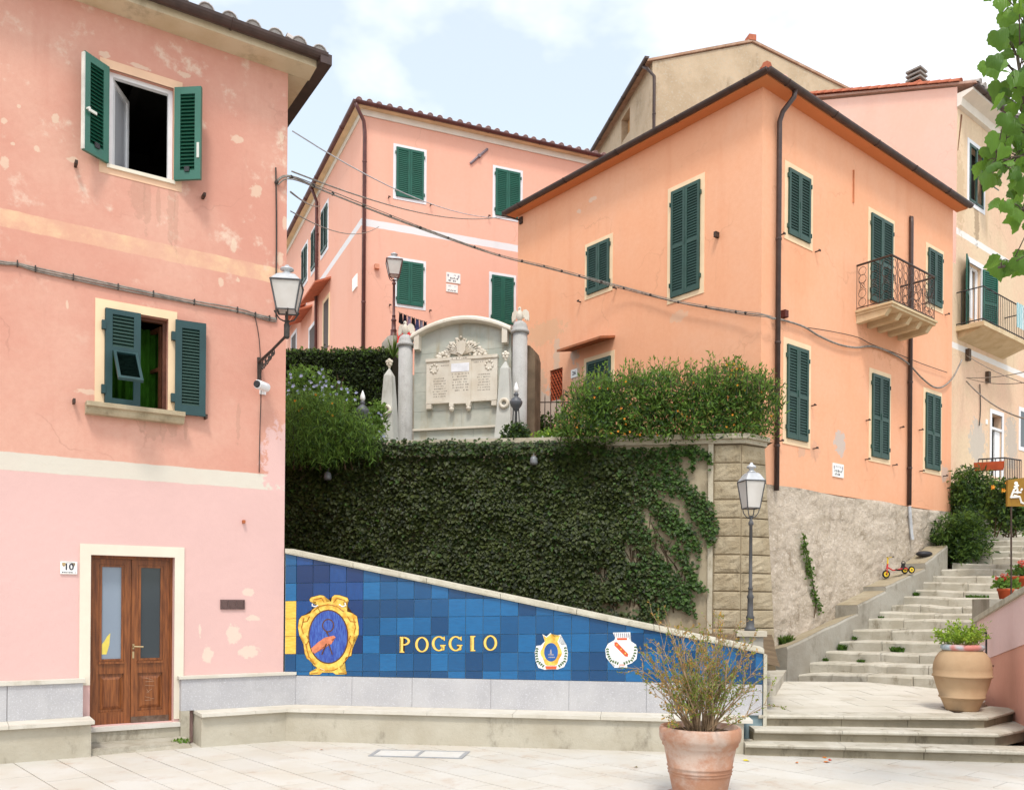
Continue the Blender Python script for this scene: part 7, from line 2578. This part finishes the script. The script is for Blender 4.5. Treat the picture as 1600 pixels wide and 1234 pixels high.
bare = [q([(330, 250), (430, 300), (520, 420), (560, 520), (545, 560), (500, 440), (420, 350), (330, 290)]), q([(300, 480), (380, 540), (440, 620), (480, 700), (460, 720), (400, 630), (310, 540)]), q([(440, 100), (480, 230), (440, 200)]), q([(20, 640), (80, 620), (120, 680), (60, 720)]), q([(60, 790), (170, 800), (240, 860), (100, 845)]), q([(255, 335), (300, 350), (335, 430), (425, 500), (400, 545), (330, 480), (275, 430)]), q([(425, 300), (455, 310), (485, 375), (470, 410), (440, 350)]), q([(160, 500), (220, 510), (250, 600), (190, 620)]), q([(170, 790), (230, 770), (260, 830), (190, 850)]), q([(440, 500), (470, 520), (450, 560), (425, 540)])]
V, F, V2, F2 = [], [], [], []
made = 0
tries = 0
while made < 48000 and tries < 130000:
    tries += 1
    x, y = rg.uniform(357, 1128), rg.uniform(686, 978)
    jx = 3.5 if x < 960 else 1.6
    xx, yy = x + rg.gauss(0, jx), y + rg.gauss(0, jx)
    if not (inside(main, xx, yy) or inside(fing, xx, yy)):
        continue
    thin = any(inside(b_, xx, yy) for b_ in bare)
    if thin and rg.random() > .05:
        continue
    s, z = IW.hit(x, y)
    edge = x > 985
    if edge and rg.random() > .85:
        continue
    d0 = .05 + .10 * (mn.noise(Vector((s * 1.6, z * 1.6, 0))) + .5) if not edge else .03 + .04 * rg.random()
    dep = -abs(d0) * rg.uniform(.2, 1.15) - (.12 if z > 4.38 and x < 935 else .03)
    p = IW.P(s, dep, z)
    d = (Vector((0, 0, -1)) + IW.ex * rg.gauss(0, .55) - IW.ey * rg.uniform(.15, .85) + UPV * rg.uniform(0, .4)).normalized()
    nrm = (-IW.ey + UPV * rg.uniform(.2, 1.2) + IW.ex * rg.gauss(0, .3)).normalized()
    l = rg.choice((rg.uniform(.035, .06), rg.uniform(.05, .085), rg.uniform(.06, .11))) * (.85 if edge else 1)
    young = (x > 960 and rg.random() < min(.85, (x - 960) / 110)) or (z > 4.3 and rg.random() < .25) or rg.random() < .05
    if young:
        add_leaf(V2, F2, p, d, nrm, l, l * rg.uniform(.75, 1.05), .12)
    else:
        add_leaf(V, F, p, d, nrm, l, l * rg.uniform(.75, 1.05), .12)
    made += 1
foliage_mesh('ivy_leaves', V, F, IVY, ivy)
foliage_mesh('young_ivy_leaves', V2, F2, IVYL, ivy)
m = MB()
for k in range(46):
    x0, y0 = rg.uniform(930, 1075), rg.uniform(930, 960)
    pts = [(x0, y0)]
    for j in range(5):
        pts.append((pts[-1][0] + rg.gauss(-4, 7), pts[-1][1] - rg.uniform(14, 32)))
    m.tube([IW.W(x, y, -.012) for x, y in pts], [.012, .010, .009, .008, .006, .004], 4)
o_ = m.build('vine_stems', STEMM, ivy)
o_['kind'] = 'stuff'

# ---- generic shrub: leaves through a volume given by an outline in the picture, with real depth
def shrub(name, label, cat, poly, D, thick, n, size, aspect, mats, parent_loc=None, droop=0.0, up=0.5, flowers=(), sprigs=0, sprig_h=.25, group=None, core=None, jitter=5, clump=.6, sprig_mat=None):
    cx_ = sum(p[0] for p in poly) / len(poly)
    yb = max(p[1] for p in poly)
    base = at(cx_, yb, D)
    t_ = thing(name, label, cat, base, group)
    xs, ys = [p[0] for p in poly], [p[1] for p in poly]
    layers = [([], []) for _ in mats]
    made, tries = 0, 0
    seedv = Vector((rg.uniform(0, 50), 0, 0))
    while made < n and tries < n * 8:
        tries += 1
        x, y = rg.uniform(min(xs), max(xs)), rg.uniform(min(ys), max(ys))
        if not inside(poly, x + rg.gauss(0, jitter), y + rg.gauss(0, jitter)):
            continue
        dep = D + rg.uniform(-thick / 2, thick / 2)
        p = at(x, y, D)
        p = Vector((p.x, p.y + dep - D, p.z))
        c_ = mn.noise(p * 2.4 + seedv)
        if c_ < -.18 and rg.random() < clump:
            continue
        d = rdir(rg, UPV * (up - droop), 1.0)
        nrm = rdir(rg, Vector((0, -.5, .7)), .8)
        l = size * rg.uniform(.6, 1.3)
        k = rg.choices(range(len(mats)), [m_[1] for m_ in mats])[0]
        add_leaf(*layers[k], p, d, nrm, l, l * aspect * rg.uniform(.8, 1.2), .15)
        made += 1
    for k, (mt, _) in enumerate(mats):
        foliage_mesh('foliage', layers[k][0], layers[k][1], mt, t_)
    st_ = MB()
    for k in range(10):
        x, y = rg.uniform(min(xs) + 10, max(xs) - 10), rg.uniform(min(ys) + 8, max(ys))
        p1_ = at(x, y, D)
        p0_ = at(x + rg.gauss(0, 8), yb + 4, D + rg.uniform(0, .2))
        st_.tube([p0_, p0_.lerp(p1_, .5) + Vector((rg.gauss(0, .04), 0, 0)), p1_], [.015, .01, .005], 4)
    o_ = st_.build('stems', STEMM, t_)
    o_['kind'] = 'stuff'
    if sprigs:
        m_ = MB()
        VV, FF = [], []
        top_pts = []
        for k in range(sprigs):
            for _ in range(40):
                x, y = rg.uniform(min(xs), max(xs)), rg.uniform(min(ys), min(ys) + (yb - min(ys)) * .5)
                if inside(poly, x, y) and not inside(poly, x, y - 14):
                    break
            p = at(x, y, D + rg.uniform(-thick / 2, thick / 2))
            h = sprig_h * rg.uniform(.4, 1.2)
            e = p + Vector((rg.gauss(0, .06), rg.gauss(0, .05), h))
            m_.tube([p, p.lerp(e, .5) + Vector((rg.gauss(0, .01), 0, 0)), e], [.006, .004, .002], 3)
            for j in range(rg.randint(5, 9)):
                add_leaf(VV, FF, p.lerp(e, rg.uniform(.1, 1)), rdir(rg, UPV, .9), rdir(rg), size * .8, size * aspect * .9)
        o_ = m_.build('sprig_stems', STEMM, t_)
        o_['kind'] = 'stuff'
        foliage_mesh('sprig_leaves', VV, FF, sprig_mat or mats[-1][0], t_)
    for (fm, fn, fs, ylo, yhi, fname) in flowers:
        VV, FF = [], []
        c = 0
        while c < fn:
            x, y = rg.uniform(min(xs), max(xs)), rg.uniform(ylo, yhi)
            if not inside(poly, x, y + 6):
                continue
            p = at(x, y, D - thick / 2 * rg.uniform(.5, 1.05))
            for j in range(6):
                a_ = j * 1.047
                d = (Vector((math.cos(a_), -.5, math.sin(a_))) + rdir(rg) * .3).normalized()
                add_leaf(VV, FF, p, d, Vector((0, -1, .3)), fs, fs * .8, .2)
            c += 1
        foliage_mesh(fname, VV, FF, fm, t_)
    return t_
LANT = foliage('lantana_green', (.026, .066, .011), (.115, .20, .036), .6, .4)
LANT2 = foliage('lantana_dry', (.10, .13, .025), (.30, .24, .07), .7, .3)
ORFL = foliage('orange_flower', (.70, .22, .02), (.80, .40, .05), .7, .2)
DEEP = foliage('deep_green', (.008, .022, .006), (.028, .065, .014), .55, .15)
BRIGHT = foliage('fresh_green', (.06, .15, .02), (.20, .34, .055), .6, .42)
LIME = foliage('lime_green', (.14, .26, .02), (.34, .46, .05), .6, .3)
BLFL = foliage('pale_blue_flower', (.35, .38, .62), (.60, .62, .80), .7, .2)
WHFL = foliage('white_flower', (.75, .75, .72), (.82, .82, .82), .7, .2)
RDFL = foliage('red_flower', (.60, .03, .03), (.75, .10, .08), .7, .2)
shrub('lantana_shrub', 'wide orange flowering shrub growing along the top of the retaining wall', 'shrub', [(866, 694), (872, 660), (890, 640), (900, 620), (925, 612), (945, 598), (965, 606), (985, 592), (1005, 603), (1028, 588), (1048, 600), (1070, 590), (1090, 603), (1108, 590), (1125, 600), (1150, 590), (1172, 606), (1190, 598), (1206, 615), (1216, 640), (1206, 664), (1192, 684), (1150, 681), (1080, 692), (1000, 688), (940, 696)], 15.15, 1.0, 19000, .10, .30, ((DEEP, .5), (LANT, 1.0), (BRIGHT, .6), (LANT2, .06)), flowers=((ORFL, 40, .026, 588, 680, 'orange_flowers'),), sprigs=320, sprig_h=.40, up=.7, jitter=10, clump=.6, sprig_mat=BRIGHT)
shrub('lantana_shrub', 'tall reddish sprig rising from the right part of the flowering shrub', 'shrub', [(1128, 610), (1130, 580), (1135, 566), (1150, 566), (1162, 585), (1165, 612)], 15.1, .3, 420, .07, .45, ((LANT2, 1.0), (LANT, .8)), flowers=((ORFL, 14, .03, 566, 600, 'orange_flowers'),), sprigs=10, sprig_h=.2, jitter=4)
shrub('trailing_shrub', 'feathery green trailing shrub on the wall top left of the memorial', 'shrub', [(440, 720), (440, 640), (452, 622), (480, 608), (520, 618), (555, 640), (582, 662), (597, 694), (590, 722), (560, 700), (520, 730), (480, 715)], 15.7, .8, 9000, .14, .11, ((LANT, 1.0), (BRIGHT, 1.0), (DEEP, .25)), droop=1.1, up=.2, flowers=((ORFL, 8, .03, 615, 660, 'orange_flowers'),), jitter=7)
shrub('plumbago_bush', 'pale blue flowering plumbago in front of the dark hedge', 'shrub', [(445, 640), (448, 590), (470, 575), (500, 578), (525, 600), (560, 620), (560, 640)], 17.0, .6, 1800, .09, .5, ((LANT, 1.0), (BRIGHT, .6)), flowers=((BLFL, 46, .04, 572, 625, 'blue_flowers'),), jitter=6)
shrub('plumbago_bush', 'small pale blue flowering bush right beside the left memorial obelisk', 'shrub', [(575, 705), (578, 650), (590, 628), (602, 640), (604, 705)], 16.7, .5, 900, .09, .5, ((LANT, 1.0), (BRIGHT, .8)), flowers=((BLFL, 20, .035, 640, 700, 'blue_flowers'),), jitter=5)
shrub('round_bush', 'dark round ivy bush at the foot of the right garden lamp', 'bush', [(783, 700), (784, 678), (793, 666), (808, 662), (822, 668), (828, 684), (827, 700)], 15.9, .5, 1500, .06, .8, ((DEEP, 1.0), (LANT, .3)), jitter=2, up=-.2)
shrub('low_flowers', 'light green low plants with white flowers below the iron fence', 'plants', [(828, 698), (832, 684), (850, 676), (875, 672), (900, 680), (905, 698)], 15.7, .4, 1100, .07, .5, ((BRIGHT, 1.0), (LIME, .5)), flowers=((WHFL, 16, .03, 680, 694, 'white_flowers'),), jitter=4)
shrub('small_bush', 'dark leafy bush behind the iron fence', 'bush', [(833, 690), (836, 660), (850, 650), (866, 655), (872, 690)], 18.2, .4, 700, .09, .6, ((DEEP, 1.0), (LANT, .4)), jitter=4)

# ---- clipped hedge
hd_ = thing('clipped_hedge', 'tall dark clipped hedge below the pink hill house', 'hedge', at(520, 700, 19.2))
hf = Frame(at(520, 600, 18.9)[:2], 94.0)
hs0, hs1 = hf.hit(400, 600)[0], hf.hit(612, 600)[0]
hz1 = hf.hit(520, 547)[1]
hz0 = ZW
V, F, V2, F2 = [], [], [], []
for k in range(17000):
    s, z = rg.uniform(hs0, hs1), rg.uniform(hz0, hz1)
    if rg.random() < .25:
        y, z = rg.uniform(0, 1.2), hz1 + rg.gauss(0, .035)
    else:
        y = rg.gauss(0, .04) + .05 * mn.noise(Vector((s * 3, z * 3, 2)))
    p = hf.P(s, y, z)
    d = rdir(rg, Vector((0, -.5, .2)), 1.0)
    l = rg.uniform(.05, .085)
    if rg.random() < (.45 if z > hz1 - .12 else .14):
        add_leaf(V2, F2, p, d, rdir(rg, Vector((0, -.5, .7)), .7), l, l * .65)
    else:
        add_leaf(V, F, p, d, rdir(rg, Vector((0, -.5, .7)), .7), l, l * .65)
foliage_mesh('hedge_leaves', V, F, foliage('hedge_dark', (.010, .016, .006), (.040, .060, .018), .6, .12), hd_)
foliage_mesh('hedge_young_leaves', V2, F2, LANT, hd_)
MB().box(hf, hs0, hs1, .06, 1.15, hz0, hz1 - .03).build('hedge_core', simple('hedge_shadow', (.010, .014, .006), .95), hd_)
# small palm-like tuft behind the left column
pt_ = thing('palm_tuft', 'small palm tuft beside the left memorial column', 'plant', at(614, 560, 18.4))
V, F = [], []
for k in range(26):
    a_ = rg.uniform(0, 6.3)
    d = Vector((math.cos(a_) * .5, math.sin(a_) * .5, 1)).normalized()
    b0 = at(615, 560, 18.4)
    add_leaf(V, F, b0, d, rdir(rg), rg.uniform(.3, .62), .04, .1)
foliage_mesh('fronds', V, F, LANT, pt_)

# ---- bushes by the stairs
shrub('cascading_bush', 'upper of two dense green bushes beside the staircase under the beige house', 'bush', [(1478, 800), (1482, 765), (1490, 740), (1510, 732), (1532, 742), (1545, 760), (1548, 800), (1530, 812), (1495, 812)], 20.6, .9, 4200, .13, .30, ((DEEP, .7), (LANT, 1.0)), droop=.5, jitter=5)
shrub('cascading_bush', 'lower of two dense green bushes spilling over the end of the parapet', 'bush', [(1456, 845), (1468, 815), (1490, 805), (1520, 803), (1540, 825), (1545, 850), (1522, 872), (1500, 880), (1485, 872), (1478, 850)], 19.6, .9, 4600, .13, .30, ((DEEP, .5), (LANT, 1.0)), droop=.5, jitter=5)
shrub('potted_bush', 'leafy bush with orange blossoms behind the ochre hanging sign', 'bush', [(1545, 800), (1548, 765), (1560, 752), (1590, 760), (1604, 780), (1606, 830), (1585, 835), (1560, 825)], 17.8, .8, 2600, .11, .5, ((DEEP, 1.0), (LANT, .8)), flowers=((ORFL, 8, .06, 752, 775, 'orange_flowers'),), jitter=5)
# geranium pots on the right of the stairs
for (x, y, D_, r_, h_, lab, fm, fl) in ((1571, 936, 14.4, .13, .18, 'small terracotta pot with a red geranium on the stair side', RDFL, 6), (1597, 920, 14.8, .16, .22, 'second terracotta geranium pot at the right edge behind the sign post', RDFL, 3)):
    c = at(x, y, D_)
    t_ = small_pot(c, r_, h_, lab, REDPOT)
    V, F = [], []
    for k in range(260):
        p = c + Vector((0, 0, h_)) + Vector((rg.gauss(0, .09), rg.gauss(0, .07), abs(rg.gauss(.05, .06))))
        add_leaf(V, F, p, rdir(rg, UPV, 1), rdir(rg), .07, .06)
    foliage_mesh('leaves', V, F, BRIGHT if fl > 3 else LANT, t_)
    V, F = [], []
    for k in range(fl):
        p = c + Vector((rg.gauss(-.06, .05), -.05, h_ + rg.uniform(.14, .26)))
        for j in range(14):
            add_leaf(V, F, p + rdir(rg) * .02, rdir(rg), rdir(rg), .035, .03)
    foliage_mesh('flowers', V, F, fm, t_)
# wall under those pots
mbx = MB()
c = at(1590, 936, 14.6)
structure(MB().prism([Vector((c.x - .75, c.y - .5, c.z)), Vector((c.x + 1.6, c.y - .9, c.z)), Vector((c.x + 1.6, c.y + .7, c.z)), Vector((c.x - .5, c.y + .5, c.z))], (0, 0, -c.z + .2)).build('stair_side_bank', PARM))
# railing porch and flower box by the beige house door
pr = thing('porch_railing', 'small black porch railing by the lower door of the beige house', 'railing', at(1570, 752, 20.5))
pz0, pz1 = at(1570, 752, 20.5).z, at(1570, 715, 20.5).z
prf = Frame(at(1569, 735, 20.5)[:2], 60.0)
prl = Frame(at(1569, 735, 20.5)[:2], 118.0)
for (f_, n_, st__) in ((prf, 10, .07), (prl, 6, -.09)):
    MB().tube([f_.P(0, 0, pz1), f_.P(st__ * n_, 0, pz1)], .018, 5).build('handrail', IRON, pr)
    for k in range(n_ + 1):
        MB().tube([f_.P(st__ * k, 0, pz0 - .3), f_.P(st__ * k, 0, pz1)], .010, 4).build('bar', IRON, pr)
structure(MB().prism([prl.P(-1.2, 0, pz0 - .02), prf.P(0, 0, pz0 - .02), prf.P(3.2, .2, pz0 - .02), prf.P(3, 3.4, pz0 - .02), prl.P(-1.2, 3, pz0 - .02)], (0, 0, -(pz0 - 3.2))).build('porch_block', PARM))
fbx = thing('flower_box', 'long terracotta flower box hung on the porch railing', 'flower box', at(1550, 733, 20.2))
fz = at(1550, 731, 20.2).z
MB().prism([prl.P(-.62, -.16, fz), prl.P(-.02, -.16, fz), prl.P(.0, -.2, fz + .19), prl.P(-.64, -.2, fz + .19)], prl.ey * .17).build('box', REDPOT, fbx)
MB().box(prl, -.60, -.04, -.17, -.05, fz + .19, fz + .195).build('soil', SOIL, fbx)

# ---- potted shrub in the foreground
base, hgt_, rtop_ = POT1
ps = thing('potted_shrub', 'half dry twiggy shrub growing in the large foreground flowerpot', 'shrub', (base.x, base.y, hgt_ * .95))
TWIG = simple('dry_twig', (.30, .21, .13), .85, .15, .35, 10)
DRYG = foliage('shrub_olive_leaf', (.09, .14, .02), (.26, .32, .06), .65, .35)
DRYO = foliage('shrub_orange_leaf', (.30, .13, .03), (.55, .30, .07), .7, .3)
root_p = Vector((base.x, base.y, hgt_ * .97))
tw_ = MB()
V, F, V2, F2 = [], [], [], []
Dp = base.y
for k in range(80):
    a_ = rg.uniform(0, 2 * math.pi)
    lean = abs(rg.gauss(.42, .27))
    ln_ = rg.uniform(.5, 1.22) * (1.0 - .25 * lean)
    d = Vector((math.cos(a_) * math.sin(lean), math.sin(a_) * math.sin(lean), math.cos(lean)))
    p = root_p + Vector((math.cos(a_) * rg.uniform(0, .13), math.sin(a_) * rg.uniform(0, .13), -.02))
    pts = [p]
    for j in range(5):
        d = (d + Vector((rg.gauss(0, .12), rg.gauss(0, .12), rg.gauss(.02, .08)))).normalized()
        pts.append(pts[-1] + d * ln_ / 5)
    r0 = rg.uniform(.005, .011)
    tw_.tube(pts, [r0, r0 * .85, r0 * .65, r0 * .5, r0 * .35, r0 * .2], 5)
    for j in range(rg.randint(5, 9)):
        u = rg.uniform(.3, 1) * 4.99
        i = int(u)
        q0 = pts[i].lerp(pts[i + 1], u - i)
        dd = (d + rdir(rg) * .9 + UPV * .2).normalized()
        L_ = rg.uniform(.08, .26)
        q1 = q0 + dd * L_ * .55 + rdir(rg) * .015
        q2 = q1 + (dd + rdir(rg) * .5).normalized() * L_ * .45
        tw_.tube([q0, q1, q2], [.0035, .0025, .0012], 4)
        hfrac = (q2.z - root_p.z) / .95
        for l_ in range(rg.randint(9, 20)):
            w_ = rg.uniform(.2, 1)
            lp_ = q0.lerp(q1, w_ * 2) if w_ < .5 else q1.lerp(q2, w_ * 2 - 1)
            ld = rdir(rg, dd, 1.0)
            sz = rg.uniform(.015, .030)
            orange = rg.random() < (.5 if (hfrac > .62 or q2.x < base.x - .22) else .14)
            add_leaf(V2 if orange else V, F2 if orange else F, lp_ + rdir(rg) * .012, ld, rdir(rg), sz, sz * .55)
o_ = tw_.build('twigs', TWIG, ps)
o_['kind'] = 'stuff'
foliage_mesh('olive_leaves', V, F, DRYG, ps)
foliage_mesh('orange_leaves', V2, F2, DRYO, ps)
# jar plant
jb_, hj_, jr_ = JAR
jp = thing('jar_plant', 'lime green plant spreading over the rim of the round terracotta jar', 'plant', (jb_.x, jb_.y, jb_.z + hj_ * .95))
V, F = [], []
m = MB()
for k in range(70):
    a_ = rg.uniform(0, 6.3)
    rr = rg.uniform(.05, .36)
    e = Vector((jb_.x + math.cos(a_) * rr, jb_.y + math.sin(a_) * rr * .8, jb_.z + hj_ * 1.0 + rg.uniform(.02, .16) + (.14 if rg.random() < .08 else 0)))
    b0 = Vector((jb_.x + math.cos(a_) * rr * .4, jb_.y + math.sin(a_) * rr * .4, jb_.z + hj_ * .94))
    m.tube([b0, b0.lerp(e, .5) + Vector((0, 0, .05)), e], .004, 3)
    for j in range(16):
        p = b0.lerp(e, rg.uniform(.3, 1.05)) + Vector((0, 0, .04)) + rdir(rg) * .03
        add_leaf(V, F, p, rdir(rg, UPV * .4, 1), rdir(rg), rg.uniform(.03, .055), .028)
o_ = m.build('stems', simple('lime_stem', (.2, .28, .05), .8), jp)
o_['kind'] = 'stuff'
foliage_mesh('leaves', V, F, LIME, jp)

# ---- weeds: each tuft sits at the foot of a riser
for (i, w, r_, h_, n_, lab) in ((3, .09, .12, .2, 130, 'weeds growing at the left end of the fourth stair'), (4, .07, .06, .1, 50, 'small weeds at the left end of the fifth stair'), (3, 1.15, .16, .15, 150, 'grass tuft in the middle of the fourth stair'), (2, .75, .10, .07, 60, 'low weeds in the middle of the third stair'), (2, .06, .06, .1, 45, 'weeds at the left end of the third stair'),
                                (9, 1.3, .3, .10, 200, 'strip of grass along a stair behind the round jar'), (6, .05, .06, .07, 30, 'tiny weeds at the left end of the seventh stair'), (9, .06, .06, .14, 60, 'weeds at the left end of the tenth stair')):
    s, z = steps[i]
    zt = steps[i - 1][1] + dzr(i - 1) * w / WR + .005
    p = SL.P(s - .05, -w, zt)
    grass_tuft(p, r_ * .7, h_, n_, lab)
grass_tuft(SL.P(.55, .42, 1.0), .14, .26, 220, 'green weed clump at the foot of the rough stone footing', mat=LANT)
for (x, y, sc__, lab) in ((283, 1166, .09, 'weeds at the right end of the broken door step'), (242, 1162, .04, 'tiny weed in the middle of the broken door step')):
    p = ground_at(x, y)
    grass_tuft(p + Vector((0, 0, .02)), sc__, sc__ * 1.3, int(900 * sc__), lab, mat=BRIGHT)
# creeper on the rough footing
cr_t = thing('footing_creeper', 'thin green creeper climbing the rough stone footing beside the pier', 'creeper', OR_.W(1270, 960, -.1))
V, F = [], []
for (x0, y0, x1, y1, n_) in ((1256, 838, 1258, 862, 80), (1262, 872, 1268, 905, 120), (1270, 915, 1282, 955, 110)):
    for k in range(n_):
        u = rg.random()
        p = OR_.W(x0 + (x1 - x0) * u + rg.gauss(0, 2.5), y0 + (y1 - y0) * u + rg.gauss(0, 3), -.12)
        add_leaf(V, F, p, rdir(rg, Vector((0, -.3, -.3)), 1), rdir(rg, Vector((.5, -.8, .3)), .5), .06, .05)
foliage_mesh('leaves', V, F, LANT, cr_t)
MB().tube([OR_.W(x, y, -.1) for x, y in ((1272, 965), (1276, 940), (1270, 910), (1266, 880), (1258, 850), (1256, 836))], .012, 5).build('stem', STEMM, cr_t)

# ---- spotlights hidden in the ivy
for (x, y, lab) in ((834, 718, 'small grey spotlight fixed among the ivy below the memorial'), (512, 742, 'small grey spotlight in the ivy near the trailing shrub')):
    p = IW.W(x, y, -.28)
    t_ = thing('garden_spotlight', lab, 'spotlight', p, 'spotlights in the ivy')
    MB().lathe(p, [(.03, .06), (.06, .03), (.07, -.05), (.06, -.09), (.05, -.085)], 12).build('housing', simple('spot_grey', (.16, .17, .18), .4, .5), t_, True)
    MB().tube([p + Vector((0, 0, .05)), p + Vector((0, .05, .14)), p + Vector((0, .25, .16))], .012, 5).build('arm', POSTGREY, t_)

# ---- linden branch at the upper right, its trunk standing outside the picture
tr = thing('linden_tree', 'leafy linden branch reaching into the upper right corner', 'tree', (5.6, 6.4, 0))
BARK = stone('linden_bark', (.10, .08, .06), (.16, .13, .10), (.05, .04, .03), 5, .8)
Dt = 6.2
tk = [Vector((5.6, 6.6, 0)), Vector((5.55, 6.6, 1.6)), Vector((5.5, 6.55, 3.4)), Vector((5.35, 6.5, 5.0)), Vector((5.0, 6.4, 6.4))]
MB().tube(tk, [.17, .14, .12, .09, .05], 12).build('trunk', BARK, tr, True)
LM = MB()
hp = [(0, -.04), (.16, .08), (.30, .10), (.36, .03), (.48, .0), (.49, -.12), (.56, -.24), (.49, -.34), (.50, -.48), (.38, -.56), (.34, -.70), (.20, -.78), (.12, -.94), (0, -1.12)]
hp = hp + [(-x_ * rg.uniform(.9, 1.08), y_) for x_, y_ in hp[-2:0:-1]]
nl = len(hp)
mid_l = [(x_ * .5, y_ * .62 - .14) for x_, y_ in hp]
LM.v = [(x_, .34 * abs(x_) ** 1.3 + .10 * math.sin(y_ * 4 + x_ * 5), y_) for x_, y_ in hp] + [(x_, .34 * abs(x_) ** 1.3 - .03 + .05 * math.sin(y_ * 4), y_) for x_, y_ in mid_l] + [(0, -.04, -.42)]
LM.f = [(k, (k + 1) % nl, nl + (k + 1) % nl, nl + k) for k in range(nl)] + [(nl + k, nl + (k + 1) % nl, 2 * nl) for k in range(nl)]
LIND = Mat('linden_leaf', .45, .4)
r_ = LIND.obrnd()
cL = LIND.mix(r_, (.04, .11, .012), (.14, .29, .035))
vn = LIND.n('ShaderNodeTexWave')
vn.inputs['Scale'].default_value = 22
vn.inputs['Distortion'].default_value = 2.5
LIND.l(LIND.P(), vn.inputs['Vector'])
LIND.bump(vn.outputs['Fac'], .35, .006)
LIND.color(cL)
trn = LIND.n('ShaderNodeBsdfTranslucent')
LIND.l(LIND.mix(.5, cL, (.35, .55, .08)), trn.inputs['Color'])
msn = LIND.n('ShaderNodeMixShader')
msn.inputs[0].default_value = .45
LIND.l(LIND.b.outputs[0], msn.inputs[1])
LIND.l(trn.outputs[0], msn.inputs[2])
LIND.l(msn.outputs[0], LIND.nt.nodes['Material Output'].inputs['Surface'])
lme = mesh_only(LM, 'leaf', LIND.m, True)
regions = [([(1540, -40), (1560, 0), (1548, 40), (1552, 70), (1540, 110), (1560, 140), (1560, 180), (1552, 235), (1570, 245), (1660, 245), (1660, -40)], 125), ([(1530, 240), (1560, 225), (1660, 230), (1660, 330), (1590, 330), (1560, 300), (1535, 290)], 55), ([(1560, 320), (1600, 330), (1660, 320), (1660, 365), (1590, 362)], 18), ([(1552, 425), (1575, 405), (1660, 395), (1660, 432), (1590, 428)], 22), ([(1660, -120), (1900, -120), (1900, 330), (1780, 420), (1660, 430)], 110)]
twig = MB()
bl = []
for poly, n in regions:
    c_ = 0
    xs, ys = [p[0] for p in poly], [p[1] for p in poly]
    while c_ < n:
        x, y = rg.uniform(min(xs), max(xs)), rg.uniform(min(ys), max(ys))
        if not inside(poly, x, y):
            continue
        D_ = Dt + rg.uniform(-.35, .35)
        p = at(x, y - 12, D_)
        sz = rg.uniform(.08, .13)
        M_ = Matrix.Translation(p) @ Matrix.Rotation(rg.gauss(0, .7), 4, 'Z') @ Matrix.Rotation(rg.gauss(.15, .45), 4, 'X') @ Matrix.Rotation(rg.gauss(0, .55), 4, 'Y') @ Matrix.Scale(sz, 4)
        inst('leaf', lme, M_, tr)
        bl.append(p)
        c_ += 1
boughs = [[(1660, -60), (1610, 20), (1590, 90), (1600, 160), (1605, 230)], [(1690, 180), (1630, 225), (1585, 250), (1550, 262)], [(1690, 300), (1640, 330), (1600, 340)], [(1690, 380), (1640, 405), (1590, 412), (1560, 418)], [(1900, 60), (1820, 20), (1740, -30), (1690, -80)], [(1880, 250), (1800, 240), (1740, 190), (1700, 120)]]
for b_ in boughs:
    pts = [at(x, y, Dt + .05) for x, y in b_]
    pts = [tk[-2].lerp(pts[0], .5) + Vector((.1, .1, .1))] + pts
    MB().tube([tk[-2]] + pts, [.05, .03] + [.018 - .003 * k for k in range(len(pts) - 1)], 6).build('branch', BARK, tr, True)
allb = [at(x, y, Dt + .05) for b_ in boughs for (x, y) in b_]
dense = []
for b_ in boughs:
    for i in range(len(b_) - 1):
        for k in range(6):
            dense.append(at(b_[i][0] + (b_[i + 1][0] - b_[i][0]) * k / 6, b_[i][1] + (b_[i + 1][1] - b_[i][1]) * k / 6, Dt + .05))
for p in bl:
    q_ = min(dense, key=lambda w: (w - p).length)
    twig.tube([q_, q_.lerp(p, .5) + Vector((0, 0, .03)), p], [.005, .004, .002], 4)
o_ = twig.build('twigs', BARK, tr)
o_['kind'] = 'stuff'
